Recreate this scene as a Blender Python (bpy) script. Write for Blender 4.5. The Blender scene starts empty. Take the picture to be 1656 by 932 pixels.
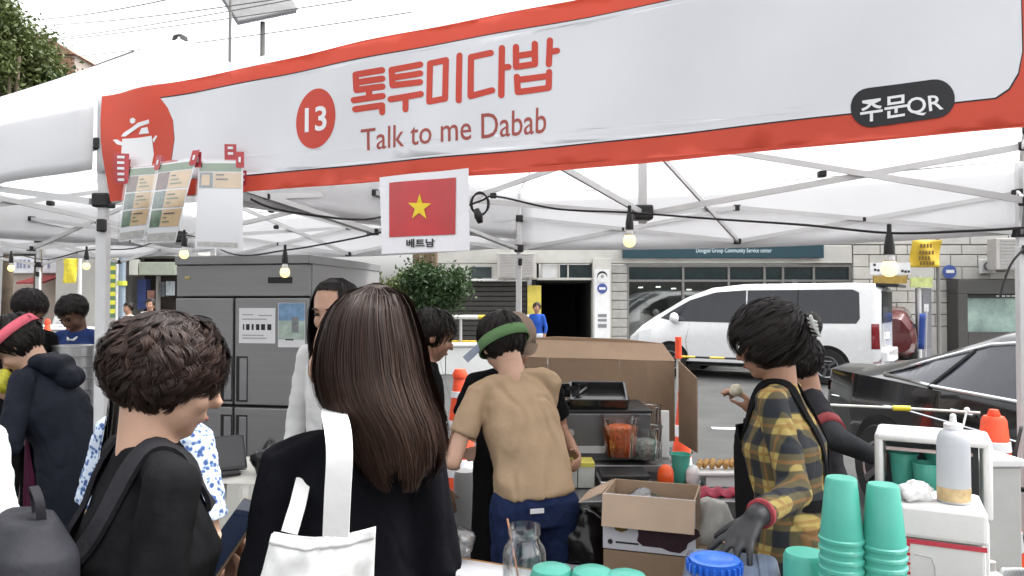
import bpy, bmesh, math, random
import numpy as np
from mathutils import Vector, Matrix, Quaternion, noise
from mathutils.geometry import tessellate_polygon

random.seed(7)
np.random.seed(7)
SC = bpy.context.scene
COL = SC.collection
R = math.radians

# ------------------------------------------------------------------ camera
F, CX, CY, CAMZ, HORIZON = 1200.0, 828.0, 466.0, 1.60, 490.0
PITCH = math.atan((HORIZON - CY) / F)
cam_data = bpy.data.cameras.new('camera')
cam = bpy.data.objects.new('camera', cam_data)
COL.objects.link(cam)
cam.location = (0, 0, CAMZ)
cam.rotation_euler = (math.pi / 2 + PITCH, 0, 0)
cam_data.sensor_width = 36
cam_data.lens = 36 * F / 1656
cam_data.clip_start = 0.02
cam_data.clip_end = 2000
SC.camera = cam

# ------------------------------------------------------------------ overcast sky and soft sun
SUN_EL, SUN_AZ = 66, 75
w = bpy.data.worlds.new('World')
SC.world = w
w.use_nodes = True
nt = w.node_tree
nt.nodes.clear()
sky = nt.nodes.new('ShaderNodeTexSky')
sky.sky_type = 'NISHITA'
sky.sun_disc = False
sky.sun_elevation = R(SUN_EL)
sky.sun_rotation = R(SUN_AZ)
sky.air_density = 1.0
sky.dust_density = 6.0
sky.ozone_density = 0.6
hs = nt.nodes.new('ShaderNodeHueSaturation')
hs.inputs['Saturation'].default_value = 0.10
hs.inputs['Value'].default_value = 1.9
bg = nt.nodes.new('ShaderNodeBackground')
bg.inputs['Strength'].default_value = 0.15
wo = nt.nodes.new('ShaderNodeOutputWorld')
nt.links.new(sky.outputs[0], hs.inputs['Color'])
nt.links.new(hs.outputs[0], bg.inputs['Color'])
nt.links.new(bg.outputs[0], wo.inputs['Surface'])
sun_data = bpy.data.lights.new('sun', 'SUN')
sun_data.energy = 0.9
sun_data.angle = R(16)
sun_data.color = (1.0, 0.97, 0.92)
sun = bpy.data.objects.new('sun', sun_data)
COL.objects.link(sun)
sun.rotation_euler = (R(90 - SUN_EL), 0, R(180 - SUN_AZ))
SC.view_settings.view_transform = 'Standard'
SC.view_settings.look = 'None'
SC.view_settings.gamma = 1
SC.view_settings.use_curve_mapping = False
SC.view_settings.exposure = 1.0
SC.cycles.use_denoising = True
SC.cycles.max_bounces = 7
SC.cycles.transparent_max_bounces = 12
SC.cycles.caustics_reflective = False
SC.cycles.caustics_refractive = False
SC.cycles.sample_clamp_indirect = 6

# ------------------------------------------------------------------ projection helpers (photo pixel -> point in the place)
def ray(px, py):
    a, b = (px - CX) / F, (CY - py) / F
    c, s = math.cos(PITCH), math.sin(PITCH)
    return Vector((a, c - b * s, s + b * c))

def at(px, py, Y):
    r = ray(px, py)
    t = Y / r.y
    return Vector((r.x * t, Y, CAMZ + r.z * t))

def on_plane(px, py, p0, n):
    r = ray(px, py)
    o = Vector((0, 0, CAMZ))
    t = (Vector(p0) - o).dot(n) / r.dot(n)
    return o + r * t

# ------------------------------------------------------------------ materials
MATS = {}
def mat(name, col, rough=0.6, metal=0.0, var=0.12, vscale=6.0, bump=0.0, bscale=40.0, coat=0.0, trans=0.0, ior=1.45,
        alpha=1.0, emit=None, estr=0.0, spec=0.5, sheen=0.0, stretch=(1, 1, 1), transl=0.0):
    if name in MATS:
        return MATS[name]
    m = bpy.data.materials.new(name)
    m.use_nodes = True
    t = m.node_tree
    b = t.nodes['Principled BSDF']
    out = t.nodes['Material Output']
    c = (col[0], col[1], col[2], 1)
    b.inputs['Base Color'].default_value = c
    b.inputs['Roughness'].default_value = rough
    b.inputs['Metallic'].default_value = metal
    b.inputs['Specular IOR Level'].default_value = spec
    b.inputs['IOR'].default_value = ior
    b.inputs['Coat Weight'].default_value = coat
    b.inputs['Transmission Weight'].default_value = trans
    b.inputs['Alpha'].default_value = alpha
    b.inputs['Sheen Weight'].default_value = sheen
    if emit:
        b.inputs['Emission Color'].default_value = (*emit, 1)
        b.inputs['Emission Strength'].default_value = estr
    tc = mp = None
    if var > 0 or bump > 0:
        tc = t.nodes.new('ShaderNodeTexCoord')
        mp = t.nodes.new('ShaderNodeMapping')
        mp.inputs['Scale'].default_value = stretch
        t.links.new(tc.outputs['Object'], mp.inputs['Vector'])
    if var > 0:
        n = t.nodes.new('ShaderNodeTexNoise')
        n.inputs['Scale'].default_value = vscale
        n.inputs['Detail'].default_value = 5
        n.inputs['Roughness'].default_value = 0.65
        t.links.new(mp.outputs[0], n.inputs['Vector'])
        rp = t.nodes.new('ShaderNodeValToRGB')
        rp.color_ramp.elements[0].position = 0.3
        rp.color_ramp.elements[1].position = 0.7
        rp.color_ramp.elements[0].color = tuple(x * (1 - var) for x in col) + (1,)
        rp.color_ramp.elements[1].color = tuple(min(1, x * (1 + var)) for x in col) + (1,)
        t.links.new(n.outputs['Fac'], rp.inputs[0])
        t.links.new(rp.outputs[0], b.inputs['Base Color'])
        mr = t.nodes.new('ShaderNodeMapRange')
        mr.inputs['To Min'].default_value = max(0.02, rough - 0.08)
        mr.inputs['To Max'].default_value = min(1, rough + 0.10)
        t.links.new(n.outputs['Fac'], mr.inputs['Value'])
        t.links.new(mr.outputs[0], b.inputs['Roughness'])
    if bump > 0:
        n2 = t.nodes.new('ShaderNodeTexNoise')
        n2.inputs['Scale'].default_value = bscale
        n2.inputs['Detail'].default_value = 4
        t.links.new(mp.outputs[0], n2.inputs['Vector'])
        bp = t.nodes.new('ShaderNodeBump')
        bp.inputs['Strength'].default_value = bump
        bp.inputs['Distance'].default_value = 0.02
        t.links.new(n2.outputs['Fac'], bp.inputs['Height'])
        t.links.new(bp.outputs[0], b.inputs['Normal'])
    if transl > 0:
        tr = t.nodes.new('ShaderNodeBsdfTranslucent')
        tr.inputs['Color'].default_value = c
        mx = t.nodes.new('ShaderNodeMixShader')
        mx.inputs[0].default_value = transl
        t.links.new(b.outputs[0], mx.inputs[1])
        t.links.new(tr.outputs[0], mx.inputs[2])
        t.links.new(mx.outputs[0], out.inputs['Surface'])
    MATS[name] = m
    return m

def thin_glass(name, tint=(0.9, 0.95, 0.95), fac=0.12, rough=0.05):
    if name in MATS:
        return MATS[name]
    m = bpy.data.materials.new(name)
    m.use_nodes = True
    t = m.node_tree
    t.nodes.remove(t.nodes['Principled BSDF'])
    tr = t.nodes.new('ShaderNodeBsdfTransparent')
    tr.inputs['Color'].default_value = (*tint, 1)
    gl = t.nodes.new('ShaderNodeBsdfGlossy')
    gl.inputs['Roughness'].default_value = rough
    fr = t.nodes.new('ShaderNodeLayerWeight')
    fr.inputs['Blend'].default_value = 0.35
    mr = t.nodes.new('ShaderNodeMapRange')
    mr.inputs['To Min'].default_value = fac * 0.5
    mr.inputs['To Max'].default_value = min(1, fac * 6)
    t.links.new(fr.outputs['Fresnel'], mr.inputs['Value'])
    mx = t.nodes.new('ShaderNodeMixShader')
    t.links.new(mr.outputs[0], mx.inputs[0])
    t.links.new(tr.outputs[0], mx.inputs[1])
    t.links.new(gl.outputs[0], mx.inputs[2])
    t.links.new(mx.outputs[0], t.nodes['Material Output'].inputs['Surface'])
    MATS[name] = m
    return m

# ------------------------------------------------------------------ mesh builder
class MB:
    def __init__(s):
        s.v, s.f = [], []
    def add(s, vs, fs):
        o = len(s.v)
        s.v += [tuple(p) for p in vs]
        s.f += [tuple(i + o for i in f) for f in fs]
        return s
    def box(s, c, size, rot=None, taper=1.0):
        hx, hy, hz = size[0] / 2, size[1] / 2, size[2] / 2
        vs = []
        for z, k in ((-hz, 1), (hz, taper)):
            for x, y in ((-hx, -hy), (hx, -hy), (hx, hy), (-hx, hy)):
                p = Vector((x * k, y * k, z))
                if rot is not None:
                    p = rot @ p
                vs.append(p + Vector(c))
        return s.add(vs, [(3, 2, 1, 0), (4, 5, 6, 7), (0, 1, 5, 4), (1, 2, 6, 5), (2, 3, 7, 6), (3, 0, 4, 7)])
    def bar(s, a, b, wd, ht, up=(0, 0, 1)):
        a, b = Vector(a), Vector(b)
        d = (b - a).normalized()
        x = d.cross(Vector(up))
        if x.length < 1e-4:
            x = d.cross(Vector((1, 0, 0)))
        x.normalize()
        z = x.cross(d)
        vs = []
        for p in (a, b):
            for i, j in ((-1, -1), (1, -1), (1, 1), (-1, 1)):
                vs.append(p + x * (wd / 2 * i) + z * (ht / 2 * j))
        return s.add(vs, [(0, 1, 2, 3), (7, 6, 5, 4), (0, 4, 5, 1), (1, 5, 6, 2), (2, 6, 7, 3), (3, 7, 4, 0)])
    def tube(s, pts, r, seg=8, cap=True):
        pts = [Vector(p) for p in pts]
        n = len(pts)
        rs = r if isinstance(r, (list, tuple)) else [r] * n
        vs, fs = [], []
        up = Vector((0, 0, 1))
        prev = None
        for i, p in enumerate(pts):
            d = (pts[min(i + 1, n - 1)] - pts[max(i - 1, 0)]).normalized()
            if prev is None:
                x = d.cross(up)
                if x.length < 0.05:
                    x = d.cross(Vector((1, 0, 0)))
            else:
                x = prev - d * prev.dot(d)
            x.normalize()
            prev = x
            y = d.cross(x)
            for k in range(seg):
                a = 2 * math.pi * k / seg
                vs.append(p + (x * math.cos(a) + y * math.sin(a)) * rs[i])
        for i in range(n - 1):
            for k in range(seg):
                k2 = (k + 1) % seg
                fs.append((i * seg + k, i * seg + k2, (i + 1) * seg + k2, (i + 1) * seg + k))
        if cap:
            fs.append(tuple(range(seg - 1, -1, -1)))
            fs.append(tuple((n - 1) * seg + k for k in range(seg)))
        return s.add(vs, fs)
    def lathe(s, prof, c=(0, 0, 0), seg=24, axis=None):
        # prof: list of (r, z); axis: optional rotation matrix
        vs, fs = [], []
        c = Vector(c)
        n = len(prof)
        for r, z in prof:
            for k in range(seg):
                a = 2 * math.pi * k / seg
                p = Vector((r * math.cos(a), r * math.sin(a), z))
                if axis is not None:
                    p = axis @ p
                vs.append(p + c)
        for i in range(n - 1):
            for k in range(seg):
                k2 = (k + 1) % seg
                fs.append((i * seg + k, i * seg + k2, (i + 1) * seg + k2, (i + 1) * seg + k))
        if prof[0][0] > 1e-5:
            fs.append(tuple(range(seg - 1, -1, -1)))
        if prof[-1][0] > 1e-5:
            fs.append(tuple((n - 1) * seg + k for k in range(seg)))
        return s.add(vs, fs)
    def sphere(s, c, r, seg=12, rings=8, rot=None):
        r = r if isinstance(r, (tuple, list)) else (r, r, r)
        vs, fs = [], []
        for i in range(rings + 1):
            th = math.pi * i / rings
            for k in range(seg):
                a = 2 * math.pi * k / seg
                p = Vector((r[0] * math.sin(th) * math.cos(a), r[1] * math.sin(th) * math.sin(a), r[2] * math.cos(th)))
                if rot is not None:
                    p = rot @ p
                vs.append(p + Vector(c))
        for i in range(rings):
            for k in range(seg):
                k2 = (k + 1) % seg
                fs.append((i * seg + k, (i + 1) * seg + k, (i + 1) * seg + k2, i * seg + k2))
        return s.add(vs, fs)
    def prism(s, poly, a, b):
        # poly: list of 3D points (one face); extruded by vector b-a
        d = Vector(b) - Vector(a)
        p0 = [Vector(p) for p in poly]
        n = len(p0)
        vs = p0 + [p + d for p in p0]
        tri = tessellate_polygon([p0])
        fs = [tuple(t) for t in tri] + [tuple(i + n for i in reversed(t)) for t in tri]
        fs += [(i, (i + 1) % n, (i + 1) % n + n, i + n) for i in range(n)]
        return s.add(vs, fs)
    def grid(s, fn, nu, nv, thick=None):
        vs = [Vector(fn(i / nu, j / nv)) for j in range(nv + 1) for i in range(nu + 1)]
        W = nu + 1
        fs = [(j * W + i, j * W + i + 1, (j + 1) * W + i + 1, (j + 1) * W + i) for j in range(nv) for i in range(nu)]
        if thick is None:
            return s.add(vs, fs)
        t = Vector(thick)
        n = len(vs)
        vs2 = vs + [p + t for p in vs]
        fs2 = fs + [tuple(k + n for k in reversed(f)) for f in fs]
        ring = [i for i in range(W)] + [j * W + nu for j in range(1, nv + 1)] + [nv * W + i for i in range(nu - 1, -1, -1)] + [j * W for j in range(nv - 1, 0, -1)]
        m = len(ring)
        fs2 += [(ring[k], ring[(k + 1) % m], ring[(k + 1) % m] + n, ring[k] + n) for k in range(m)]
        return s.add(vs2, fs2)
    def mesh(s, name):
        me = bpy.data.meshes.new(name)
        me.from_pydata(s.v, [], s.f)
        bm = bmesh.new()
        bm.from_mesh(me)
        bmesh.ops.recalc_face_normals(bm, faces=bm.faces)
        bm.to_mesh(me)
        bm.free()
        return me

def link(name, me, m=None, parent=None, smooth=False, bevel=0.0, local=False, sharp=40, seg=2):
    if m is not None and not me.materials:
        me.materials.append(m)
    o = bpy.data.objects.new(name, me)
    COL.objects.link(o)
    if parent is not None:
        o.parent = parent
        if not local:
            o.matrix_parent_inverse = parent.matrix_basis.inverted()
    if smooth:
        me.polygons.foreach_set('use_smooth', [True] * len(me.polygons))
        if smooth == 'auto':
            me.set_sharp_from_angle(angle=R(sharp))
    if bevel > 0:
        b = o.modifiers.new('bevel', 'BEVEL')
        b.width = bevel
        b.segments = seg
        b.limit_method = 'ANGLE'
        b.angle_limit = R(50)
    return o

def build(name, mb, m, parent=None, **k):
    return link(name, mb.mesh(name), m, parent, **k)

def tag(o, label, cat, group=None):
    o['label'] = label
    o['category'] = cat
    if group:
        o['group'] = group
    return o

def thing(name, label, cat, loc=(0, 0, 0), rotz=0.0, group=None):
    o = bpy.data.objects.new(name, None)
    COL.objects.link(o)
    o.location = loc
    o.rotation_euler = (0, 0, rotz)
    o.matrix_basis = Matrix.Translation(loc) @ Matrix.Rotation(rotz, 4, 'Z')
    o.empty_display_size = 0.1
    return tag(o, label, cat, group)

def struct(o):
    o['kind'] = 'structure'
    return o

def dup(root, loc, rotz=0.0, label=None):
    r = root.copy()
    COL.objects.link(r)
    r.matrix_basis = Matrix.Translation(loc) @ Matrix.Rotation(rotz, 4, 'Z')
    if label:
        r['label'] = label
    for ch in list(root.children):
        c = ch.copy()
        COL.objects.link(c)
        c.parent = r
        for g in ch.children:
            d = g.copy()
            COL.objects.link(d)
            d.parent = c
    return r

def text_mesh(s, bold=0.0):
    cu = bpy.data.curves.new('lettering', 'FONT')
    cu.body = s
    cu.size = 1.0
    cu.resolution_u = 3
    cu.offset = bold
    ob = bpy.data.objects.new('lettering', cu)
    COL.objects.link(ob)
    dg = bpy.context.evaluated_depsgraph_get()
    me = bpy.data.meshes.new_from_object(ob.evaluated_get(dg))
    co = np.array([v.co[:] for v in me.vertices]) if len(me.vertices) else np.zeros((1, 3))
    fs = [tuple(p.vertices) for p in me.polygons]
    bpy.data.objects.remove(ob)
    bpy.data.meshes.remove(me)
    lo, hi = co.min(0), co.max(0)
    uv = (co[:, :2] - lo[:2]) / np.maximum(hi[:2] - lo[:2], 1e-6)
    return uv, fs

def bilerp(q, u, v):
    # q: bottom-left, bottom-right, top-right, top-left
    a = Vector(q[0]).lerp(Vector(q[1]), u)
    b = Vector(q[3]).lerp(Vector(q[2]), u)
    return a.lerp(b, v)

def text_on(name, s, fn, m, parent, bold=0.0):
    uv, fs = text_mesh(s, bold)
    mb = MB()
    mb.add([fn(u, v) for u, v in uv], fs)
    return build(name, mb, m, parent)

def stroke_poly(a, b, r, n=6):
    # capsule outline (2D)
    a, b = Vector(a), Vector(b)
    d = (b - a)
    ang = math.atan2(d.y, d.x)
    pts = []
    for k in range(n + 1):
        t = ang + math.pi / 2 + math.pi * k / n
        pts.append((a.x + r * math.cos(t), a.y + r * math.sin(t)))
    for k in range(n + 1):
        t = ang - math.pi / 2 + math.pi * k / n
        pts.append((b.x + r * math.cos(t), b.y + r * math.sin(t)))
    return pts

def fine_poly(pts3, maxlen=0.07):
    # triangulate a planar polygon finely
    tri = tessellate_polygon([[Vector(p) for p in pts3]])
    bm = bmesh.new()
    vs = [bm.verts.new(p) for p in pts3]
    for t in tri:
        try:
            bm.faces.new([vs[i] for i in t])
        except ValueError:
            pass
    for _ in range(7):
        e = [x for x in bm.edges if x.calc_length() > maxlen]
        if not e:
            break
        bmesh.ops.subdivide_edges(bm, edges=e, cuts=1)
        bmesh.ops.triangulate(bm, faces=[f for f in bm.faces if len(f.verts) > 3])
    bm.verts.index_update()
    v = [x.co.copy() for x in bm.verts]
    f = [tuple(x.index for x in y.verts) for y in bm.faces]
    bm.free()
    return v, f

# common materials
WHITE = mat('white_plastic', (0.78, 0.78, 0.77), 0.45, var=0.05)
BLACK = mat('black_plastic', (0.015, 0.015, 0.016), 0.45, var=0.2)
STEEL = mat('brushed_steel', (0.55, 0.55, 0.56), 0.32, 0.9, var=0.08, vscale=3, stretch=(1, 1, 30))
ALU = mat('painted_tube', (0.62, 0.62, 0.62), 0.42, 0.25, var=0.08, vscale=4)
ORANGE = mat('cone_orange', (0.80, 0.085, 0.03), 0.5, var=0.15, vscale=9)
REFLECT = mat('cone_white_band', (0.80, 0.80, 0.82), 0.35, var=0.08)
PAPER = mat('paper_white', (0.80, 0.80, 0.82), 0.6, var=0.03)
INK = mat('ink_black', (0.02, 0.02, 0.022), 0.6, var=0)
TEAL = mat('teal_plastic', (0.085, 0.44, 0.345), 0.35, var=0.06, coat=0.2, transl=.12)
CARD = mat('cardboard', (0.30, 0.205, 0.135), 0.85, var=0.10, vscale=5, bump=0.1, bscale=90)
# ================================================================== GROUND, STREET, BUILDINGS
ASPH = mat('asphalt', (0.045, 0.046, 0.045), 0.9, var=0.34, vscale=1.3, bump=0.35, bscale=160)
PAVE = mat('pavement_concrete', (0.36, 0.355, 0.34), 0.85, var=0.15, vscale=4, bump=0.2, bscale=60)
g = MB().grid(lambda u, v: (-300 + 600 * u, -40 + 640 * v, 0), 30, 30)
ground = struct(build('ground', g, ASPH))
sw = MB().box((0, 20.35, 0.06), (44, 4.9, 0.12))
sidewalk = struct(build('pavement', sw, PAVE, bevel=0.02))
KERB = mat('kerb_stone', (0.45, 0.45, 0.44), 0.8, var=0.12)
i = 0
for k in range(22):
    kb = MB().box((-21 + k * 2.0, 17.8, 0.07), (1.97, 0.18, 0.15))
    build('kerb_stone', kb, KERB, sidewalk, bevel=0.012)
LINE = mat('road_paint', (0.72, 0.72, 0.70), 0.7, var=0.2, vscale=12)
for (x0, y0, x1, y1) in ((2.55, 9.5, 3.75, 9.35), (-1.2, 10.0, 0.6, 9.75), (5.4, 9.1, 6.9, 8.95), (-5.2, 10.6, -3.2, 10.25)):
    d = Vector((x1 - x0, y1 - y0, 0)).normalized()
    n = Vector((-d.y, d.x, 0)) * 0.07
    a, b = Vector((x0, y0, 0.004)), Vector((x1, y1, 0.004))
    struct(build('road_marking', MB().add([a - n, b - n, b + n, a + n], [(0, 1, 2, 3)]), LINE))

# ---- the service centre building across the street
FY = 21.0
CONC = mat('facade_panel', (0.50, 0.49, 0.455), 0.75, var=0.17, vscale=1.1, bump=0.06, bscale=20)
CONC2 = mat('facade_dark_wall', (0.30, 0.29, 0.275), 0.8, var=0.12, vscale=1.5)
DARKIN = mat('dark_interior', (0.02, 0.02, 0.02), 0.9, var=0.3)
FRAME = mat('window_frame', (0.20, 0.195, 0.185), 0.5, 0.3, var=0.1)
GLASS = thin_glass('shop_glass', (0.62, 0.68, 0.68), 0.16)
DGLASS = mat('dark_glass', (0.018, 0.03, 0.032), 0.08, var=0.2, spec=0.6)
def fx(px): return (px - CX) / F * FY
def fz(py): return CAMZ + (HORIZON - py) / F * FY
def fbox(mb, px0, px1, py0, py1, y0=FY, depth=0.3):
    return mb.box(((fx(px0) + fx(px1)) / 2, y0 + depth / 2, (fz(py0) + fz(py1)) / 2), (abs(fx(px1) - fx(px0)), depth, abs(fz(py0) - fz(py1))))
TOP = fz(150)
GRD = 0.12
bld = thing('service_centre_building', 'pale concrete panel building with glass front and teal signboard across the street', 'building', (fx(1170), FY, 0.0))
GB = HORIZON + (CAMZ - GRD) * F / FY          # pixel row of the pavement at the facade
# upper wall above the shopfront
build('upper_wall', fbox(MB(), 700, 1900, 150, 396, FY + 0.05, 8.0), CONC2, bld)
# individual facing panels of the upper wall
xs = list(range(702, 1900, 62))
for r_, (p0, p1) in enumerate(((300, 330), (331, 361), (362, 395))):
    for c_ in range(len(xs) - 1):
        o_ = 20 if r_ % 2 else 0
        build('facing_panel', fbox(MB(), xs[c_] + o_ + 0.8, xs[c_ + 1] + o_ - 0.8, p0, p1, FY, 0.06), CONC, bld, bevel=0.01)
# floor slab strip under the sign
build('lintel', fbox(MB(), 700, 1378, 396.5, 426, FY - 0.02, 0.4), CONC, bld, bevel=0.02)
SIGN = mat('sign_teal', (0.012, 0.045, 0.062), 0.45, var=0.06)
sgn = build('signboard', fbox(MB(), 1006, 1328, 396, 418, FY - 0.22, 0.17), SIGN, bld, bevel=0.015)
SLET = mat('sign_letters', (0.55, 0.66, 0.70), 0.5, var=0)
q = [(fx(1123), FY - 0.224, fz(411.5)), (fx(1244), FY - 0.224, fz(411.5)), (fx(1244), FY - 0.224, fz(402.5)), (fx(1123), FY - 0.224, fz(402.5))]
text_on('sign_lettering', 'Dongpal Group Community Service center', lambda u, v: bilerp(q, u, v), SLET, sgn, 0.01)
# stone pillar with round emblems
pil = build('pillar', fbox(MB(), 958, 988, 418, GB, FY - 0.1, 0.5), CONC, bld, bevel=0.01)
PW = mat('pillar_plate', (0.70, 0.70, 0.70), 0.5, var=0.08)
build('pillar_sign', fbox(MB(), 960.5, 985, 436, GB - 6, FY - 0.125, 0.02), PW, bld)
BLUE = mat('sign_blue', (0.05, 0.09, 0.30), 0.5, var=0.1)
def disc(mb, px, py, rpx, y, th=0.02, seg=20):
    c = Vector((fx(px), y, fz(py)))
    r_ = rpx / F * FY
    ax = Matrix.Rotation(R(90), 3, 'X')
    return mb.lathe([(r_, 0), (r_, th)], c, seg, ax)
build('emblem', disc(MB(), 973, 447, 8, FY - 0.126), INK, bld)
build('emblem', disc(MB(), 973, 450, 7.4, FY - 0.148), PW, bld)
build('emblem', disc(MB(), 973, 447.5, 2.8, FY - 0.17), mat('emblem_grey', (.3, .3, .32), .5, var=0), bld)
build('emblem', disc(MB(), 973, 467, 8, FY - 0.126), BLUE, bld)
build('emblem', fbox(MB(), 968, 978, 465, 469, FY - 0.17, 0.02), PW, bld)
for (a, b) in ((508, 513), (516, 520), (524, 530)):
    build('pillar_print', fbox(MB(), 966, 980, a, b, FY - 0.135, 0.008), mat('pillar_ink', (.2, .2, .22), .6, var=0), bld)
# stone blocks beside the pillar
STONE = mat('stone_block', (0.36, 0.35, 0.33), 0.85, var=0.15)
for k in range(9):
    y0 = 428 + k * 14.5
    build('stone_block', fbox(MB(), 989, 1014, y0 + .5, min(y0 + 14, GB), FY + 0.02, 0.3), STONE, bld, bevel=0.01)
# shopfront glass with mullions and a lit room behind
build('shop_floor', fbox(MB(), 1014, 1378, GB - 1, GB + 1, FY + 0.3, 5.0), mat('shop_floor', (.3, .28, .25), .4), bld)
build('shop_back_wall', fbox(MB(), 1014, 1378, 426, GB, FY + 4.5, 0.2), mat('shop_wall', (.34, .31, .27), .8, var=.3, vscale=1.2), bld)
build('shop_ceiling', fbox(MB(), 1014, 1378, 426.5, 428, FY + 0.3, 4.2), mat('shop_ceiling', (.5, .5, .48), .8), bld)
px = [1016, 1106, 1180, 1238, 1268, 1318, 1377]
for k in range(len(px) - 1):
    a, b = px[k] + 2, px[k + 1] - 2
    build('window_pane', fbox(MB(), a, b, 433, 452, FY + 0.12, 0.02), DGLASS, bld)
    build('window_pane', fbox(MB(), a, b, 456, GB - 2, FY + 0.12, 0.02), GLASS, bld)
for a in px:
    build('mullion', fbox(MB(), a - 1.8, a + 1.8, 427, GB, FY + 0.06, 0.12), FRAME, bld)
build('transom', fbox(MB(), 1014, 1378, 452.4, 455.6, FY + 0.055, 0.13), FRAME, bld)
build('transom', fbox(MB(), 1014, 1378, 427.2, 432, FY + 0.055, 0.13), FRAME, bld)
LAMP = mat('ceiling_lamp', (.9, .9, .85), .5, var=0, emit=(1, .95, .8), estr=2.5)
for (a, b) in ((1062, 462), (1094, 461), (1122, 464), (1150, 466)):
    build('ceiling_lamp', fbox(MB(), a - 3, a + 3, b - 1, b + 1, FY + 2.5, 0.25), LAMP, bld)
for (a, b, c, d, cc) in ((1020, 1034, 480, GB, (.45, .47, .48)), (1060, 1075, 500, GB, (.2, .12, .05)), (1082, 1100, 510, GB, (.10, .16, .2)), (1132, 1150, 485, GB, (.5, .45, .3)), (1200, 1230, 500, GB, (.2, .2, .22)), (1330, 1350, 490, GB, (.35, .3, .2))):
    build('shop_fixture', fbox(MB(), a, b, c, d, FY + 2.0, 0.5), mat('fixture_%d' % a, cc, .6), bld)
# dark garage entrance
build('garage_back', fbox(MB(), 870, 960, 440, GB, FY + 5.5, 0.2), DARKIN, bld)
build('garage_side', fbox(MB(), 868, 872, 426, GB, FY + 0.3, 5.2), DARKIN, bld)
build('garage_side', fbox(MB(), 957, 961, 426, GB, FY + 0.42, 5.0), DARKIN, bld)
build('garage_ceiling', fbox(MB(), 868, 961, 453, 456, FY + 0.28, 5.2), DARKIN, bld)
for (a, b) in ((878, 903), (906, 918), (920, 957)):
    build('window_pane', fbox(MB(), a, b, 428, 449, FY + 0.12, 0.02), DGLASS if a > 880 else PW, bld)
build('transom', fbox(MB(), 868, 960, 449.5, 453, FY - 0.02, 0.3), CONC, bld)
for a in (876.5, 904.5, 919):
    build('mullion', fbox(MB(), a - 1.2, a + 1.2, 426.5, 449, FY + 0.06, 0.14), CONC, bld)
build('notice_board', fbox(MB(), 853, 875, 462, 512, FY - 0.08, 0.08), mat('board_yellow', (.55, .45, .08), .6, var=.25, vscale=3), bld)
# grey louvred store on the left of the entrance
build('wall', fbox(MB(), 700, 868, 426.5, 452, FY, 0.4), CONC, bld)
for (a, b, c, d) in ((762, 795, 432, 450),):
    build('window_pane', fbox(MB(), a, b, c, d, FY - 0.02, 0.02), DGLASS, bld)
    build('window_sill', fbox(MB(), a - 1, b + 18, 452, 455, FY - 0.3, 0.32), PW, bld, bevel=0.01)
LOUV = mat('louvre_dark', (0.05, 0.048, 0.045), 0.55, 0.2, var=0.2)
build('shutter_back', fbox(MB(), 700, 853, 455, GB, FY + 0.2, 0.2), DARKIN, bld)
for k in range(13):
    y0 = 456 + k * 8
    if y0 + 7 < GB:
        build('shutter_slat', fbox(MB(), 700, 853, y0, y0 + 7, FY + 0.08, 0.08), LOUV, bld, bevel=0.015)
# blocks of the right-hand wall
ys = [396.5, 412, 432, 452, 471, 490, 509, 528, GB]
for r_ in range(len(ys) - 1):
    x = 1380 - (18 if r_ % 2 else 0)
    while x < 1900:
        a, b = max(x, 1380), min(x + 44, 1900)
        if b - a > 3:
            build('wall_block', fbox(MB(), a + .6, b - .6, ys[r_] + .6, ys[r_ + 1] - .6, FY - 0.01 + random.uniform(0, .01), 0.2), CONC, bld, bevel=0.012)
        x += 44
build('wall_core', fbox(MB(), 1379, 1900, 396.6, GB, FY + 0.06, 4.0), mat('mortar', (.2, .19, .18), .9), bld)
# things fixed to the building
def acunit(px0, px1, py0, py1, y, label):
    t = thing('air_conditioner', label, 'air conditioner', (fx((px0 + px1) / 2) * y / FY, y, CAMZ + (HORIZON - py1) / F * y))
    k = y / FY
    X0, X1 = fx(px0) * k, fx(px1) * k
    Z0, Z1 = CAMZ + (HORIZON - py1) / F * y, CAMZ + (HORIZON - py0) / F * y
    gm = mat('ac_case', (.46, .44, .42), .55, var=.08)
    build('case', MB().box(((X0 + X1) / 2, y + .2, (Z0 + Z1) / 2), (X1 - X0, .4, Z1 - Z0)), gm, t, bevel=.02)
    n = 9
    for j in range(n):
        z = Z0 + (Z1 - Z0) * (j + .7) / (n + .4)
        build('grille_slat', MB().box(((X0 + X1) / 2, y - .008, z), ((X1 - X0) * .86, .015, (Z1 - Z0) / n * .45)), mat('ac_slat', (.36, .35, .34), .6), t)
    for s in (.2, .8):
        build('bracket', MB().box((X0 + (X1 - X0) * s, y + .2, Z0 - .03), (.06, .45, .06)), FRAME, t)
    return t
acunit(804, 866, 409, 450, FY - 0.6, 'grey louvred air conditioner unit on the wall above the dark shutter')
acunit(1612, 1700, 385, 436, FY - 0.8, 'large grey air conditioner unit above the dark framed window')
vt = thing('wall_vent', 'small square white ventilator beside the large air conditioner', 'vent', (fx(1592), FY, fz(442)))
build('cover', fbox(MB(), 1582, 1603, 420, 443, FY - 0.15, 0.13), PW, vt, bevel=.02)
build('fan_ring', disc(MB(), 1592.5, 431, 7, FY - 0.15), FRAME, vt)
build('fan_hub', disc(MB(), 1592.5, 431, 4, FY - 0.172), PW, vt)
rs = thing('round_sign', 'round blue sign with white mark on the panel wall', 'sign', (fx(1532), FY, fz(452)))
build('plate', disc(MB(), 1532, 440, 11, FY - 0.1, .03), BLUE, rs)
build('white_mark', fbox(MB(), 1526, 1539, 437, 442, FY - 0.145, .012), PW, rs)
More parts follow.
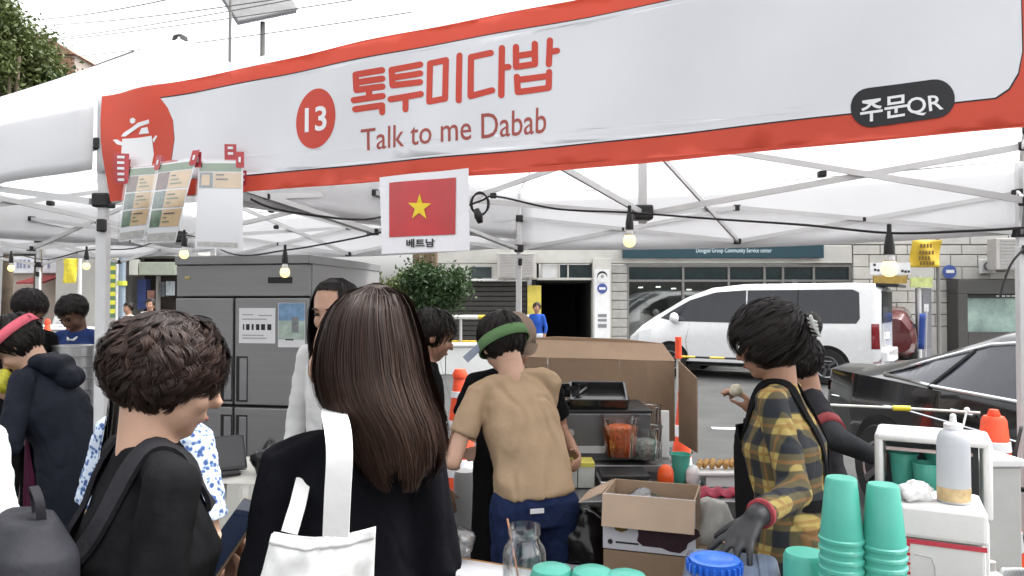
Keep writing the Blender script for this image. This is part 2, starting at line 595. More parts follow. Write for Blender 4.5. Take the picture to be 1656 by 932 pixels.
# dark framed window (bus shelter like front) at the right
kw = thing('dark_framed_window', 'large window in a dark grey frame beside the panel wall on the right', 'window', (fx(1600), FY - 0.5, GRD))
DG = mat('dark_grey_frame', (0.06, 0.058, 0.056), 0.5, var=0.1)
build('frame', fbox(MB(), 1530, 1900, 453, 476, FY - 0.55, 0.54), DG, kw, bevel=.02)
build('frame', fbox(MB(), 1530, 1546, 476, GB, FY - 0.55, 0.54), DG, kw, bevel=.02)
build('frame', fbox(MB(), 1546, 1900, 536, GB, FY - 0.55, 0.54), DG, kw)
build('pane', fbox(MB(), 1546, 1642, 482, 536, FY - 0.3, .03), mat('green_glass', (.30, .40, .36), .12, var=.5, vscale=1.1), kw)
build('pane', fbox(MB(), 1648, 1900, 482, 536, FY - 0.3, .03), MATS['green_glass'], kw)
build('mullion', fbox(MB(), 1642, 1648, 476.5, 536, FY - 0.42, .2), DG, kw)
build('head_strip', fbox(MB(), 1546, 1900, 476.5, 481.5, FY - 0.4, .2), mat('strip_dark', (.03, .03, .032), .4), kw)
for k in range(10):
    build('strip_lettering', fbox(MB(), 1596 + k * 8, 1602 + k * 8, 478, 480.2, FY - 0.41, .008), PW, kw)

# banners and boards in front of the wall
YEL = mat('banner_yellow', (.62, .42, .04), .6, var=.18, vscale=4)
by = FY - 1.6
def bx(px): return (px - CX) / F * by
def bz(py): return CAMZ + (HORIZON - py) / F * by
bn = thing('hanging_banner', 'yellow hanging banner with dark lettering in front of the panel wall', 'banner', (bx(1500), by, bz(470)))
build('cloth', MB().grid(lambda u, v: (bx(1472 + 4 * (v) + 48 * u), by + .05 * math.sin(6 * u + 4 * v), bz(432 - 44 * v)), 10, 10, (0, .01, 0)), YEL, bn, smooth=True)
for k, (a, b, c) in enumerate(((1487, 1505, 398), (1485, 1510, 409), (1484, 1502, 418), (1486, 1508, 426))):
    x = a
    while x < b:
        build('lettering', MB().box((bx(x + 1.6), by - .07, bz(c)), (.05, .008, .10)), mat('banner_ink', (.16, .10, .02), .7, var=0), bn)
        x += 5
build('pole', MB().tube([(bx(1521), by + .1, 0.12), (bx(1521), by + .1, bz(380))], .05), FRAME, bn)
wb = thing('street_notice', 'white notice board with dark marks above a brown strip behind the van', 'sign', (bx(1440), by, bz(470)))
build('board', MB().box(((bx(1407) + bx(1472)) / 2, by, bz(434.5)), (bx(1472) - bx(1407), .05, bz(425) - bz(444))), PW, wb)
build('strip', MB().box(((bx(1412) + bx(1466)) / 2, by - .02, bz(452.5)), (bx(1466) - bx(1412), .05, bz(446) - bz(459))), mat('strip_brown', (.33, .22, .05), .7, var=.2, vscale=8), wb)
for (a, b) in ((1412, 427), (1413, 435), (1418, 436), (1457, 437), (1462, 438), (1467, 438)):
    build('lettering', MB().box((bx(a + 2), by - .03, bz(b + 1.5)), (.06, .008, .06)), INK, wb)
build('post', MB().tube([(bx(1490), by + .1, .12), (bx(1490), by + .1, bz(446))], .05), ALU, wb)
build('lower_board', MB().box((bx(1490), by, bz(457)), (bx(1508) - bx(1472), .04, bz(450) - bz(466))), mat('board_green', (.50, .55, .22), .6, var=.3, vscale=5), wb)
bp = thing('utility_cabinet', 'tall grey metal cabinet standing at the panel wall', 'cabinet', (bx(1505), by, .12))
build('case', MB().box((bx(1505), by + .35, (bz(465) + .12) / 2), (bx(1514) - bx(1496), .3, bz(465) - .12)), mat('cab_grey', (.26, .26, .28), .5), bp, bevel=.02)
build('door', MB().box((bx(1505), by + .19, (bz(475) + .4) / 2), (bx(1512) - bx(1498), .02, bz(475) - .5)), mat('cab_grey2', (.22, .22, .24), .5), bp, bevel=.005)
build('notice', MB().box((bx(1504), by + .175, bz(498)), (.12, .006, .2)), PW, bp)

# low white wall on the far side of the road
lw = thing('low_white_wall', 'low white concrete wall beside the road behind the long haired woman', 'wall', (at(735, 600, 16.5).x, 16.5, 0))
lx0, lx1 = at(560, 600, 16.5).x, at(800, 600, 16.5).x
WCON = mat('white_concrete', (.74, .745, .735), .8, var=.07, vscale=2)
for k in range(3):
    a = lx0 + (lx1 - lx0) * k / 3
    b = lx0 + (lx1 - lx0) * (k + 1) / 3
    build('wall_section', MB().box(((a + b) / 2, 16.7, .31), (b - a - .015, .35, .62)), WCON, lw, bevel=.02)
build('coping', MB().box(((lx0 + lx1) / 2, 16.7, .66), (lx1 - lx0 + .06, .45, .07)), WCON, lw, bevel=.015)
rl = thing('guard_rail', 'white and yellow pipe guard rail behind the low white wall', 'rail', (at(735, 520, 18).x, 18.0, 0))
for (a, b, m_) in ((690, 773, WHITE), (773, 795, YEL), (795, 860, WHITE)):
    build('pipe', MB().tube([at(a, 513, 18), at(b, 513, 18)], .05), m_, rl)
for a in (700, 745, 790, 840):
    p = at(a, 513, 18)
    build('post', MB().tube([(p.x, 18, 0.1), p], .035), ALU, rl)
build('lower_pipe', MB().tube([at(690, 553, 18), at(860, 553, 18)], .035), YEL, rl)
# planter of yellow things
# ================================================================== FOLIAGE
LEAF = mat('leaf_dark', (.028, .058, .016), .6, var=.5, vscale=5, transl=.2)
LEAF2 = mat('leaf_olive', (.085, .11, .030), .6, var=.45, vscale=5, transl=.2)
BARK = mat('bark', (.10, .075, .05), .9, var=.3, bump=.4)
def leaves(n, c, rad, size, seed=0, clumps=22):
    rng = np.random.RandomState(seed)
    cc = rng.normal(0, 1, (clumps, 3))
    cc /= np.maximum(1e-6, np.linalg.norm(cc, axis=1))[:, None]
    cc *= (.25 + .80 * rng.rand(clumps, 1))
    idx = rng.randint(0, clumps, n)
    p = cc[idx] + rng.normal(0, 1, (n, 3)) * (.10 + .22 * rng.rand(clumps))[idx][:, None]
    p = p * np.array(rad) + np.array(c)
    d = rng.normal(0, 1, (n, 3)); d /= np.linalg.norm(d, axis=1)[:, None]
    e = rng.normal(0, 1, (n, 3)); e -= d * (e * d).sum(1)[:, None]; e /= np.linalg.norm(e, axis=1)[:, None]
    s = (size * (.6 + .8 * rng.rand(n)))[:, None]
    v = np.stack([p - d * s, p + e * s * .45, p + d * s, p - e * s * .45], 1).reshape(-1, 3)
    f = np.arange(4 * n).reshape(-1, 4)
    me = bpy.data.meshes.new('crown')
    me.vertices.add(len(v)); me.vertices.foreach_set('co', v.ravel())
    me.loops.add(4 * n); me.loops.foreach_set('vertex_index', f.ravel())
    me.polygons.add(n); me.polygons.foreach_set('loop_start', np.arange(0, 4 * n, 4)); me.polygons.foreach_set('loop_total', np.full(n, 4))
    me.update()
    return me
def tree(name, label, cat, base, h, c, rad, n, size, m, seed, limbs=6):
    t = thing(name, label, cat, base)
    rng = random.Random(seed)
    b = Vector(base)
    tp = Vector((c[0], c[1], c[2] - rad[2] * .55))
    mb = MB()
    mb.tube([b, b.lerp(tp, .4) + Vector((.05, 0, 0)), tp], [h * .016, h * .013, h * .006], 8)
    for k in range(limbs):
        s = b.lerp(tp, rng.uniform(.45, .9))
        e = tp + Vector((rng.uniform(-1, 1) * rad[0], rng.uniform(-1, 1) * rad[1], rng.uniform(-.4, .9) * rad[2])) * .75
        mb.tube([s, s.lerp(e, .5) + Vector((0, 0, .1)), e], [h * .013, h * .009, h * .004], 6)
    build('trunk', mb, BARK, t, smooth=True)
    cr = link('crown', leaves(n, c, rad, size, seed), m, t)
    return t
c = at(712, 468, 17.2)
tree('street_shrub', 'dark green leafy shrub in front of the louvred store', 'shrub', (c.x, 17.2, .1), 2.6, c, (.72, .7, .58), 9000, .055, LEAF, 3)
c = at(652, 476, 17.6)
tree('street_shrub', 'olive yellow leafy shrub just right of the big fridge', 'shrub', (c.x, 17.6, .1), 2.4, c, (.75, .6, .62), 6500, .055, LEAF2, 4)
c = at(14, 92, 15)
tree('street_tree', 'tall leafy tree rising behind the white tent roofs at left', 'tree', (c.x, 15, 0), 7, c, (.80, .9, .95), 15000, .055, LEAF2, 8, 9)
c = at(62, 138, 15.5)
tree('street_tree', 'lower dark green tree against the brick chimney corner', 'tree', (c.x, 15.5, 0), 6, c, (.62, .7, .40), 8000, .055, LEAF, 9, 6)
# trunk-like brown columns behind the shrubs
bc = thing('brown_column', 'brown timber clad column rising behind the shrubs', 'column', (at(685, 430, 19).x, 19, 0.1))
for k in range(4):
    a = at(667 + k * 10, 430, 19)
    build('board', MB().box((a.x + .07, 19.2, 1.9), (.15, .3, 3.6)), mat('brown_timber_%d' % (k % 2), ((.13, .085, .055), (.20, .14, .095))[k % 2], .8, var=.2), bc, bevel=.01)
# brick corner and roofs top left
BRICK = mat('brick_wall', (.36, .20, .13), .85, var=.2, vscale=6)
bk = thing('brick_house', 'brick house corner with flat roof above the trees at top left', 'house', (at(100, 120, 24).x, 24, 0))
zt = at(100, 72, 24).z
x0, x1 = at(82, 100, 24).x, at(121, 100, 24).x
MORT = mat('mortar_pale', (.34, .29, .25), .9)
build('wall', MB().box(((x0 + x1) / 2 - 2.5, 26, (zt - .35) / 2), (x1 - x0 + 5, 4, zt - .35)), MORT, bk)
nb = 0
for r_ in range(16):
    z = zt - .42 - r_ * .075
    xx = x1 - (.11 if r_ % 2 else 0)
    for k in range(9):
        build('brick', MB().box((xx - .105 - k * .22, 23.985, z), (.205, .06, .064)), BRICK, bk)
build('roof', MB().prism([(x0 - 5, 23.9, zt - .3), (x1 + .1, 23.9, zt - .35), (x1 - .9, 23.9, zt + .25), (x0 - 5, 23.9, zt + .35)], (0, 23.9, 0), (0, 28.2, 0)), mat('roof_tile', (.30, .17, .11), .8, var=.2), bk)
rf = thing('distant_roof', 'dark grey sloping roof edge showing above the left tent', 'roof', (at(190, 100, 22).x, 22, 0))
P = [at(150, 106, 22), at(215, 82, 22), at(224, 86, 22), at(200, 104, 22), at(150, 116, 22)]
build('roof_sheet', MB().prism(P, (0, 0, 0), (0, 4, 0)), mat('roof_grey', (.14, .14, .145), .7), rf)
build('wall', MB().box((at(170, 120, 24).x, 24, 2.9), (1.2, 3, 5.8)), CONC2, rf)
# dark lattice canopy / solar array at the top
sp = thing('rooftop_solar_array', 'dark gridded solar panels on a mast above the tent roofs', 'solar panel', (at(417, 30, 14).x, 14, 0))
DP = mat('panel_dark', (.055, .055, .06), .35, var=.15)
A, B, C_, D = at(352, -8, 14.9), at(452, -22, 14.9), at(480, 22, 14.0), at(384, 42, 14)
for i in range(4):
    for j in range(3):
        q_ = [bilerp([D, C_, B, A], (i + a) / 4, (j + b) / 3) for a, b in ((.03, .04), (.97, .04), (.97, .96), (.03, .96))]
        build('panel', MB().prism(q_, (0, 0, 0), (0, .03, .05)), DP, sp)
build('back_frame', MB().prism([p + Vector((0, .05, .08)) for p in (D, C_, B, A)], (0, 0, 0), (0, 0, .04)), mat('array_frame', (.22, .22, .22), .5, .4), sp)
build('mast', MB().tube([at(372, 44, 14.0), Vector((at(372, 0, 14.0).x, 14.0, 0))], .03), FRAME, sp)
build('mast', MB().tube([at(372, 44, 14.0), at(373, -8, 14.0)], .03), FRAME, sp)
build('mast', MB().tube([at(425, 36, 14.2), Vector((at(425, 0, 14.2).x, 14.2, 0))], .05), FRAME, sp)
# overhead wires
WIRE = mat('wire', (.10, .10, .10), .6, var=0)
wl = [('upper', (60, 22), (220, -14)), ('second', (80, 31), (330, -8)), ('third', (92, 53), (470, -24)), ('fourth', (88, 56), (560, -22)),
      ('lowest', (120, 82), (560, 12))]
for nm, a, b in wl:
    p, q_ = at(*a, 19), at(*b, 12)
    d = q_ - p
    p, q_ = p - d * .6, q_ + d * 1.2
    pts = [p.lerp(q_, k / 20) - Vector((0, 0, .25 * math.sin(math.pi * k / 20))) for k in range(21)]
    wr = build('overhead_wire', MB().tube(pts, .009, 5), WIRE)
    tag(wr, nm + ' of the thin grey overhead wires crossing the white sky', 'wire', 'overhead wires')
up = thing('utility_pole', 'thin grey utility pole behind the tree at the top left edge', 'pole', (at(10, 20, 18).x, 18, 0))
build('shaft', MB().tube([(at(10, 20, 18).x, 18, 0), at(10, -60, 18)], [.14, .11]), mat('pole_conc', (.33, .33, .33), .8), up)
build('crossarm', MB().bar(at(-10, 8, 18), at(20, 8, 18), .08, .08), FRAME, up)
# ================================================================== LEFT BACKGROUND SHOPS
LY = 24.0
def lx(px, y=LY): return (px - CX) / F * y
def lz(py, y=LY): return CAMZ + (HORIZON - py) / F * y
def lbox(mb, px0, px1, py0, py1, y=LY, d=.3):
    return mb.box(((lx(px0, y) + lx(px1, y)) / 2, y + d / 2, (lz(py0, y) + lz(py1, y)) / 2), (abs(lx(px1, y) - lx(px0, y)), d, abs(lz(py0, y) - lz(py1, y))))
G0 = HORIZON + CAMZ * F / LY
sh = thing('shop_row', 'row of dark shopfronts with white sign fascia behind the left stalls', 'building', (lx(90), LY, 0))
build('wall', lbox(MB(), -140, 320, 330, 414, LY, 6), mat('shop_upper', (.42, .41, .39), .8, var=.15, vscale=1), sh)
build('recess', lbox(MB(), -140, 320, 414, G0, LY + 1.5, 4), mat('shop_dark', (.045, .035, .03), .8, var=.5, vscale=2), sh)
for (a, b, c, d, cc) in ((-120, 18, 416, 442, (.5, .5, .5)), (20, 96, 415, 442, (.62, .63, .66)), (98, 128, 416, 444, (.45, .4, .3)), (208, 222, 420, 445, (.5, .5, .46)), (224, 282, 424, 445, (.30, .33, .27))):
    fb = build('fascia_sign', lbox(MB(), a, b, c, d, LY - .2, .2), mat('fascia_%d' % a, cc, .6, var=.1), sh, bevel=.02)
for k, x in enumerate((26, 31, 37, 44, 58, 64, 76)):
    build('fascia_lettering', lbox(MB(), x, x + 3.5, 420, 434, LY - .215, .01), mat('fascia_ink', (.22, .24, .34), .6, var=0), sh)
AWN = mat('awning_red', (.22, .03, .03), .7, var=.2)
build('awning', MB().add([(lx(68), LY - .1, lz(445)), (lx(104), LY - .1, lz(445)), (lx(106), LY - 1.2, lz(458)), (lx(66), LY - 1.2, lz(458)),
                          (lx(68), LY - .1, lz(447)), (lx(104), LY - .1, lz(447)), (lx(106), LY - 1.2, lz(461)), (lx(66), LY - 1.2, lz(461))],
                         [(0, 1, 2, 3), (7, 6, 5, 4), (0, 4, 5, 1), (1, 5, 6, 2), (2, 6, 7, 3), (3, 7, 4, 0)]), AWN, sh)
for (a, b, c, d, cc) in ((-30, 8, 446, 520, (.10, .06, .05)), (38, 62, 455, 500, (.16, .18, .20)), (64, 70, 446, 540, (.3, .28, .25)), (82, 92, 470, 540, (.08, .05, .04)), (128, 134, 416, 560, (.3, .29, .27)),
                        (140, 158, 448, 540, (.10, .05, .05)), (222, 236, 452, 500, (.03, .05, .16)), (238, 250, 470, 500, (.25, .13, .1)), (254, 266, 456, 480, (.10, .11, .12)), (268, 276, 455, 478, (.30, .33, .35))):
    build('shop_panel', lbox(MB(), a, b, c, d, LY + .3, .3), mat('shoppanel_%d' % a, cc, .6, var=.3, vscale=3), sh)
for k in range(7):
    build('mullion', lbox(MB(), -60 + k * 52, -57 + k * 52, 446, G0, LY + .1, .2), FRAME, sh)
yb = thing('street_banner', 'bright yellow street banner on a grey post behind the left stalls', 'banner', (lx(112, 20), 20, 0))
build('cloth', MB().grid(lambda u, v: (lx(101 + 23 * u, 20), 20 + .05 * math.sin(5 * u + 3 * v), lz(458 - 42 * v, 20)), 8, 8, (0, .01, 0)), mat('banner_bright', (.72, .60, .05), .6, var=.25, vscale=9), yb, smooth=True)
build('pole', MB().tube([(lx(127, 20), 20.05, 0), (lx(127, 20), 20.05, lz(405, 20))], .05), ALU, yb)
yb2 = thing('street_banner', 'narrow yellow and green striped banner right of the front tent pole', 'banner', (lx(181, 20), 20, 0))
for k in range(7):
    build('stripe', lbox(MB(), 178, 186, 416 + k * 14, 423 + k * 14, 20, .02), mat('stripe_y', (.65, .62, .06), .6), yb2)
    build('stripe', lbox(MB(), 178, 186, 423 + k * 14, 430 + k * 14, 20, .02), mat('stripe_g', (.10, .18, .10), .6), yb2)
build('post', MB().tube([(lx(188, 20), 20.05, 0), (lx(188, 20), 20.05, lz(405, 20))], .05), ALU, yb2)
gp = thing('signal_post', 'blue grey round steel post behind the left stalls', 'post', (lx(197, 19), 19, 0))
build('shaft', MB().tube([(lx(197, 19), 19, 0), (lx(197, 19), 19, lz(400, 19))], .085, 10), mat('post_bluegrey', (.20, .25, .30), .5), gp)
build('collar', MB().tube([(lx(197, 19), 19, lz(462, 19)), (lx(197, 19), 19, lz(455, 19))], .12, 10), mat('collar_y', (.5, .55, .05), .5), gp)
# low white stall tables further back
for k, (a, b, y, lab) in enumerate(((60, 165, 11, 'white covered stall table under the blue shirted vendor behind the tent pole'), (-60, 60, 12, 'white covered stall table at the far left edge'))):
    st = thing('stall_table', lab, 'table', (lx((a + b) / 2, y), y, 0))
    build('cloth', lbox(MB(), a, b, 534 if k == 0 else 530, HORIZON + CAMZ * F / y, y, .7), mat('stall_cloth', (.62, .62, .62), .8, var=.08), st, bevel=.02)
    build('top', MB().box(((lx(a, y) + lx(b, y)) / 2, y + .35, lz(534 if k == 0 else 530, y) + .012), (lx(b, y) - lx(a, y) + .05, .75, .024)), WHITE, st, bevel=.006)

# ================================================================== VEHICLES
RUB = mat('tyre_rubber', (.018, .018, .018), .85, var=.2)
RIM = mat('alloy_rim', (.40, .41, .42), .3, .9, var=.05)
CHROME = mat('chrome', (.75, .76, .78), .12, 1.0, var=0)
class Car:
    def __init__(s, stations):
        s.st = stations                      # list of (x, [(halfwidth, z), ...] bottom -> top)
    def ring(s, x):
        st = s.st
        if x <= st[0][0]: return st[0][1]
        for (a, ra), (b, rb) in zip(st, st[1:]):
            if a <= x <= b:
                t = (x - a) / (b - a)
                return [(p[0] + (q[0] - p[0]) * t, p[1] + (q[1] - p[1]) * t) for p, q in zip(ra, rb)]
        return st[-1][1]
    def side(s, x, z):
        r_ = s.ring(x)
        zs = [p[1] for p in r_]
        ys = [p[0] for p in r_]
        return float(np.interp(z, zs, ys))
    def body(s, n=60):
        mb = MB()
        xs = np.linspace(s.st[0][0], s.st[-1][0], n)
        m_ = len(s.st[0][1])
        vs, fs = [], []
        W = 2 * m_
        for x in xs:
            r_ = s.ring(x)
            vs += [(x, -p[0], p[1]) for p in r_] + [(x, p[0], p[1]) for p in reversed(r_)]
        for i in range(n - 1):
            for k in range(W):
                k2 = (k + 1) % W
                fs.append((i * W + k, i * W + k2, (i + 1) * W + k2, (i + 1) * W + k))
        fs.append(tuple(range(W)))
        fs.append(tuple((n - 1) * W + k for k in range(W - 1, -1, -1)))
        return mb.add(vs, fs)
    def patch(s, poly, off, sgn, maxlen=.08):
        v, f = fine_poly([(p[0], 0, p[1]) for p in poly], maxlen)
        return MB().add([(p.x, sgn * (s.side(p.x, p.z) + off), p.z) for p in v], f)
    def strip(s, line, wd, off, sgn, closed=False):
        pts = line + ([line[0]] if closed else [])
        return MB().tube([(p[0], sgn * (s.side(p[0], p[1]) + off), p[1]) for p in pts], wd, 6)
def wheel(t, x, y, r_, wdt, sgn):
    ax = Matrix.Rotation(R(90), 3, 'X')
    w_ = build('wheel', MB().lathe([(r_ * .62, -wdt / 2), (r_ * .93, -wdt / 2), (r_, -wdt / 3), (r_, wdt / 3), (r_ * .93, wdt / 2), (r_ * .62, wdt / 2)], (x, y, r_), 28, ax), RUB, t, smooth='auto', local=True)
    build('rim', MB().lathe([(r_ * .64, -wdt / 2 + .02), (r_ * .60, -wdt / 2 - .004), (r_ * .1, -wdt / 2 + .03), (r_ * .1, wdt / 2 - .03), (r_ * .60, wdt / 2 + .004), (r_ * .64, wdt / 2 - .02)], (x, y, r_), 28, ax), RIM, w_, local=True)
    for k in range(5):
        a = 2 * math.pi * k / 5
        build('spoke', MB().bar((x + r_ * .1 * math.cos(a), y + sgn * (wdt / 2 + .006), r_ + r_ * .1 * math.sin(a)), (x + r_ * .58 * math.cos(a), y + sgn * (wdt / 2 + .006), r_ + r_ * .58 * math.sin(a)), .05, .02, (0, 1, 0)), mat('spoke_dark', (.12, .12, .13), .35, .7), w_, local=True)
def car_ring(w0, z0, w1, z1, wb, zb, wr, zr):
    # sill, lower side, shoulder/belt, roof edge, roof crown
    return [(w0 * .82, z0), (w0, z0 + .10), (w1, z1), (wb, zb), (wr + (wb - wr) * .12, zr - (zr - zb) * .14), (wr * .86, zr - .012 if zr - zb > .05 else zr), (wr * .25, zr + .01)]

# ---- black sedan standing beside the stall, tail to the left
SED = mat('car_paint_black', (.006, .0065, .008), .10, var=.05, coat=.4, spec=.4)
SGL = mat('car_glass_dark', (.03, .033, .042), .06, var=.1, spec=.7)
sd = Car([
    (0.00, car_ring(.70, .42, .74, .70, .72, 1.00, .64, 1.04)),
    (0.10, car_ring(.82, .34, .86, .70, .82, 1.02, .66, 1.075)),
    (0.55, car_ring(.90, .25, .93, .70, .88, 1.02, .64, 1.10)),
    (1.10, car_ring(.92, .22, .94, .68, .90, 1.01, .60, 1.22)),
    (1.75, car_ring(.92, .20, .94, .66, .91, .985, .58, 1.42)),
    (2.35, car_ring(.92, .20, .94, .66, .91, .965, .58, 1.465)),
    (2.95, car_ring(.92, .20, .94, .66, .91, .95, .58, 1.44)),
    (3.70, car_ring(.92, .20, .94, .66, .89, .93, .66, 1.00)),
    (4.40, car_ring(.90, .22, .92, .62, .84, .84, .60, .87)),
    (4.80, car_ring(.80, .28, .82, .55, .70, .74, .5, .76)),
    (4.88, car_ring(.60, .35, .62, .52, .56, .66, .4, .67)),
])
ang = math.atan2(-.990, .14)
car = thing('parked_car', 'glossy black sedan with chrome window surround parked at the right', 'car', (3.62, 6.80, .0), ang)
build('body', sd.body(90), SED, car, smooth='auto', sharp=35, local=True)
win = [(.88, 1.045), (1.25, 1.185), (1.75, 1.32), (2.3, 1.375), (2.95, 1.35), (3.45, 1.05), (3.40, .975), (2.3, 1.00), (1.5, 1.015)]
for sgn in (-1, 1):
    w_ = build('side_window', sd.patch(win, .004, sgn), SGL, car, smooth=True, local=True)
    build('chrome_trim', sd.strip(win, .015, .006, sgn, True), CHROME, w_, smooth=True, local=True)
    build('window_pillar', sd.strip([(1.45, 1.0), (1.62, 1.27)], .016, .003, sgn), BLACK, car, local=True)
    build('window_pillar', sd.strip([(2.42, .985), (2.40, 1.37)], .03, .003, sgn), BLACK, car, local=True)
    build('side_crease', sd.strip([(.2, .80), (1.2, .82), (2.5, .76), (3.8, .72)], .008, .004, sgn), CHROME, car, local=True)
    for (a, b) in ((1.52, .28), (2.44, .28), (3.45, .28)):
        build('door_seam', sd.strip([(a, b), (a - .03, .62), (a + .02, .96)], .005, .001, sgn), BLACK, car, local=True)
    for a in (1.72, 2.72):
        build('door_handle', sd.strip([(a, .885), (a + .2, .88)], .014, .018, sgn), CHROME, car, local=True)
    tl = build('tail_light', sd.patch([(.01, .80), (.10, .84), (.10, .92), (.01, .94)], .006, sgn), mat('tail_red', (.25, .01, .01), .1, var=.1, coat=.8), car, local=True)
    for x in (.98, 3.86):
        arch = [(x + .40 * math.cos(t), .34 + .40 * math.sin(t)) for t in np.linspace(-.25, math.pi + .25, 22)]
        build('wheel_arch', sd.patch(arch, .004, sgn), mat('arch_dark', (.006, .006, .006), .9, var=0), car, local=True)
        wheel(car, x, sgn * .85, .34, .22, sgn)
    build('mirror', MB().sphere((3.25, sgn * 1.02, 1.02), (.09, .11, .07)), SED, car, smooth=True, local=True)

# ---- white van across the road
VAN = mat('car_paint_white', (.80, .80, .80), .25, var=.03, coat=.8)
vn = Car([
    (0.00, car_ring(.86, .45, .90, .80, .90, 1.10, .80, 1.90)),
    (0.12, car_ring(.94, .32, .98, .80, .98, 1.14, .84, 1.97)),
    (0.60, car_ring(.97, .26, 1.0, .80, .995, 1.14, .85, 2.0)),
    (2.60, car_ring(.97, .25, 1.0, .80, .995, 1.13, .85, 2.0)),
    (3.30, car_ring(.97, .25, 1.0, .80, .99, 1.12, .83, 1.93)),
    (3.90, car_ring(.97, .25, 1.0, .78, .98, 1.10, .78, 1.72)),
    (4.55, car_ring(.96, .25, .99, .76, .96, 1.06, .72, 1.36)),
    (4.95, car_ring(.93, .26, .95, .72, .90, .96, .66, 1.10)),
    (5.20, car_ring(.80, .30, .82, .66, .76, .84, .55, .90)),
    (5.26, car_ring(.66, .36, .68, .62, .62, .76, .45, .80)),
])
va = math.atan2(math.sin(R(33)), -math.cos(R(33)))
vloc = Vector((6.95, 14.0, 0)) + Vector((math.sin(R(33)), math.cos(R(33)), 0)) * .98
van = thing('parked_van', 'white one box van with dark side glass parked across the street', 'van', vloc, va)
VGL = mat('van_glass', (.022, .024, .030), .07, var=.1, spec=.6)
build('body', vn.body(100), VAN, van, smooth='auto', sharp=35, local=True)
for sgn in (1, -1):
    build('side_window', vn.patch([(.42, 1.20), (.36, 1.30), (.38, 1.80), (.50, 1.86), (2.50, 1.86), (2.50, 1.18)], .004, sgn), VGL, van, smooth=True, local=True)
    build('side_window', vn.patch([(2.53, 1.18), (2.53, 1.86), (3.15, 1.83), (3.75, 1.66), (4.20, 1.42), (4.45, 1.26), (4.1, 1.20)], .004, sgn), VGL, van, smooth=True, local=True)
    build('window_divider', vn.strip([(1.5, 1.2), (1.5, 1.85)], .012, .004, sgn), BLACK, van, local=True)
    build('door_seam', vn.strip([(2.52, .36), (2.52, 1.14)], .006, .002, sgn), mat('seam_grey', (.25, .25, .25), .6, var=0), van, local=True)
    build('door_seam', vn.strip([(3.75, .36), (3.8, .8), (3.72, 1.15)], .006, .002, sgn), MATS['seam_grey'], van, local=True)
    build('door_seam', vn.strip([(1.35, .36), (1.35, 1.14)], .006, .002, sgn), MATS['seam_grey'], van, local=True)
    for a in (2.62, 2.20):
        build('door_handle', vn.strip([(a, 1.02), (a + .18, 1.02)], .016, .02, sgn), VAN, van, local=True)
    build('sill_trim', vn.strip([(.9, .33), (4.0, .33)], .05, -.02, sgn), BLACK, van, smooth=True, local=True)
    build('mirror', MB().sphere((4.02, sgn * 1.10, 1.27), (.10, .12, .12)), VAN, van, smooth=True, local=True)
    build('mirror_stalk', MB().tube([(4.05, sgn * .94, 1.2), (4.03, sgn * 1.08, 1.19)], .04), BLACK, van, local=True)
    build('tail_light', vn.patch([(.02, .72), (.16, .72), (.16, 1.20), (.03, 1.20)], .008, sgn), mat('van_tail', (.20, .01, .015), .15, var=.1, coat=.6), van, local=True)
    build('headlight', vn.patch([(4.92, .72), (5.15, .70), (5.16, .80), (4.92, .90)], .006, sgn), mat('headlight', (.6, .62, .64), .1, var=0), van, local=True)
    for x in (.95, 4.15):
        arch = [(x + .42 * math.cos(t), .35 + .42 * math.sin(t)) for t in np.linspace(-.2, math.pi + .2, 22)]
        build('wheel_arch', vn.patch(arch, .004, sgn), MATS['arch_dark'], van, local=True)
        wheel(van, x, sgn * .90, .35, .22, sgn)
build('rear_window', MB().box((-.006, 0, 1.52), (.02, 1.62, .62)), VGL, van, local=True, bevel=.006)
build('rear_spoiler', MB().prism([(.1, -.8, 1.93), (.1, .8, 1.93), (-.28, .72, 1.91), (-.28, -.72, 1.91)], (0, 0, 0), (0, 0, .05)), BLACK, van, local=True)
build('rear_bumper', MB().box((-.05, 0, .55), (.12, 1.75, .28)), VAN, van, local=True, bevel=.03)
build('number_plate', MB().box((-.012, 0, .95), (.02, .5, .12)), PAPER, van, local=True)
# windscreen follows the top slope
def wsc(u, v):
    x = 3.35 + (4.78 - 3.35) * u
    r_ = vn.ring(x)
    yy = (v * 2 - 1) * (r_[5][0] * .96)
    zt = r_[6][1] - (r_[6][1] - r_[5][1]) * abs(v * 2 - 1) + .006
    return (x, yy, zt)
build('windscreen', MB().grid(wsc, 14, 8), VGL, van, smooth=True, local=True)
# ---- dark red car parked beyond the van
rc = Car([(0, car_ring(.7, .35, .75, .6, .7, .9, .5, 1.2)), (.4, car_ring(.8, .22, .85, .6, .82, .92, .6, 1.42)), (1.8, car_ring(.82, .2, .86, .6, .83, .92, .6, 1.5)),
          (2.7, car_ring(.82, .2, .86, .6, .8, .9, .6, 1.05)), (3.5, car_ring(.72, .25, .75, .55, .68, .75, .5, .8))])
rcar = thing('parked_car', 'dark red hatchback mostly hidden behind the white van', 'car', (at(1447, 560, 18.2).x, 19.0, .0), R(60))
build('body', rc.body(50), mat('car_red', (.07, .006, .008), .2, var=.1, coat=.5), rcar, smooth='auto', local=True)
for sgn in (-1, 1):
    build('side_window', rc.patch([(.3, .96), (.6, 1.34), (1.8, 1.4), (2.5, 1.0)], .004, sgn), VGL, rcar, smooth=True, local=True)
    for x in (.75, 2.85):
        wheel(rcar, x, sgn * .77, .30, .2, sgn)
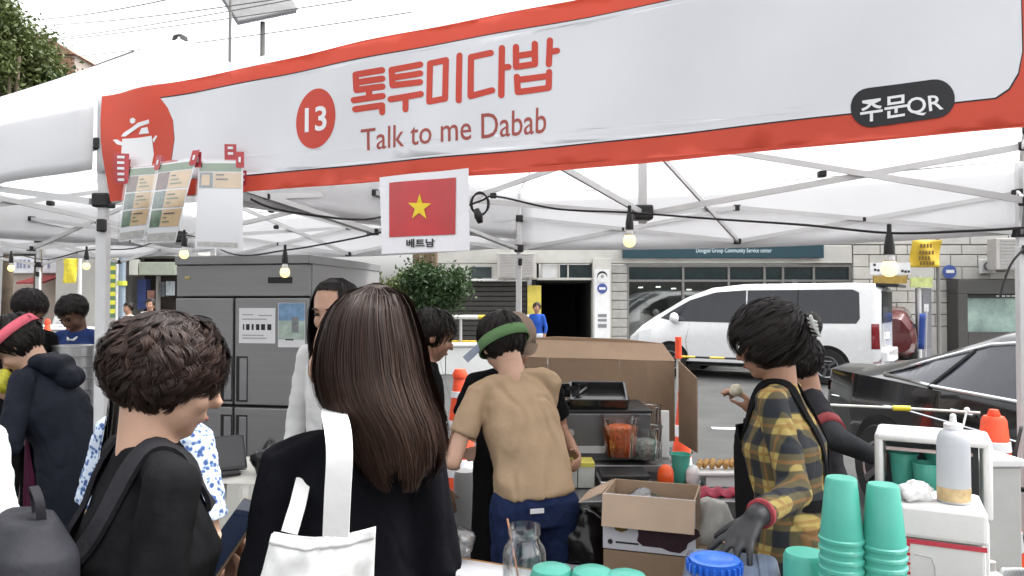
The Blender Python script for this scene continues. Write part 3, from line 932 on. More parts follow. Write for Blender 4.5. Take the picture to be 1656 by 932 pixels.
# ---- blue upright bundle beside it: a blue banner post
bl = thing('blue_post_banner', 'small blue banner leaning beside the dark red car', 'banner', (at(1485, 540, 17.6).x, 17.6, 0))
build('cloth', MB().grid(lambda u, v: (at(1479 + 10 * u + 3 * v, 0, 17.6).x, 17.6 + .06 * math.sin(7 * u), .5 + .85 * v), 6, 6, (0, .012, 0)), mat('blue_cloth', (.05, .10, .35), .7), bl, smooth=True)
build('pole', MB().tube([(at(1491, 0, 17.6).x, 17.62, 0), (at(1494, 0, 17.6).x, 17.62, 1.5)], .015), ALU, bl)
# ================================================================== TENTS
CANV = mat('canopy_fabric', (.86, .86, .87), .75, var=.03, vscale=2, transl=.40, bump=.08, bscale=14)
JOINT = mat('joint_black', (.015, .015, .015), .5, var=.2)
EAVE, PEAK, ZU, ZL = 2.41, 3.42, 2.22, 2.00
FL, FR = Vector((-1.60, 2.90, 0)), Vector((1.17, 1.62, 0))
BL, BR = Vector((0.05, 5.45, 0)), Vector((2.88, 4.20, 0))
def tent(label, fl, fr, bl, br, skirt, legs='abcd', seed=0, sides=(0, 1, 2, 3), PEAK=PEAK):
    rng = random.Random(seed)
    cs = [Vector(p) for p in (fl, fr, br, bl)]
    ctr = sum(cs, Vector()) / 4
    t = thing('canopy_tent', label, 'tent', ctr, 0, 'row of white pop-up tents')
    up = Vector((0, 0, 1))
    E = [c + up * EAVE for c in cs]
    pk = ctr + up * PEAK
    # roof: four sagging panels
    for k in range(4):
        a, b = E[k], E[(k + 1) % 4]
        out = ((a + b) / 2 - pk); out.z = 0; out.normalize()
        def fn(u, v, a=a, b=b, out=out, k=k):
            p = a.lerp(b, u).lerp(pk, v * .985)
            s = -.13 * math.sin(math.pi * v) - .05 * math.sin(math.pi * u) * (1 - v) * .6
            wv = .010 * math.sin(u * 23 + k) * (1 - v) * v * 4
            return p + up * (s * (.55 + .45 * math.sin(math.pi * u)) + wv)
        build('roof_panel', MB().grid(fn, 14, 12), CANV, t, smooth=True)
        h = skirt[k]
        ln = (b - a).length
        def sk(u, v, a=a, b=b, out=out, h=h, k=k):
            p = a.lerp(b, u) + out * (.028 + .012 * math.sin(u * 9 + k * 2) * (1 - v) + .006 * math.sin(u * 31 + k))
            sag = -.03 * math.sin(math.pi * u)
            return p + up * (sag - h * (1 - v))
        build('valance', MB().grid(sk, 30, 6, -out * .002), CANV, t, smooth=True)
    for k in range(4):
        build('hip_seam', MB().tube([E[k].lerp(pk, j / 10 * .985) + up * (-.13 * math.sin(math.pi * j / 10) * .55 + .003) for j in range(11)], .006, 6), CANV, t, smooth=True)
    for k in range(4):
        if 'abcd'[k] not in legs:
            continue
        c = cs[k]
        lg = build('leg', MB().box(c + up * 0.96, (.042, .042, 1.92)), ALU, t, bevel=.006)
        build('inner_leg', MB().box(c + up * 2.15, (.032, .032, .50)), ALU, lg, bevel=.004)
        build('foot_plate', MB().box(c + up * .006, (.11, .11, .012)), ALU, lg, bevel=.003)
        build('top_bracket', MB().box(c + up * ZU, (.062, .062, .05)), JOINT, t, bevel=.008)
        build('slider', MB().box(c + up * ZL, (.066, .066, .055)), JOINT, t, bevel=.008)
        build('leg_lock', MB().box(c + up * 1.90 + Vector((.01, -.03, 0)), (.03, .03, .05)), JOINT, t, bevel=.006)
    def xbar(a, b):
        build('truss_bar', MB().bar(a, b, .013, .026), ALU, t)
    def joint(p, s=.045):
        build('truss_joint', MB().box(p, (s, s, s * .8)), JOINT, t, bevel=.006)
    for k in sides:
        a, b = cs[k], cs[(k + 1) % 4]
        m_ = (a + b) / 2
        d = (b - a).normalized()
        nrm = Vector((d.y, -d.x, 0)) * .009
        e0, e1 = a + d * .04, b - d * .04
        for p, q_ in ((e0, m_), (m_, e1)):
            xbar(p + up * ZU + nrm, q_ + up * ZL + nrm)
            xbar(p + up * ZL - nrm, q_ + up * ZU - nrm)
            joint((p + q_) / 2 + up * (ZU + ZL) / 2, .034)
        joint(m_ + up * ZU); joint(m_ + up * ZL)
        # inner scissors to the hub
        c0 = ctr
        d2 = (c0 - m_).normalized()
        n2 = Vector((d2.y, -d2.x, 0)) * .009
        e2 = c0 - d2 * .05
        xbar(m_ + up * ZU + n2, e2 + up * (ZL + .03) + n2)
        xbar(m_ + up * ZL - n2, e2 + up * (ZU + .16) - n2)
        joint((m_ + e2) / 2 + up * ((ZU + ZL) / 2 + .05), .034)
    build('hub', MB().box(ctr + up * (ZL + .03), (.09, .09, .07)), JOINT, t, bevel=.01)
    build('hub', MB().box(ctr + up * (ZU + .16), (.08, .08, .06)), JOINT, t, bevel=.01)
    build('centre_post', MB().box(ctr + up * (ZL + PEAK) / 2 - up * .02, (.038, .038, PEAK - ZL)), ALU, t, bevel=.005)
    build('peak_cap', MB().lathe([(.05, 0), (.045, .03), (.012, .05)], pk - up * .03, 12), JOINT, t)
    return t
ROW = Vector((2.75, -1.28, 0))
tent('white pop-up tent carrying the red and white stall banner', FL, FR, BL, BR, (.30, .34, .42, .34), seed=1)
t2fl, t2bl = FL - ROW, BL - ROW + Vector((.0, .0, 0))
EPS = Vector((-.022, .010, 0))
tent('white pop-up tent next left of the banner tent, over the grey fridge', t2fl + EPS, FL + EPS, t2bl + EPS, BL + EPS, (.29, .32, .40, .32), 'ad', 2, PEAK=3.34)
t3fl, t3bl = t2fl + Vector((-2.3, 1.05, 0)), Vector((-4.95, 7.75, 0))
tent('white pop-up tent at the far left beyond the fridge tent', t3fl + EPS * 2, t2fl + EPS * 2, t3bl, t2bl + EPS * 2, (.30, .3, .34, .3), 'ad', 3, (0, 2, 3), PEAK=3.34)

# ================================================================== BANNER
bd = (FR - FL).normalized()
bnrm = Vector((bd.y, -bd.x, 0)).normalized()          # towards the camera side
if bnrm.y > 0:
    bnrm = -bnrm
B0 = FL + bnrm * .075
def ban(px, py, lay=0.0):
    p = on_plane(px, py, B0, bnrm)
    u = (p - FL).dot(bd)
    wv = .007 * math.sin(u * 5.1 + p.z * 3) + .004 * math.sin(u * 13 - p.z * 9) + .010 * math.exp(-((u - .15) / .2) ** 2) * math.sin(p.z * 14 + u * 16)
    return p + bnrm * (wv + lay)
def ban_poly(name, pts, lay, m, parent, maxlen=.07):
    base = [on_plane(x, y, B0, bnrm) for x, y in pts]
    v, f = fine_poly(base, maxlen)
    out = []
    for p in v:
        u = (p - FL).dot(bd)
        wv = .007 * math.sin(u * 5.1 + p.z * 3) + .004 * math.sin(u * 13 - p.z * 9) + .010 * math.exp(-((u - .15) / .2) ** 2) * math.sin(p.z * 14 + u * 16)
        out.append(p + bnrm * (wv + lay))
    return build(name, MB().add(out, f), m, parent, smooth=True)
VRED = mat('banner_red', (.62, .075, .040), .55, var=.06, vscale=5, transl=.12)
VWHT = mat('banner_white', (.86, .87, .90), .5, var=.03, vscale=3, transl=.15)
VTXT = mat('banner_text_red', (.58, .060, .035), .55, var=.04)
VDRK = mat('banner_text_dark', (.36, .075, .06), .55, var=.04)
VBLK = mat('banner_black', (.014, .014, .016), .5, var=.05)
banner = thing('stall_banner', 'long red and white stall banner numbered 13 hung along the front of the tent', 'banner', ban(900, 150))
RT = 1760
red = [(165, 156), (280, 133), (400, 108), (660, 53), (920, 0), (1200, -58), (RT, -170), (RT, 196), (1656, 207), (1400, 230), (1160, 252), (900, 277), (640, 292), (405, 309), (290, 318), (176, 326), (170, 250)]
ban_poly('red_ground', red, 0, VRED, banner)
wht = [(262, 160), (400, 133), (660, 83), (920, 33), (1200, -20), (1560, -88), (1625, -92), (1648, -60), (1651, 0), (1652, 85), (1645, 120), (1630, 145), (1608, 160), (1375, 184), (1140, 210), (900, 237), (640, 261), (400, 282), (272, 294), (279, 260), (283, 225), (280, 195), (272, 175)]
blk = [((x - 720) * 1.0022 + 720, y + (2.0 if y > 95 and x > 300 and (y > 150 or x > 900) else -2.0)) for x, y in wht]
ban_poly('white_panel_outline', blk, .0006, VBLK, banner)
ban_poly('white_panel', wht, .0012, VWHT, banner)
# number disc
dsc = [(511 + 33.5 * math.cos(t), 192 + 48 * math.sin(t) - 7 * math.cos(t)) for t in np.linspace(0, 2 * math.pi, 40, endpoint=False)]
ban_poly('number_disc', dsc, .0020, VTXT, banner)
def ptext(name, s, q, m, lay, bold=0.0):
    uv, fs = text_mesh(s, bold)
    vs = []
    for u, v in uv:
        p = bilerp([(*c, 0) for c in q], u, v)
        vs.append(ban(p.x, p.y, lay))
    return build(name, MB().add(vs, fs), m, banner)
ptext('number', '13', [(493, 215), (530, 211), (530, 171), (493, 175)], mat('banner_white_ink', (.82, .82, .83), .5, var=0), .0028, .02)
uv_, fs_ = text_mesh('Talk to me Dabab', .004)
par = list(range(len(uv_)))
def root_(i):
    while par[i] != i:
        par[i] = par[par[i]]
        i = par[i]
    return i
for f_ in fs_:
    for j_ in f_[1:]:
        par[root_(j_)] = root_(f_[0])
grp = {}
for f_ in fs_:
    grp.setdefault(root_(f_[0]), []).append(f_)
qe = [(584, 245, 0), (883, 215, 0), (883, 172, 0), (584, 210, 0)]
for gf in grp.values():
    ids = sorted({i_ for f_ in gf for i_ in f_})
    mp_ = {i_: n_ for n_, i_ in enumerate(ids)}
    vs_ = []
    for i_ in ids:
        p_ = bilerp(qe, uv_[i_][0], uv_[i_][1])
        vs_.append(ban(p_.x, p_.y, .0020))
    build('english_letter', MB().add(vs_, [tuple(mp_[i_] for i_ in f_) for f_ in gf]), VDRK, banner)
# hangul name, stroke by stroke
Z5 = 3.185
ST = [
    # tok
    [(568, 390), (702, 366)], [(568, 390), (571, 468)], [(572, 430), (702, 409)], [(571, 468), (702, 449)], [(634, 466), (634, 505)], [(556, 520), (702, 497)], [(562, 566), (698, 545)], [(698, 545), (698, 580)],
    # tu
    [(750, 364), (895, 335)], [(750, 364), (753, 442)], [(754, 404), (895, 381)], [(753, 442), (895, 426)], [(742, 514), (900, 488)], [(820, 505), (820, 566)],
    # mi
    [(945, 330), (1028, 313)], [(1028, 313), (1028, 513)], [(945, 528), (1028, 513)], [(945, 330), (945, 528)], [(1098, 290), (1098, 522)],
    # da
    [(1160, 298), (1258, 276)], [(1158, 298), (1158, 500)], [(1158, 500), (1265, 468)], [(1314, 250), (1310, 492)], [(1314, 352), (1346, 346)],
    # bap
    [(1384, 243), (1384, 345)], [(1478, 224), (1478, 328)], [(1384, 290), (1478, 272)], [(1384, 345), (1478, 328)], [(1554, 205), (1548, 328)], [(1554, 264), (1590, 257)],
    [(1388, 396), (1392, 474)], [(1550, 368), (1548, 450)], [(1390, 412), (1548, 388)], [(1392, 474), (1548, 450)],
]
for k, (a, b) in enumerate(ST):
    a, b = (400 + a[0] / Z5, a[1] / Z5), (400 + b[0] / Z5, b[1] / Z5)
    ban_poly('name_stroke', stroke_poly(a, b, 5.0), .0020 + .00005 * (k % 7), VTXT, banner)
# order pill
p0, p1 = (1407, 175), (1512, 161)
ban_poly('order_pill', stroke_poly(p0, p1, 31.5, 12), .0020, VBLK, banner)
ptext('order_lettering', '\uc8fc\ubb38', [(1391, 200), (1467, 189), (1467, 153), (1391, 164)], MATS['banner_white_ink'], .0028, .018)
ptext('order_lettering', 'QR', [(1467, 192), (1526, 183), (1522, 154), (1466, 160)], MATS['banner_white_ink'], .0029, .012)
# pot emblem on the red end
emb = [
    [(203, 226), (222, 224), (246, 220), (249, 250), (246, 268), (210, 272), (203, 250)],
    [(201, 222), (204, 216), (225, 199), (243, 194), (243, 200), (226, 206), (207, 222)],
    [(190, 228), (196, 227), (204, 232), (204, 237), (196, 235)],
    [(247, 226), (253, 219), (255, 221), (249, 231)],
    [(226, 218), (230, 208), (240, 206), (242, 216)],
    [(212, 198), (212, 193), (217, 191), (221, 194), (220, 199), (215, 201)],
]
for k, e in enumerate(emb):
    ban_poly('pot_emblem', e, .0010 + .0001 * k, MATS['banner_white_ink'], banner)
build('hem_rope', MB().tube([ban(165, 156) - bnrm * .01, ban(166, 200) - bnrm * .01, ban(170, 250) - bnrm * .01, ban(176, 326) - bnrm * .01], .004, 6), WHITE, banner)

# ================================================================== FLAG CARD
flag = thing('flag_card', 'white card with red flag and yellow star hung below the banner', 'sign', ban(687, 345, .02))
def fcard(px, py, lay=0):
    p = on_plane(px, py, B0 + bnrm * .02, bnrm)
    return p + bnrm * (lay + .004 * math.sin(px * .05))
def fpoly(name, pts, lay, m):
    v, f = fine_poly([on_plane(x, y, B0 + bnrm * .02, bnrm) for x, y in pts], .04)
    vs = [p + bnrm * (lay + .004 * math.sin(((p.x * F / p.y) + CX) * .05)) for p in v]
    return build(name, MB().add(vs, f), m, flag, smooth=True)
fpoly('card', [(613, 287), (758, 272), (760, 405), (617, 411)], 0, mat('card_gloss', (.80, .80, .83), .25, var=.03, coat=.4))
fpoly('red_field', [(630, 296), (737, 287), (736, 379), (630, 384)], .002, mat('flag_red', (.50, .025, .03), .22, var=.15, vscale=8, coat=.5))
star = []
for k in range(10):
    r_ = 20.5 if k % 2 == 0 else 8.2
    t = -math.pi / 2 + k * math.pi / 5 + .02
    star.append((680 + r_ * .92 * math.cos(t), 336 + r_ * 1.08 * math.sin(t)))
fpoly('star', star, .004, mat('flag_yellow', (.80, .58, .03), .35, var=.04))
uv, fs = text_mesh('\ubca0\ud2b8\ub0a8', .03)
q = [(659, 401), (703, 400), (703, 386), (659, 387)]
build('card_lettering', MB().add([fcard(*bilerp([(*c, 0) for c in q], u, v).xy, .003) for u, v in uv], fs), INK, flag)
# ================================================================== MENU CARDS
TAPE = mat('red_tape', (.45, .03, .04), .3, var=.15, coat=.3)
MGRN = mat('menu_green', (.08, .17, .06), .4, var=.2)
MBEI = mat('menu_beige', (.62, .43, .23), .4, var=.12, vscale=20)
MPHO = [mat('menu_photo_%d' % k, c, .4, var=.6, vscale=40) for k, c in enumerate(((.12, .05, .04), (.10, .16, .14), (.06, .14, .07), (.13, .17, .19)))]
MGRY = mat('menu_print', (.48, .48, .45), .5, var=.25, vscale=60)
SLEEVE = thin_glass('sleeve', (.98, .98, .98), .035, .15)
def menu(label, q, depth, curl, rows, blank=False):
    t = thing('menu_card', label, 'menu card', ban(*q[0], .03), 0, 'menu cards in clear sleeves')
    P0, n = B0 + bnrm * depth, bnrm
    def sf(u, v, lay=0):
        p2 = bilerp([(*c, 0) for c in q], u, v)
        p = on_plane(p2.x + curl * math.sin(math.pi * v) * 6, p2.y, P0, n)
        return p + n * (lay + .02 * curl * math.sin(math.pi * v) + .006 * math.sin(math.pi * u))
    def patch(name, u0, u1, v0, v1, lay, m, nu=6, nv=8):
        return build(name, MB().grid(lambda a, b: sf(u0 + (u1 - u0) * a, v0 + (v1 - v0) * b, lay), nu, nv), m, t, smooth=True)
    patch('card', 0, 1, 0, 1, 0, PAPER)
    patch('header', .03, .97, .89, .98, .0015, MGRN, 6, 2)
    if not blank:
        for k in range(rows):
            v1 = .875 - k * .235
            patch('dish_photo', .05, .40, v1 - .21, v1, .0015, MPHO[(k + int(q[0][0])) % 4], 4, 4)
            patch('price_block', .42, .97, v1 - .21, v1, .0015, MBEI, 4, 4)
            for j in range(3):
                patch('small_print', .48, .48 + .12 + .1 * ((k + j) % 3), v1 - .06 - j * .05, v1 - .045 - j * .05, .003, INK if j == 0 else MGRN, 2, 1)
        patch('footer_print', .03, .97, .02, .12, .0015, MGRY, 6, 2)
    else:
        patch('dish_photo', .04, .36, .70, .875, .0015, MPHO[3], 4, 4)
        patch('dish_photo', .10, .30, .725, .85, .003, MBEI, 4, 4)
        patch('price_block', .38, .97, .70, .875, .0015, MBEI, 4, 4)
        for j in range(2):
            patch('small_print', .44, .62 + .08 * j, .84 - j * .05, .855 - j * .05, .003, INK, 2, 1)
        patch('footer_print', .06, .90, .03, .08, .0015, MGRY, 6, 2)
    patch('clear_sleeve', -.03, 1.03, -.05, 1.02, .006, SLEEVE)
    for (u, v) in ((.0, .97), (.96, .97)):
        patch('tape', u - .07, u + .10, v - .04, v + .14, .008, TAPE, 3, 3)
        patch('tape_mark', u - .01, u + .04, v + .02, v + .08, .0095, PAPER, 2, 2)
    return t
menu('menu card leftmost of three under the banner corner, curling in the wind', [(192, 392), (232, 386), (263, 268), (208, 272)], .03, .5, 3)
menu('middle menu card of three, curling over its left neighbour', [(236, 394), (284, 392), (318, 258), (257, 266)], .06, .6, 3)
menu('menu card with blank white lower half, hung right of the other two', [(315, 402), (393, 405), (393, 262), (322, 262)], .05, .1, 1, True)
for k, (a, b, c, d, lab) in enumerate(((203, 252, 225, 300, 'short strip of red tape at the left of the menu cards'), (374, 236, 392, 262, 'red tape strip above the blank menu card'), (398, 278, 408, 302, 'red tape strip at the right edge of the blank menu card'), (291, 262, 303, 318, 'red tape strip between the two right menu cards'))):
    tp = thing('tape_strip', lab, 'tape', ban(a, b, .03))
    build('tape', MB().add([ban(a, b, .035), ban(c, b, .035), ban(c, d, .035), ban(a, d, .035)], [(0, 1, 2, 3)]), TAPE, tp)
    m_ = int((d - b) // 9)
    for j in range(m_):
        y = b + 4 + j * 9
        build('tape_mark', MB().add([ban(a + (c - a) * .3, y, .0365), ban(a + (c - a) * .75, y, .0365), ban(a + (c - a) * .75, y + 4, .0365), ban(a + (c - a) * .3, y + 4, .0365)], [(0, 1, 2, 3)]), PAPER, tp)

# ================================================================== BULB STRING
CABLE = mat('cable_black', (.012, .012, .013), .5, var=.1)
BULB = mat('bulb_glass', (.85, .75, .35), .25, var=0, emit=(1.0, .80, .28), estr=1.0)
pts = [(-30, 428, 6.4), (18, 412, 6.0), (75, 420, 5.6), (140, 405, 5.2), (215, 402, 4.7), (298, 380, 4.2), (380, 412, 3.95), (461, 405, 3.7), (540, 392, 3.5), (615, 376, 3.35), (700, 352, 3.2), (775, 326, 3.1), (803, 318, 3.05), (900, 338, 2.98), (1018, 344, 2.9), (1150, 354, 2.72), (1300, 364, 2.5), (1438, 377, 2.3), (1560, 374, 2.16), (1660, 368, 2.05), (1760, 355, 1.95)]
P3 = [at(*p) for p in pts]
# smooth the cable
def smooth_line(P, n=6):
    out = []
    for i in range(len(P) - 1):
        p0, p1, p2, p3 = P[max(i - 1, 0)], P[i], P[i + 1], P[min(i + 2, len(P) - 1)]
        for k in range(n):
            t = k / n
            out.append(.5 * ((2 * p1) + (p2 - p0) * t + (2 * p0 - 5 * p1 + 4 * p2 - p3) * t * t + (3 * p1 - p0 - 3 * p2 + p3) * t ** 3))
    out.append(P[-1])
    return out
cb = build('light_cable', MB().tube(smooth_line(P3), .0045, 6), CABLE, smooth=True)
tag(cb, 'black cable of the bulb string running under the tents', 'cable')
c2 = build('light_cable', MB().tube(smooth_line([at(405, 322, 3.0), at(445, 338, 3.05), at(520, 350, 3.1), at(570, 355, 3.2), at(612, 352, 3.3), at(700, 330, 3.4)]), .005, 6), CABLE, smooth=True)
tag(c2, 'short black cable sagging left of the flag card', 'cable')
c3 = thing('coiled_cable', 'coiled black cable with plug hanging right of the flag card', 'cable', at(778, 340, 3.05))
for k in range(3):
    build('coil', MB().tube([at(776 + (13 + k) * math.cos(t), 330 + (19 - k) * math.sin(t), 3.05 + .012 * k) for t in np.linspace(0, 2 * math.pi, 22)], .004, 6), CABLE, c3, smooth=True)
build('plug', MB().tube([at(770, 338, 3.04), at(774, 350, 3.04), at(777, 361, 3.04)], [.011, .018, .011], 8), BLACK, c3, smooth=True)
def bulb(i, label, dz=.0):
    p = P3[i] - Vector((0, 0, dz))
    t = thing('string_bulb', label, 'light bulb', p, 0, 'bulbs on the light string')
    S_ = lambda L: [(a * .76, b * .80) for a, b in L]
    build('hanging_loop', MB().box(p + Vector((0, 0, .012)), (.014, .010, .034)), BLACK, t, bevel=.004)
    build('socket', MB().lathe(S_([(.009, 0), (.014, -.012), (.017, -.03), (.021, -.055), (.021, -.082), (.018, -.084)]), p, 14), BLACK, t, smooth='auto')
    build('bulb_neck', MB().lathe(S_([(.0165, -.083), (.019, -.100), (.024, -.112)]), p, 14), mat('bulb_neck', (.75, .74, .72), .4, var=0), t, smooth=True)
    build('bulb', MB().lathe(S_([(.024, -.112), (.031, -.130), (.032, -.142), (.027, -.158), (.015, -.168), (.0, -.171)]), p, 16), BULB, t, smooth=True)
for i, lab in ((1, 'light bulb hanging at the far left edge'), (3, 'light bulb just left of the front tent pole'), (5, 'light bulb below the curling menu cards'), (7, 'light bulb hanging in front of the grey fridge'), (14, 'light bulb hanging under the tent hub'), (17, 'large near light bulb in front of the yellow banner')):
    bulb(i, lab)
# loose hanging cables by the back right pole
c4 = build('power_cable', MB().tube(smooth_line([at(1680, 380, 4.0), at(1640, 420, 4.0), at(1624, 455, 4.0), at(1618, 480, 4.0)]), .006, 6), CABLE, smooth=True)
tag(c4, 'thin black cable drooping near the air conditioner at the right', 'cable')
c5 = thing('power_cable', 'black cable tied to the right tent pole', 'cable', at(1640, 800, 4.05))
build('cord', MB().tube(smooth_line([at(1652, 690, 4.1), at(1641, 740, 4.05), at(1637, 800, 4.05), at(1645, 850, 4.05), at(1665, 890, 4.05)]), .009, 6), CABLE, c5, smooth=True)
build('tie', MB().tube([at(1630, 791, 4.04), at(1642, 789, 4.03), at(1662, 794, 4.03)], .014, 8), BLACK, c5, smooth=True)
# ================================================================== FRIDGE
FRG = mat('fridge_steel', (.285, .283, .285), .42, .55, var=.06, vscale=2.0, stretch=(1, 1, 14))
FRG2 = mat('fridge_side', (.29, .288, .288), .5, .45, var=.06, vscale=2)
GAP = mat('fridge_gap', (.02, .02, .02), .7, var=0)
fr = thing('upright_fridge', 'tall grey four door commercial fridge behind the customers', 'fridge', (-2.35, 5.19, 0), R(-11))
W_, D_, H_ = 1.0, 1.3, 1.92
def fb(name, x0, x1, y0, y1, z0, z1, m, parent=fr, bevel=.004):
    return build(name, MB().box(((x0 + x1) / 2, (y0 + y1) / 2, (z0 + z1) / 2), (x1 - x0, y1 - y0, z1 - z0)), m, parent, local=True, bevel=bevel)
fb('cabinet', 0, W_, .05, D_, .10, H_, FRG2)
fb('top_grille', .005, W_ - .005, .0, .049, 1.645, 1.86, FRG)
fb('top_cap', -.006, W_ + .006, -.012, D_ + .004, 1.865, 1.925, FRG)
fb('name_plate', .70, .88, -.006, -.001, 1.735, 1.775, GAP)
fb('control_lamp', .07, .11, -.006, -.001, 1.765, 1.785, mat('lamp_amber', (.6, .5, .2), .3, var=0))
fb('gasket', .01, W_ - .01, .03, .049, .12, 1.643, GAP)
for (x0, x1, z0, z1, hx) in ((.006, .445, .905, 1.632, .36), (.462, W_ - .006, .905, 1.632, .475), (.006, .445, .13, .885, .36), (.462, W_ - .006, .13, .885, .475)):
    dr = fb('door', x0, x1, -.012, .03, z0, z1, FRG, bevel=.006)
    zc0, zc1 = (z0 + .02, z0 + .33) if z0 > .5 else (z1 - .36, z1 - .05)
    fb('handle_recess', hx, hx + .085, -.0145, -.0125, zc0, zc1, GAP, dr, 0)
    fb('handle_grip', hx + .028, hx + .082, -.022, -.015, zc0 + .012, zc1 - .012, mat('grip_grey', (.28, .28, .285), .4, .4), dr, .003)
for x in (.08, W_ - .08):
    for y in (.1, D_ - .1):
        build('foot', MB().lathe([(.03, 0), (.02, .1)], (x, y, 0), 10), BLACK, fr, local=True)
def fbq(x0, x1, z0, z1, y=-.016):
    return [Vector((x0, y, z0)), Vector((x1, y, z0)), Vector((x1, y, z1)), Vector((x0, y, z1))]
def frw(p):
    return fr.matrix_basis @ Vector(p)
nt1 = thing('paper_notice', 'white paper notice with bold black lettering taped to the fridge door', 'notice', frw((.6, -.02, 1.33)), R(-11))
def nb(name, x0, x1, z0, z1, lay, m, p):
    pts = [Vector(v) for v in fbq(x0, x1, z0, z1, -.0165 - lay)]
    vs = [p.matrix_basis.inverted() @ frw(v) for v in pts]
    return build(name, MB().prism(vs, (0, 0, 0), (0, .0004, 0)), m, p, local=True)
nb('sheet', .495, .765, 1.325, 1.565, 0, PAPER, nt1)
for k, (a, b) in enumerate(((.525, .535), (.548, .575), (.590, .605), (.622, .648), (.660, .690), (.706, .736))):
    nb('lettering', a, b, 1.415, 1.455, .001, INK, nt1)
for (a, b, z) in ((.52, .60, 1.515), (.64, .74, 1.51), (.52, .70, 1.485), (.52, .68, 1.375), (.52, .70, 1.355)):
    nb('small_print', a, b, z, z + .008, .001, mat('print_grey', (.4, .4, .42), .6, var=0), nt1)
nt2 = thing('paper_notice', 'blue and white printed poster beside the white notice on the fridge', 'poster', frw((.88, -.02, 1.3)), R(-11))
nb('sheet', .785, .982, 1.30, 1.60, 0, PAPER, nt2)
nb('blue_print', .788, .979, 1.48, 1.598, .0008, mat('poster_blue', (.20, .34, .52), .5, var=.3, vscale=14), nt2)
nb('green_print', .788, .979, 1.352, 1.48, .0008, mat('poster_green', (.42, .52, .46), .5, var=.25, vscale=16), nt2)
nb('dark_print', .885, .935, 1.40, 1.505, .0016, mat('poster_dark', (.22, .23, .24), .5, var=.3, vscale=60), nt2)
nb('dark_print', .84, .90, 1.347, 1.356, .0016, INK, nt2)

# ================================================================== FRONT TABLE (along the tent front)
TD, TN = bd, -bnrm                                    # along the stall front, and into the stall
WOOD = mat('table_wood', (.42, .22, .075), .5, var=.2, vscale=3, stretch=(1, 8, 1))
A0 = Vector((-.258, 2.50, 0))
TZ = .76
def tb(s, d, z=TZ):                                   # s along the table, d towards the customers
    return A0 + TD * s - TN * d + Vector((0, 0, z))
ROT = Matrix.Rotation(math.atan2(TD.y, TD.x), 3, 'Z')
ft = thing('serving_table', 'wooden front table with white paper cover across the stall', 'table', tb(1.0, .25, 0))
build('top', MB().box(tb(1.05, .26, TZ - .02), (2.14, .56, .036), ROT), WOOD, ft, bevel=.006)
build('paper_cover', MB().grid(lambda u, v: tb(.02 + 2.08 * u, .01 + .48 * v, TZ + .0025 + .002 * math.sin(u * 40) * math.sin(v * 9)), 40, 8, (0, 0, -.001)), PAPER, ft, smooth=True)
for s in (.05, 2.05):
    for d in (.04, .48):
        build('leg', MB().box(tb(s, d, .36), (.04, .04, .72), ROT), STEEL, ft)
build('stretcher', MB().bar(tb(.05, .04, .3), tb(2.05, .04, .3), .03, .03), STEEL, ft)

def frustum_cup(t, base, r0, r1, h, m, up=True, name='cup_body'):
    # open cup: r0 at base, r1 at rim
    if up:
        pr = [(0, 0), (r0, 0), (r0 * 1.02, .004), (r1, h), (r1 + .003, h), (r1 + .003, h - .006), (r1 - .002, h - .003), (r0 - .002, .006), (0, .006)]
    else:
        pr = [(r1 + .003, 0), (r1 + .004, .007), (r1 + .0005, .010), (r1 * .985, .022), (r0, h - .004), (r0 - .003, h), (0, h - .001)]
    return build(name, MB().lathe(pr, base, 28), m, t, smooth='auto')

# nested stacks of teal cups, upside down
ORD = ['first', 'second', 'third', 'fourth', 'fifth', 'sixth', 'seventh', 'eighth', 'ninth', 'tenth', 'eleventh', 'twelfth', 'thirteenth', 'fourteenth']
for si, (px, top, n, lab) in enumerate(((1360, 772, 13, 'taller upside-down stack beside the plaid shirt'), (1428, 783, 12, 'shorter upside-down stack beside the foam box'))):
    Zc = 1.74 - .02 * si
    p = at(px, top, Zc)
    for k in range(n):
        z = p.z - .146 - k * .0225
        if z < TZ + .004:
            break
        cpo = frustum_cup(None, (p.x, p.y, z), .0345, .047, .146 if k == 0 else .10, TEAL, up=False, name='plastic_cup')
        tag(cpo, (ORD[k] + ' teal cup from the top of the ' + lab), 'cup', 'upside-down teal cups in two stacks')
# upside-down teal bowls near the bottom edge
for k, (px, py, lab) in enumerate(((892, 914, 'upturned teal bowl nearest the glass jar'), (958, 918, 'upturned teal bowl in the middle of the row by the jar'), (1012, 925, 'upturned teal bowl at the right of the row by the jar'))):
    p = at(px, py, 1.98 - .03 * k)
    bw = build('teal_bowl', MB().lathe([(.068, TZ + .006 - p.z), (.069, TZ + .014 - p.z), (.064, TZ + .016 - p.z), (.058, -.03), (.050, -.008), (.030, 0), (0, .001)], p, 28), TEAL, smooth='auto')
    tag(bw, lab, 'bowl', 'upturned teal bowls')
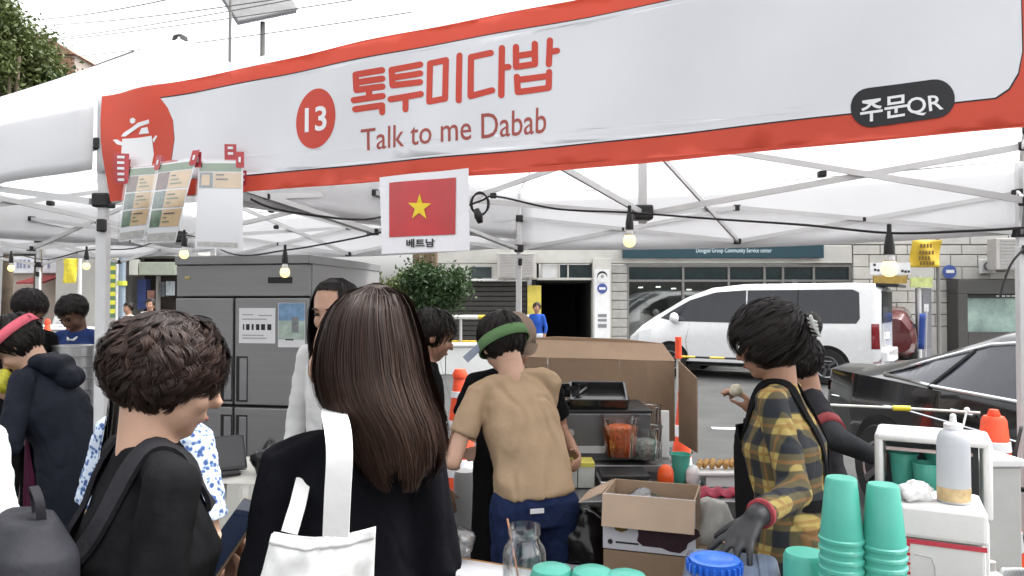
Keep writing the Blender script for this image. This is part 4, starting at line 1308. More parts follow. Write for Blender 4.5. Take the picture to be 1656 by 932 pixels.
# glass jar
JAR = thin_glass('jar_glass', (.985, .99, .99), .10, .03)
p = at(848, 850, 2.12)
jr = thing('glass_jar', 'large clear glass jar with open mouth on the front table', 'jar', (p.x, p.y, TZ))
h = p.z - TZ
build('glass', MB().lathe([(.0, .004), (.055, .004), (.062, .015), (.062, h * .62), (.058, h * .70), (.044, h * .80), (.043, h * .86), (.046, h * .88), (.046, h), (.043, h), (.042, h * .84), (.055, h * .68), (.059, h * .60), (.059, .018), (0, .01)], (p.x, p.y, TZ), 32), JAR, jr, smooth='auto')
build('water', MB().lathe([(.0, .012), (.057, .014), (.0575, h * .40), (0, h * .40)], (p.x, p.y, TZ), 28), thin_glass('water', (.93, .96, .96), .08, .02), jr, smooth='auto')
build('stirring_stick', MB().tube([(p.x - .01, p.y, TZ + .02), (p.x - .048, p.y - .005, TZ + h + .02)], .003, 6), mat('stick', (.6, .3, .2), .5), jr)
# grey cooler box with blue cap
cb_ = thing('water_jug', 'blue grey plastic water container with round blue cap under the gloved hand', 'container', tb(.85, .3, TZ))
JUG = mat('jug_plastic', (.105, .135, .19), .35, var=.15, vscale=7)
zt = .925
bl_, br_ = at(1105, 868, 2.09), at(1262, 884, 2.02)
bl_.z = br_.z = 0
dx = (br_ - bl_)
wdt = dx.length
dx.normalize()
dy = Vector((dx.y, -dx.x, 0))
jc = bl_ + dx * (wdt / 2) + dy * .16
jrot = Matrix.Rotation(math.atan2(dx.y, dx.x), 3, 'Z')
build('body', MB().box(jc + Vector((0, 0, (TZ + .004 + zt) / 2)), (wdt, .32, zt - TZ - .004), jrot, .93), JUG, cb_, bevel=.022, seg=4, smooth='auto')
for k in (-.3, .3):
    build('rib', MB().box(jc + dx * (wdt * k) + Vector((0, 0, zt + .002)), (.02, .24, .008), jrot), JUG, cb_, bevel=.003)
cp = at(1152, 898, 1.9)
BCAP = mat('cap_blue', (.02, .13, .60), .35, var=.06, coat=.3)
cpz = zt
cpp = Vector((cp.x, cp.y - .02, cpz))
prof = [(.060, 0), (.061, .026), (.062, .032), (.050, .033), (.045, .029), (0, .028)]
cap_ = build('cap', MB().lathe(prof, cpp, 32), BCAP, cb_, smooth='auto')
for k in range(24):
    a = 2 * math.pi * k / 24
    build('cap_grip', MB().box(cpp + Vector((.067 * math.cos(a), .067 * math.sin(a), .014)), (.006, .006, .022), Matrix.Rotation(a, 3, 'Z')), BCAP, cap_)
# clear bag of teal lids
lid = thing('lid_bag', 'teal lids in clear plastic bag beside the cup stacks', 'bag', at(1300, 925, 1.82))
q_ = at(1302, 893, 1.85)
build('lid_stack', MB().lathe([(.052, TZ + .004 - q_.z), (.052, -.012), (.046, 0), (0, .001)], q_, 26), TEAL, lid, smooth='auto')
rng = random.Random(5)
FILM = thin_glass('plastic_film', (.97, .98, .98), .2, .18)
def crumple(name, c, r_, m, parent, seed, sc=9, amp=.25, seg=28):
    mb = MB().sphere(c, r_, seg, seg // 2)
    vs = []
    for v in mb.v:
        d = Vector(v) - Vector(c)
        n = noise.noise(Vector(v) * sc + Vector((seed, 0, 0))) + .5 * noise.noise(Vector(v) * sc * 2.3 + Vector((0, seed, 0)))
        vs.append(tuple(Vector(c) + d * (1 + amp * n)))
    mb.v = vs
    return build(name, mb, m, parent, smooth=True)
crumple('film', (q_.x - .005, q_.y - .01, TZ + .085), (.075, .07, .078), FILM, lid, 3)

# ================================================================== RIGHT-HAND GOODS
FOAM = mat('foam_white', (.70, .70, .685), .75, var=.05, vscale=5, bump=.05, bscale=120)
FA = R(-27)
fcp = at(1523, 900, 2.2)
fw = at(1585, 900, 2.2).x - at(1462, 900, 2.2).x
bz0 = thing('lower_foam_box', 'plain white foam box under the taped foam box', 'box', (fcp.x, 2.2, 0), FA)
build('body', MB().box((0, .122, .305), (fw + .015, .236, .60)), FOAM, bz0, bevel=.012, local=True)
fbx = thing('foam_box', 'white foam box sealed with red tape carrying the squeeze bottle', 'box', (fcp.x, 2.2, .615), FA)
fzt = .995
build('body', MB().box((0, .12, .140), (fw, .232, .275)), FOAM, fbx, bevel=.01, local=True)
build('lid', MB().box((0, .12, .330), (fw + .012, .242, .098)), FOAM, fbx, bevel=.012, local=True)
RT2 = mat('tape_red', (.50, .02, .05), .3, var=.2)
build('tape', MB().box((.012, .0022, .272), (fw - .02, .003, .014)), RT2, fbx, local=True)
for k in range(7):
    build('tape_print', MB().box((-fw / 2 + .018, .0022, .260 - k * .014), (.020 if k % 2 else .024, .003, .008)), RT2, fbx, local=True)
build('embossed_line', MB().tube([(-fw / 2 + .04, .003, .235), (-fw / 2 + .085, .003, .23), (-fw / 2 + .095, .003, .205), (-fw / 2 + .095, .003, .05)], .002, 6), mat('foam_shadow', (.62, .61, .6), .8), fbx, local=True)
for k in range(5):
    build('embossed_line', MB().box((.03 + .02 * (k % 3), .0035, .16 - k * .022), (.05, .002, .003)), mat('foam_shadow', (.62, .61, .6), .8), fbx, local=True)
# white open-front box with teal cups inside
MA = R(-29)
mcp = at(1507, 760, 2.46)
mw = thing('open_white_box', 'white rounded open fronted box holding teal cups behind the squeeze bottle', 'box', (mcp.x, 2.46, .90), MA)
mwid = (1590 - 1424) / F * 2.46
mh = at(1507, 707, 2.46).z - .90
wt = .026
for sx in (-1, 1):
    build('side', MB().box((sx * (mwid / 2 - wt / 2), .11, mh / 2), (wt, .22, mh)), WHITE, mw, bevel=.011, seg=3, local=True, smooth='auto')
build('roof', MB().box((0, .11, mh - wt / 2 + .001), (mwid - .006, .224, wt)), WHITE, mw, bevel=.011, seg=3, local=True, smooth='auto')
build('floor', MB().box((0, .11, .012), (mwid - .054, .216, .022)), WHITE, mw, local=True)
build('back', MB().box((0, .212, mh / 2), (mwid - .054, .010, mh - .05)), mat('box_inside', (.16, .16, .165), .6), mw, local=True)
build('inner_rail', MB().box((-.01, .012, mh - .050), (mwid - .09, .010, .010)), mat('rail_pink', (.5, .4, .38), .5), mw, local=True)
bs = thing('white_stand', 'white plinth carrying the open fronted box of cups', 'stand', (mcp.x, 2.46, 0), MA)
build('body', MB().box((0, .115, .447), (mwid - .02, .20, .894)), FOAM, bs, bevel=.01, local=True)
Mm = mw.matrix_basis
for k, (lx_, ly_, lab) in enumerate(((-.085, .11, 'teal cup leftmost inside the open white box'), (-.015, .06, 'teal cup in front, in the middle of the open white box'), (.02, .155, 'teal cup at the back of the open white box'))):
    q_ = Mm @ Vector((lx_, ly_, .025))
    cpo = frustum_cup(None, q_, .032, .044, .155 if k != 1 else .135, TEAL, True, 'plastic_cup')
    tag(cpo, lab, 'cup', 'teal cups in the open box')
# squeeze bottle
BOT = mat('bottle_ldpe', (.66, .68, .71), .35, var=.05, transl=.4)
q_ = at(1543, 838, 2.27)
sb = thing('squeeze_bottle', 'translucent squeeze bottle with a little amber sauce on the foam box', 'bottle', (q_.x, q_.y, fzt))
build('bottle', MB().lathe([(.044, 0), (.046, .01), (.045, .18), (.044, .195), (.036, .213), (.024, .220)], (q_.x, q_.y, fzt + .001), 28), BOT, sb, smooth='auto')
build('sauce', MB().lathe([(.0445, .004), (.0465, .010), (.0463, .046), (.0445, .046)], (q_.x, q_.y, fzt + .001), 28), mat('sauce_amber', (.52, .38, .20), .35, var=.25, vscale=40), sb, smooth='auto')
build('cap', MB().lathe([(.026, .2205), (.026, .236), (.010, .240), (.0085, .262), (.004, .266)], (q_.x, q_.y, fzt + .001), 20), WHITE, sb, smooth='auto')
build('tip_stalk', MB().tube([(q_.x + .03, q_.y, fzt + .225), (q_.x + .042, q_.y, fzt + .275)], .003, 6), WHITE, sb)
build('tip_cap', MB().sphere((q_.x + .0425, q_.y, fzt + .279), .008), WHITE, sb, smooth=True)
nap = thing('crumpled_napkin', 'crumpled white napkin between the teal cups and the bottle', 'napkin', (1.24, 2.27, fzt))
crumple('napkin', (at(1478, 815, 2.3).x, 2.3, fzt + .022), (.055, .05, .032), mat('tissue', (.80, .80, .80), .9, var=.04), nap, 8, 26, .55)
# freezer chest with cone behind
chest = thing('white_chest', 'white lidded metal chest beside the right tent pole', 'chest', (at(1622, 800, 3.5).x, 3.6, 0))
cx0, cx1 = at(1584, 800, 3.45).x, at(1655, 800, 3.45).x
build('body', MB().box(((cx0 + cx1) / 2, 3.65, .44), (cx1 - cx0, .38, .79)), mat('chest_paint', (.50, .50, .48), .5, var=.06), chest, bevel=.01)
build('lid', MB().box(((cx0 + cx1) / 2, 3.65, .856), (cx1 - cx0 + .02, .40, .04)), WHITE, chest, bevel=.008)
for x in (cx0 + .03, cx1 - .03):
    for y in (3.5, 3.8):
        build('leg', MB().box((x, y, .025), (.035, .035, .05)), STEEL, chest)
gc = thing('gas_bottle', 'pale steel canister standing beneath the white chest', 'canister', (at(1600, 900, 3.3).x, 3.3, 0))
build('body', MB().lathe([(.0, 0), (.062, .005), (.066, .03), (.066, .36), (.05, .40), (.022, .42), (.022, .46), (0, .462)], (at(1601, 900, 3.3).x, 3.3, 0), 22), mat('canister', (.55, .53, .50), .4, .3), gc, smooth='auto')
hz = thing('coiled_hose', 'bundle of grey hoses hanging below the white chest', 'hose', (at(1632, 900, 3.3).x, 3.3, 0))
for k in range(6):
    x = at(1618 + 6 * k, 900, 3.3).x
    build('hose_loop', MB().tube(smooth_line([Vector((x, 3.32, .06)), Vector((x - .03, 3.30 + .01 * k, .25)), Vector((x + .02, 3.31, .42)), Vector((x + .05, 3.33, .30)), Vector((x + .055, 3.34, .07))]), .011, 8), mat('hose_grey', (.36, .37, .37), .45), hz, smooth=True)

# ================================================================== TRAFFIC CONES
def cone(label, p, h, r0, r1, bands, base=.36, knob=None):
    knob = knob or r1
    t = thing('traffic_cone', label, 'traffic cone', (p[0], p[1], 0), 0, 'orange traffic cones')
    x, y = p[0], p[1]
    build('base', MB().box((x, y, .015), (base, base, .03)), mat('cone_base', (.02, .02, .02), .8), t, bevel=.01)
    build('cone_body', MB().lathe([(r0, .03), (r1, h - .02), (r1 * .8, h), (0, h)], (x, y, 0), 26), ORANGE, t, smooth='auto')
    for (a, b) in bands:
        ra, rb = r0 + (r1 - r0) * (a / h), r0 + (r1 - r0) * (b / h)
        build('white_band', MB().lathe([(ra + .0005, a), (ra + .003, a + .002), (rb + .003, b - .002), (rb + .0005, b)], (x, y, 0), 26), REFLECT, t, smooth='auto')
    build('cap', MB().lathe([(knob * 1.25, h - .055 if knob == r1 else h), (knob * 1.3, h - .03 if knob == r1 else h + .01), (knob * .9, h + .015 if knob == r1 else h + .035), (0, h + .015 if knob == r1 else h + .036)], (x, y, 0), 20), ORANGE, t, smooth='auto')
    return t
q_ = at(744, 600, 6.0)
cone('tall orange and white cone standing left of the beige shirt', q_, q_.z, .165, .048, ((.84, .89), (.52, .66), (.22, .36)))
q_ = at(1102, 632, 6.6)
cone('orange and white cone right of the cardboard screen', q_, q_.z, .105, .026, ((.42, .52), (.12, .24)), .26)
q_ = at(1607, 664, 3.98)
cone('big orange cone with one white band beside the right tent pole', q_, q_.z - .03, .155, .060, ((.811, .864), (.55, .62), (.3, .4)), knob=.024)
q_ = at(77, 500, 10.3)
cone('small red cone on the street behind the left stalls', q_, q_.z * .9, .17, .03, ((.75, .85), (.35, .5)))
q_ = at(1097, 545, 8.0)
dl = thing('delineator_post', 'thin orange post behind the cardboard screen', 'post', (q_.x, q_.y, 0))
build('post', MB().tube([at(1097, 580, 8.0), q_], .034, 14), ORANGE, dl, smooth='auto')
build('pale_shaft', MB().tube([(q_.x, q_.y, .03), at(1097, 580, 8.0)], .022, 12), mat('shaft_pale', (.55, .53, .48), .5), dl, smooth='auto')
build('foot', MB().lathe([(.15, 0), (.15, .02), (.05, .05)], (q_.x, q_.y, 0), 18), BLACK, dl)
cbr = thing('barrier_bar', 'yellow and black barrier bar in front of the white van', 'barrier', (at(1200, 580, 8).x, 8.0, 0))
xa, xb = at(1101, 577, 8.0), at(1345, 586, 7.6)
for k in range(10):
    a, b = xa.lerp(xb, k / 10), xa.lerp(xb, (k + 1) / 10)
    build('bar_segment', MB().tube([a, b], .012, 8), (CABLE, YEL)[k % 4 == 2 or k % 4 == 0], cbr)
cbr2 = thing('barrier_bar', 'thin pale barrier rod with yellow sleeve in front of the black car', 'barrier', (at(1450, 662, 4.4).x, 4.4, 0))
build('rod', MB().tube([at(1335, 655, 4.5), at(1452, 660, 4.4), at(1585, 668, 4.25)], .008, 8), mat('rod_pale', (.55, .55, .5), .4), cbr2)
build('sleeve', MB().tube([at(1444, 660, 4.4), at(1472, 661, 4.38)], .016, 10), mat('sleeve_yellow', (.70, .60, .03), .5), cbr2)
build('support', MB().tube([at(1336, 655, 4.5), Vector((at(1336, 655, 4.5).x, 4.5, 0))], .01, 8), mat('rod_pale', (.55, .55, .5), .4), cbr2)

# ================================================================== BACK COUNTER, STOVE AND CARDBOARD SCREEN
ct = thing('cooking_counter', 'stainless steel counter carrying the gas stove', 'counter', (.40, 3.5, 0))
DST = mat('counter_steel', (.30, .30, .305), .38, .8, var=.1, vscale=3)
ka, kb_ = at(858, 740, 3.25).x, at(1092, 740, 3.25).x
build('top', MB().box(((ka + kb_) / 2, 3.50, .885), (kb_ - ka, .56, .03)), DST, ct, bevel=.006)
for x in (ka + .03, kb_ - .03):
    for y in (3.26, 3.74):
        build('leg', MB().box((x, y, .435), (.035, .035, .87)), DST, ct)
build('front_panel', MB().box(((ka + kb_) / 2, 3.262, .73), (kb_ - ka - .07, .012, .26)), DST, ct)
build('lower_shelf', MB().box(((ka + kb_) / 2, 3.5, .3), (kb_ - ka - .04, .5, .02)), DST, ct)
stv = thing('gas_stove', 'dark steel gas stove on the counter before the cardboard', 'stove', (.35, 3.45, .9))
sa, sb_ = at(893, 700, 3.3).x, at(1052, 700, 3.3).x
szt = 1.115
build('body', MB().box(((sa + sb_) / 2, 3.46, (.902 + szt) / 2), (sb_ - sa, .36, szt - .902)), mat('stove_steel', (.17, .17, .175), .35, .8, var=.12, vscale=4), stv, bevel=.008)
build('top_plate', MB().box(((sa + sb_) / 2, 3.46, szt + .006), (sb_ - sa + .01, .37, .012)), BLACK, stv, bevel=.003)
for k in range(2):
    bxp = sa + (sb_ - sa) * (.18 + .5 * k)
    build('burner', MB().lathe([(.055, 0), (.05, .018), (.02, .02), (0, .018)], (bxp, 3.46, szt + .012), 18), BLACK, stv, smooth='auto')
    for j in range(4):
        a = math.pi / 4 + j * math.pi / 2
        build('pan_support', MB().bar((bxp + .03 * math.cos(a), 3.46 + .03 * math.sin(a), szt + .04), (bxp + .085 * math.cos(a), 3.46 + .085 * math.sin(a), szt + .04), .008, .03), BLACK, stv)
    build('knob', MB().lathe([(.018, 0), (.016, .022), (0, .022)], (bxp, 3.279, 1.03), 14, Matrix.Rotation(R(90), 3, 'X')), STEEL, stv, smooth='auto')
build('front_strip', MB().box(((sa + sb_) / 2 + .03, 3.276, .955), (sb_ - sa - .12, .008, .03)), WHITE, stv)
pan = thing('grill_pan', 'black square grill pan with handle tilted on the stove', 'pan', (.36, 3.45, 1.17))
pc = at(967, 648, 3.40)
pr_ = Matrix.Rotation(R(-4), 3, 'Z') @ Matrix.Rotation(R(17), 3, 'X')
PANM = mat('pan_black', (.012, .012, .013), .22, var=.15, coat=.4)
build('pan', MB().box(pc, (.245, .20, .030), pr_, 1.08), PANM, pan, bevel=.014, seg=4, smooth='auto')
for s, (ax_, ln) in enumerate(((0, .25), (0, .25), (1, .205), (1, .205))):
    sg = 1 if s % 2 else -1
    o = Vector((0, sg * .100, .030)) if ax_ == 0 else Vector((sg * .124, 0, .030))
    build('rim', MB().box(pc + pr_ @ o, ((.25, .012, .045) if ax_ == 0 else (.012, .205, .045)), pr_), PANM, pan, bevel=.004)
for k in range(0):
    build('ridge', MB().box(pc + pr_ @ Vector((-.09 + .03 * k, 0, .017)), (.006, .18, .007), pr_), PANM, pan)
build('handle', MB().tube([pc + pr_ @ Vector((-.12, .03, .03)), pc + pr_ @ Vector((-.20, .04, .04)), pc + pr_ @ Vector((-.27, .05, .045))], [.010, .013, .011], 10), PANM, pan, smooth=True)
scr = thing('cardboard_screen', 'tall brown cardboard wind screen standing behind the stove', 'cardboard', (.45, 3.8, .9))
y_ = 3.74
pxs = [(842, 552), (905, 546), (1000, 552), (1060, 560), (1092, 582)]
c_l, c_r = at(842, 0, y_).x, at(1092, 0, y_).x
fold = [842, 886, 1003, 1045, 1092]
for k in range(4):
    a, b = fold[k], fold[k + 1]
    za, zb = at(a, 577 + (a - 842) * .028, y_).z, at(b, 577 + (b - 842) * .028, y_).z
    A_, B_ = at(a, 700, y_), at(b, 700, y_)
    off = .006 * (-1) ** k
    build('panel', MB().prism([(A_.x + .0008, y_ + off, .905), (B_.x - .0008, y_ - off, .905), (B_.x - .0008, y_ - off, zb), (A_.x + .0008, y_ + off, za)], (0, 0, 0), (0, .006, 0)), CARD, scr)
fl_ = [at(842, 577, y_), at(1092, 584, y_), at(1072, 556, 3.92), at(1010, 549, 3.92), at(900, 545, 3.92), at(842, 548, 3.92)]
build('top_flap', MB().prism(fl_, (0, 0, 0), (0, .006, .002)), CARD, scr)
build('side_panel', MB().prism([(at(1094, 0, y_).x, y_ - .005, .905), (at(1094, 0, y_).x + .02, 3.45, .905), (at(1094, 0, y_).x + .02, 3.45, 1.25), (at(1094, 0, y_).x, y_ - .005, 1.31)], (0, 0, 0), (.005, 0, 0)), CARD, scr)
# clear plastic tubs
def CARR_(): return MATS['carrot_strips']
CLR = thin_glass('clear_tub', (.985, .988, .99), .09, .06)
def tub(label, px, py0, py1, Y, r_, fill=None, fh=.5, name='clear_tub'):
    top = at(px, py0, Y); bot = at(px, py1, Y)
    t = thing(name, label, 'tub', (bot.x, Y, bot.z))
    h = top.z - bot.z
    build('tub', MB().lathe([(0, .001), (r_ * .82, .001), (r_, h), (r_ + .004, h), (r_ + .004, h - .006), (r_ - .002, h - .008), (r_ * .82 - .002, .004), (0, .004)], bot, 26), CLR, t, smooth='auto')
    if fill:
        build('contents', MB().lathe([(0, .006), (r_ * .80, .006), (r_ * (.80 + .17 * fh), h * fh), (r_ * .5, h * fh + .012), (0, h * fh + .006)], bot, 22), fill, t, smooth=True)
    return t
CARR = mat('carrot_strips', (.62, .13, .03), .5, var=.45, vscale=60, bump=.5, bscale=120)
SLAW = mat('grey_greens', (.30, .33, .30), .6, var=.6, vscale=50, bump=.5, bscale=100)
tub('clear tub of orange shredded carrot in front of the stove', 1003, 672, 738, 3.22, .082, CARR, .70)
tub('clear tub of grey green vegetables right of the carrot tub', 1042, 688, 742, 3.24, .078, SLAW, .5)
tub('tall clear empty tub behind the vegetable tub', 1048, 655, 705, 3.44, .062)
wbd = build('white_board', MB().box((at(1077, 700, 3.34).x, 3.36, (at(0, 664, 3.36).z + .902) / 2), (.036, .012, at(0, 664, 3.36).z - .902)), WHITE, bevel=.003)
tag(wbd, 'narrow white upright board at the right end of the counter', 'board')

ldl = thing('ladle', 'steel ladle resting on the stove edge beside the pan', 'ladle', (sa + .04, 3.36, szt))
build('handle', MB().tube([(sa + .01, 3.32, szt + .03), (sa + .10, 3.40, szt + .05), (sa + .17, 3.47, szt + .09)], .005, 8), STEEL, ldl, smooth=True)
build('bowl', MB().sphere((sa + .01, 3.31, szt + .035), (.032, .032, .02), 14, 8), STEEL, ldl, smooth=True)
skl = thing('small_pot', 'small dark pot at the left end of the stove', 'pot', (sa + .05, 3.45, szt))
build('pot', MB().lathe([(0, .0), (.055, .0), (.06, .01), (.062, .05), (.065, .052), (.058, .05), (.056, .012), (0, .01)], (sa + .075, 3.44, szt + .056), 22), PANM, skl, smooth='auto')
build('handle', MB().tube([(sa + .02, 3.44, szt + .095), (sa - .05, 3.43, szt + .105)], .008, 8), BLACK, skl, smooth=True)
obr = thing('sauce_tray', 'shallow steel tray with orange food on the counter edge', 'tray', (ka + .12, 3.3, .9))
build('tray', MB().box((ka + .14, 3.315, .912), (.13, .09, .018)), STEEL, obr, bevel=.004)
crumple('food', (ka + .14, 3.315, .928), (.05, .035, .014), CARR_(), obr, 79, 30, .4)
# lower work table in front of the counter
wt_ = thing('work_table', 'low work table with trays in front of the cooking counter', 'table', (.6, 3.0, 0))
wa, wb_ = at(898, 790, 3.0).x, at(1215, 790, 3.0).x
WZ = .842
build('top', MB().box(((wa + wb_) / 2, 3.03, WZ - .012), (wb_ - wa, .36, .022)), DST, wt_, bevel=.004)
for x in (wa + .03, wb_ - .03):
    for y in (2.88, 3.18):
        build('leg', MB().box((x, y, .41), (.03, .03, .815)), DST, wt_)
def onwt(px, Y): return at(px, 780, Y).x
bxn = thing('foil_box', 'pale box with yellow top edge beside the beige shirt', 'box', (onwt(932, 3.08), 3.08, WZ))
for (a, b) in ((906, 932), (933, 960)):
    build('box', MB().box(((onwt(a, 3.08) + onwt(b, 3.08)) / 2, 3.1, WZ + .045), (onwt(b, 3.08) - onwt(a, 3.08), .12, .085)), mat('box_pale', (.60, .62, .58), .5), bxn, bevel=.003)
    build('yellow_edge', MB().box(((onwt(a, 3.08) + onwt(b, 3.08)) / 2, 3.1, WZ + .096), (onwt(b, 3.08) - onwt(a, 3.08) + .002, .122, .016)), mat('edge_yellow', (.66, .60, .12), .5), bxn)
for k in range(3):
    tr_ = build('tray', MB().box((onwt(1008, 3.05), 3.06, WZ + .012 + .024 * k), (.215 - .01 * k, .17, .018)), BLACK if k != 1 else STEEL, bevel=.005)
    tag(tr_, ('lowest', 'middle steel', 'uppermost')[k] + ' tray of the dark tray stack on the work table', 'tray', 'stacked trays')
ob = thing('orange_bag', 'bright orange plastic packet at the right of the dark trays', 'packet', (onwt(1078, 3.0), 3.0, WZ))
crumple('packet', (onwt(1078, 3.0), 3.02, WZ + .048), (.034, .05, .052), mat('orange_film', (.75, .10, .02), .3, var=.1), ob, 11, 12, .3)
rw = thing('red_wrapper', 'long dark red printed food wrapper lying under the plate of rolls', 'wrapper', (onwt(1140, 2.93), 2.93, WZ))
build('wrapper', MB().grid(lambda u, v: (onwt(1092 + 104 * u, 2.93), 2.90 + .07 * v, WZ + .004 + .035 * (1 - u * .3) * math.sin(math.pi * v) + .006 * math.sin(u * 30)), 24, 8, (0, 0, -.002)), mat('wrapper_red', (.32, .02, .05), .35, var=.5, vscale=30), rw, smooth=True)
tc = frustum_cup(None, (onwt(1101, 3.12), 3.12, WZ + .002), .028, .040, .125, TEAL, True, 'plastic_cup')
tag(tc, 'single dark teal cup standing beneath the middle cone', 'cup')
crm = thing('white_pouch', 'small white pouch beside the single teal cup', 'pouch', (onwt(1120, 3.1), 3.1, WZ))
crumple('pouch', (onwt(1120, 3.08), 3.08, WZ + .04), (.033, .03, .042), WHITE, crm, 21, 14, .3)
pl = thing('food_plate', 'white tray of fried rolls beside the plaid shirt', 'tray', (onwt(1160, 3.12), 3.12, WZ))
build('tray', MB().box((onwt(1168, 3.12), 3.12, WZ + .055), (.23, .13, .014)), WHITE, pl, bevel=.004)
build('tray_foot', MB().box((onwt(1168, 3.12), 3.12, WZ + .024), (.16, .1, .046)), WHITE, pl)
ROLL = mat('fried_roll', (.45, .25, .08), .6, var=.4, vscale=60)
for k in range(7):
    rl_ = build('fried_roll', MB().tube([(onwt(1132 + 11 * k, 3.1) - .01, 3.09 + .015 * (k % 2), WZ + .078), (onwt(1132 + 11 * k, 3.1) + .012, 3.13 + .01 * (k % 3), WZ + .092)], [.011, .013], 10), ROLL, smooth=True)
    tag(rl_, ORD[k] + ' golden fried roll from the left on the white tray', 'food roll', 'fried rolls on the tray')

# ---- fruit carton on a brown carton
kx0, kx1 = at(975, 850, 2.62), at(1125, 850, 2.52)
dv = (kx1 - kx0); dv.z = 0
L_ = dv.length; dv.normalize(); nv = Vector((-dv.y, dv.x, 0))
crot = Matrix.Rotation(math.atan2(dv.y, dv.x), 3, 'Z')
fc = Vector((kx0.x, kx0.y, 0))
FB0, FB1 = at(1000, 889, 2.6).z, at(1000, 800, 2.6).z
bbx = thing('brown_carton', 'plain brown carton underneath the fruit carton', 'carton', fc + dv * L_ / 2 + nv * .13)
build('body', MB().box(fc + dv * (L_ / 2 + .015) + nv * .14 + Vector((0, 0, (FB0 - .006) / 2)), (L_ + .03, .27, FB0 - .006), crot), CARD, bbx, bevel=.003)
fbxx = thing('fruit_carton', 'open white carton printed with dark grapes, flap folded out', 'carton', fc + dv * L_ / 2 + nv * .13 + Vector((0, 0, FB0)))
CW = mat('carton_print_white', (.56, .56, .60), .5, var=.06)
CIN = mat('carton_inside', (.40, .28, .19), .85, var=.1)
def cbx(name, s0, s1, d0, d1, z0, z1, m):
    return build(name, MB().box(fc + dv * (s0 + s1) / 2 + nv * (d0 + d1) / 2 + Vector((0, 0, (z0 + z1) / 2)), (s1 - s0, d1 - d0, z1 - z0), crot), m, fbxx)
cbx('front_wall', 0, L_, 0, .006, FB0, FB1, CW)
cbx('back_wall', 0, L_, .22, .226, FB0, FB1, CIN)
cbx('side_wall', 0, .006, .0065, .2195, FB0, FB1, CIN)
cbx('side_wall', L_ - .006, L_, .0065, .2195, FB0, FB1, CIN)
cbx('bottom', .0065, L_ - .0065, .0065, .2195, FB0, FB0 + .006, CIN)
def fl3(s, d, z): return fc + dv * s + nv * d + Vector((0, 0, z))
build('front_flap', MB().prism([fl3(0, -.003, FB1), fl3(L_, -.003, FB1), fl3(L_ - .002, -.030, FB1 - .105), fl3(.002, -.030, FB1 - .105)], (0, 0, 0), tuple(-nv * .005)), mat('carton_flap', (.47, .35, .26), .85, var=.08), fbxx)
0 and build('back_flap', MB().prism([fl3(.0, .226, FB1), fl3(L_, .226, FB1), fl3(L_, .25, FB1 + .06), fl3(.02, .25, FB1 + .06)], (0, 0, 0), tuple(nv * .005)), CIN, fbxx)
build('side_flap', MB().prism([fl3(-.001, .0, FB1), fl3(-.001, .2, FB1), fl3(-.09, .19, FB1 - .045), fl3(-.09, .01, FB1 - .045)], (0, 0, 0), (0, 0, .005)), MATS['carton_flap'], fbxx)
GRP = mat('grape_print', (.028, .008, .014), .5, var=.4, vscale=60)
gp_ = []
for k in range(22):
    a = 2 * math.pi * k / 22
    r_ = 1 + .14 * math.sin(5 * a + 1) + .07 * math.sin(11 * a)
    gp_.append((L_ * .68 + .105 * r_ * math.cos(a), (FB0 + FB1) / 2 - .022 + .062 * r_ * math.sin(a)))
build('grape_print', MB().prism([fl3(s, -.0005, z) for s, z in gp_], (0, 0, 0), tuple(-nv * .0012)), GRP, fbxx)
build('fruit_print', MB().prism([fl3(s, -.0005, z) for s, z in ((.03, FB1 - .1), (.10, FB1 - .1), (.085, FB1 - .122), (.065, FB1 - .13), (.045, FB1 - .124))], (0, 0, 0), tuple(-nv * .0012)), mat('fruit_ochre', (.16, .10, .02), .6, var=.4, vscale=80), fbxx)
build('emblem', MB().prism([fl3(.026 + .009 * math.cos(a), -.0005, FB0 + .025 + .009 * math.sin(a)) for a in np.linspace(0, 6.28, 12, endpoint=False)], (0, 0, 0), tuple(-nv * .0012)), INK, fbxx)
build('printed_line', MB().prism([fl3(.045, -.0005, FB0 + .022), fl3(.125, -.0005, FB0 + .022), fl3(.125, -.0005, FB0 + .028), fl3(.045, -.0005, FB0 + .028)], (0, 0, 0), tuple(-nv * .0012)), INK, fbxx)
wbg = thing('plastic_bag', 'crumpled white plastic bag between the fruit carton and the plaid shirt', 'bag', (at(1150, 850, 2.72).x, 2.72, 0))
crumple('bag', (at(1152, 845, 2.74).x, 2.74, .74), (.075, .08, .13), mat('bag_white', (.66, .66, .63), .35, var=.1, transl=.25), wbg, 71, 9, .45, 40)
crumple('contents', (at(1152, 845, 2.74).x, 2.74, .31), (.08, .08, .31), mat('bag_white', (.66, .66, .63), .35), wbg, 73, 7, .15, 30)
cbg = thing('plastic_bag', 'clear plastic bag of greens lying inside the open fruit carton', 'bag', fl3(L_ * .4, .1, FB0 + .01))
crumple('film', fl3(L_ * .35, .11, FB0 + .105), (.085, .075, .085), thin_glass('bag_film', (.90, .92, .93), .25, .22), cbg, 75, 12, .3, 30)
crumple('greens', fl3(L_ * .62, .11, FB0 + .09), (.09, .07, .085), mat('greens', (.10, .09, .05), .7, var=.6, vscale=40), cbg, 77, 14, .4, 30)
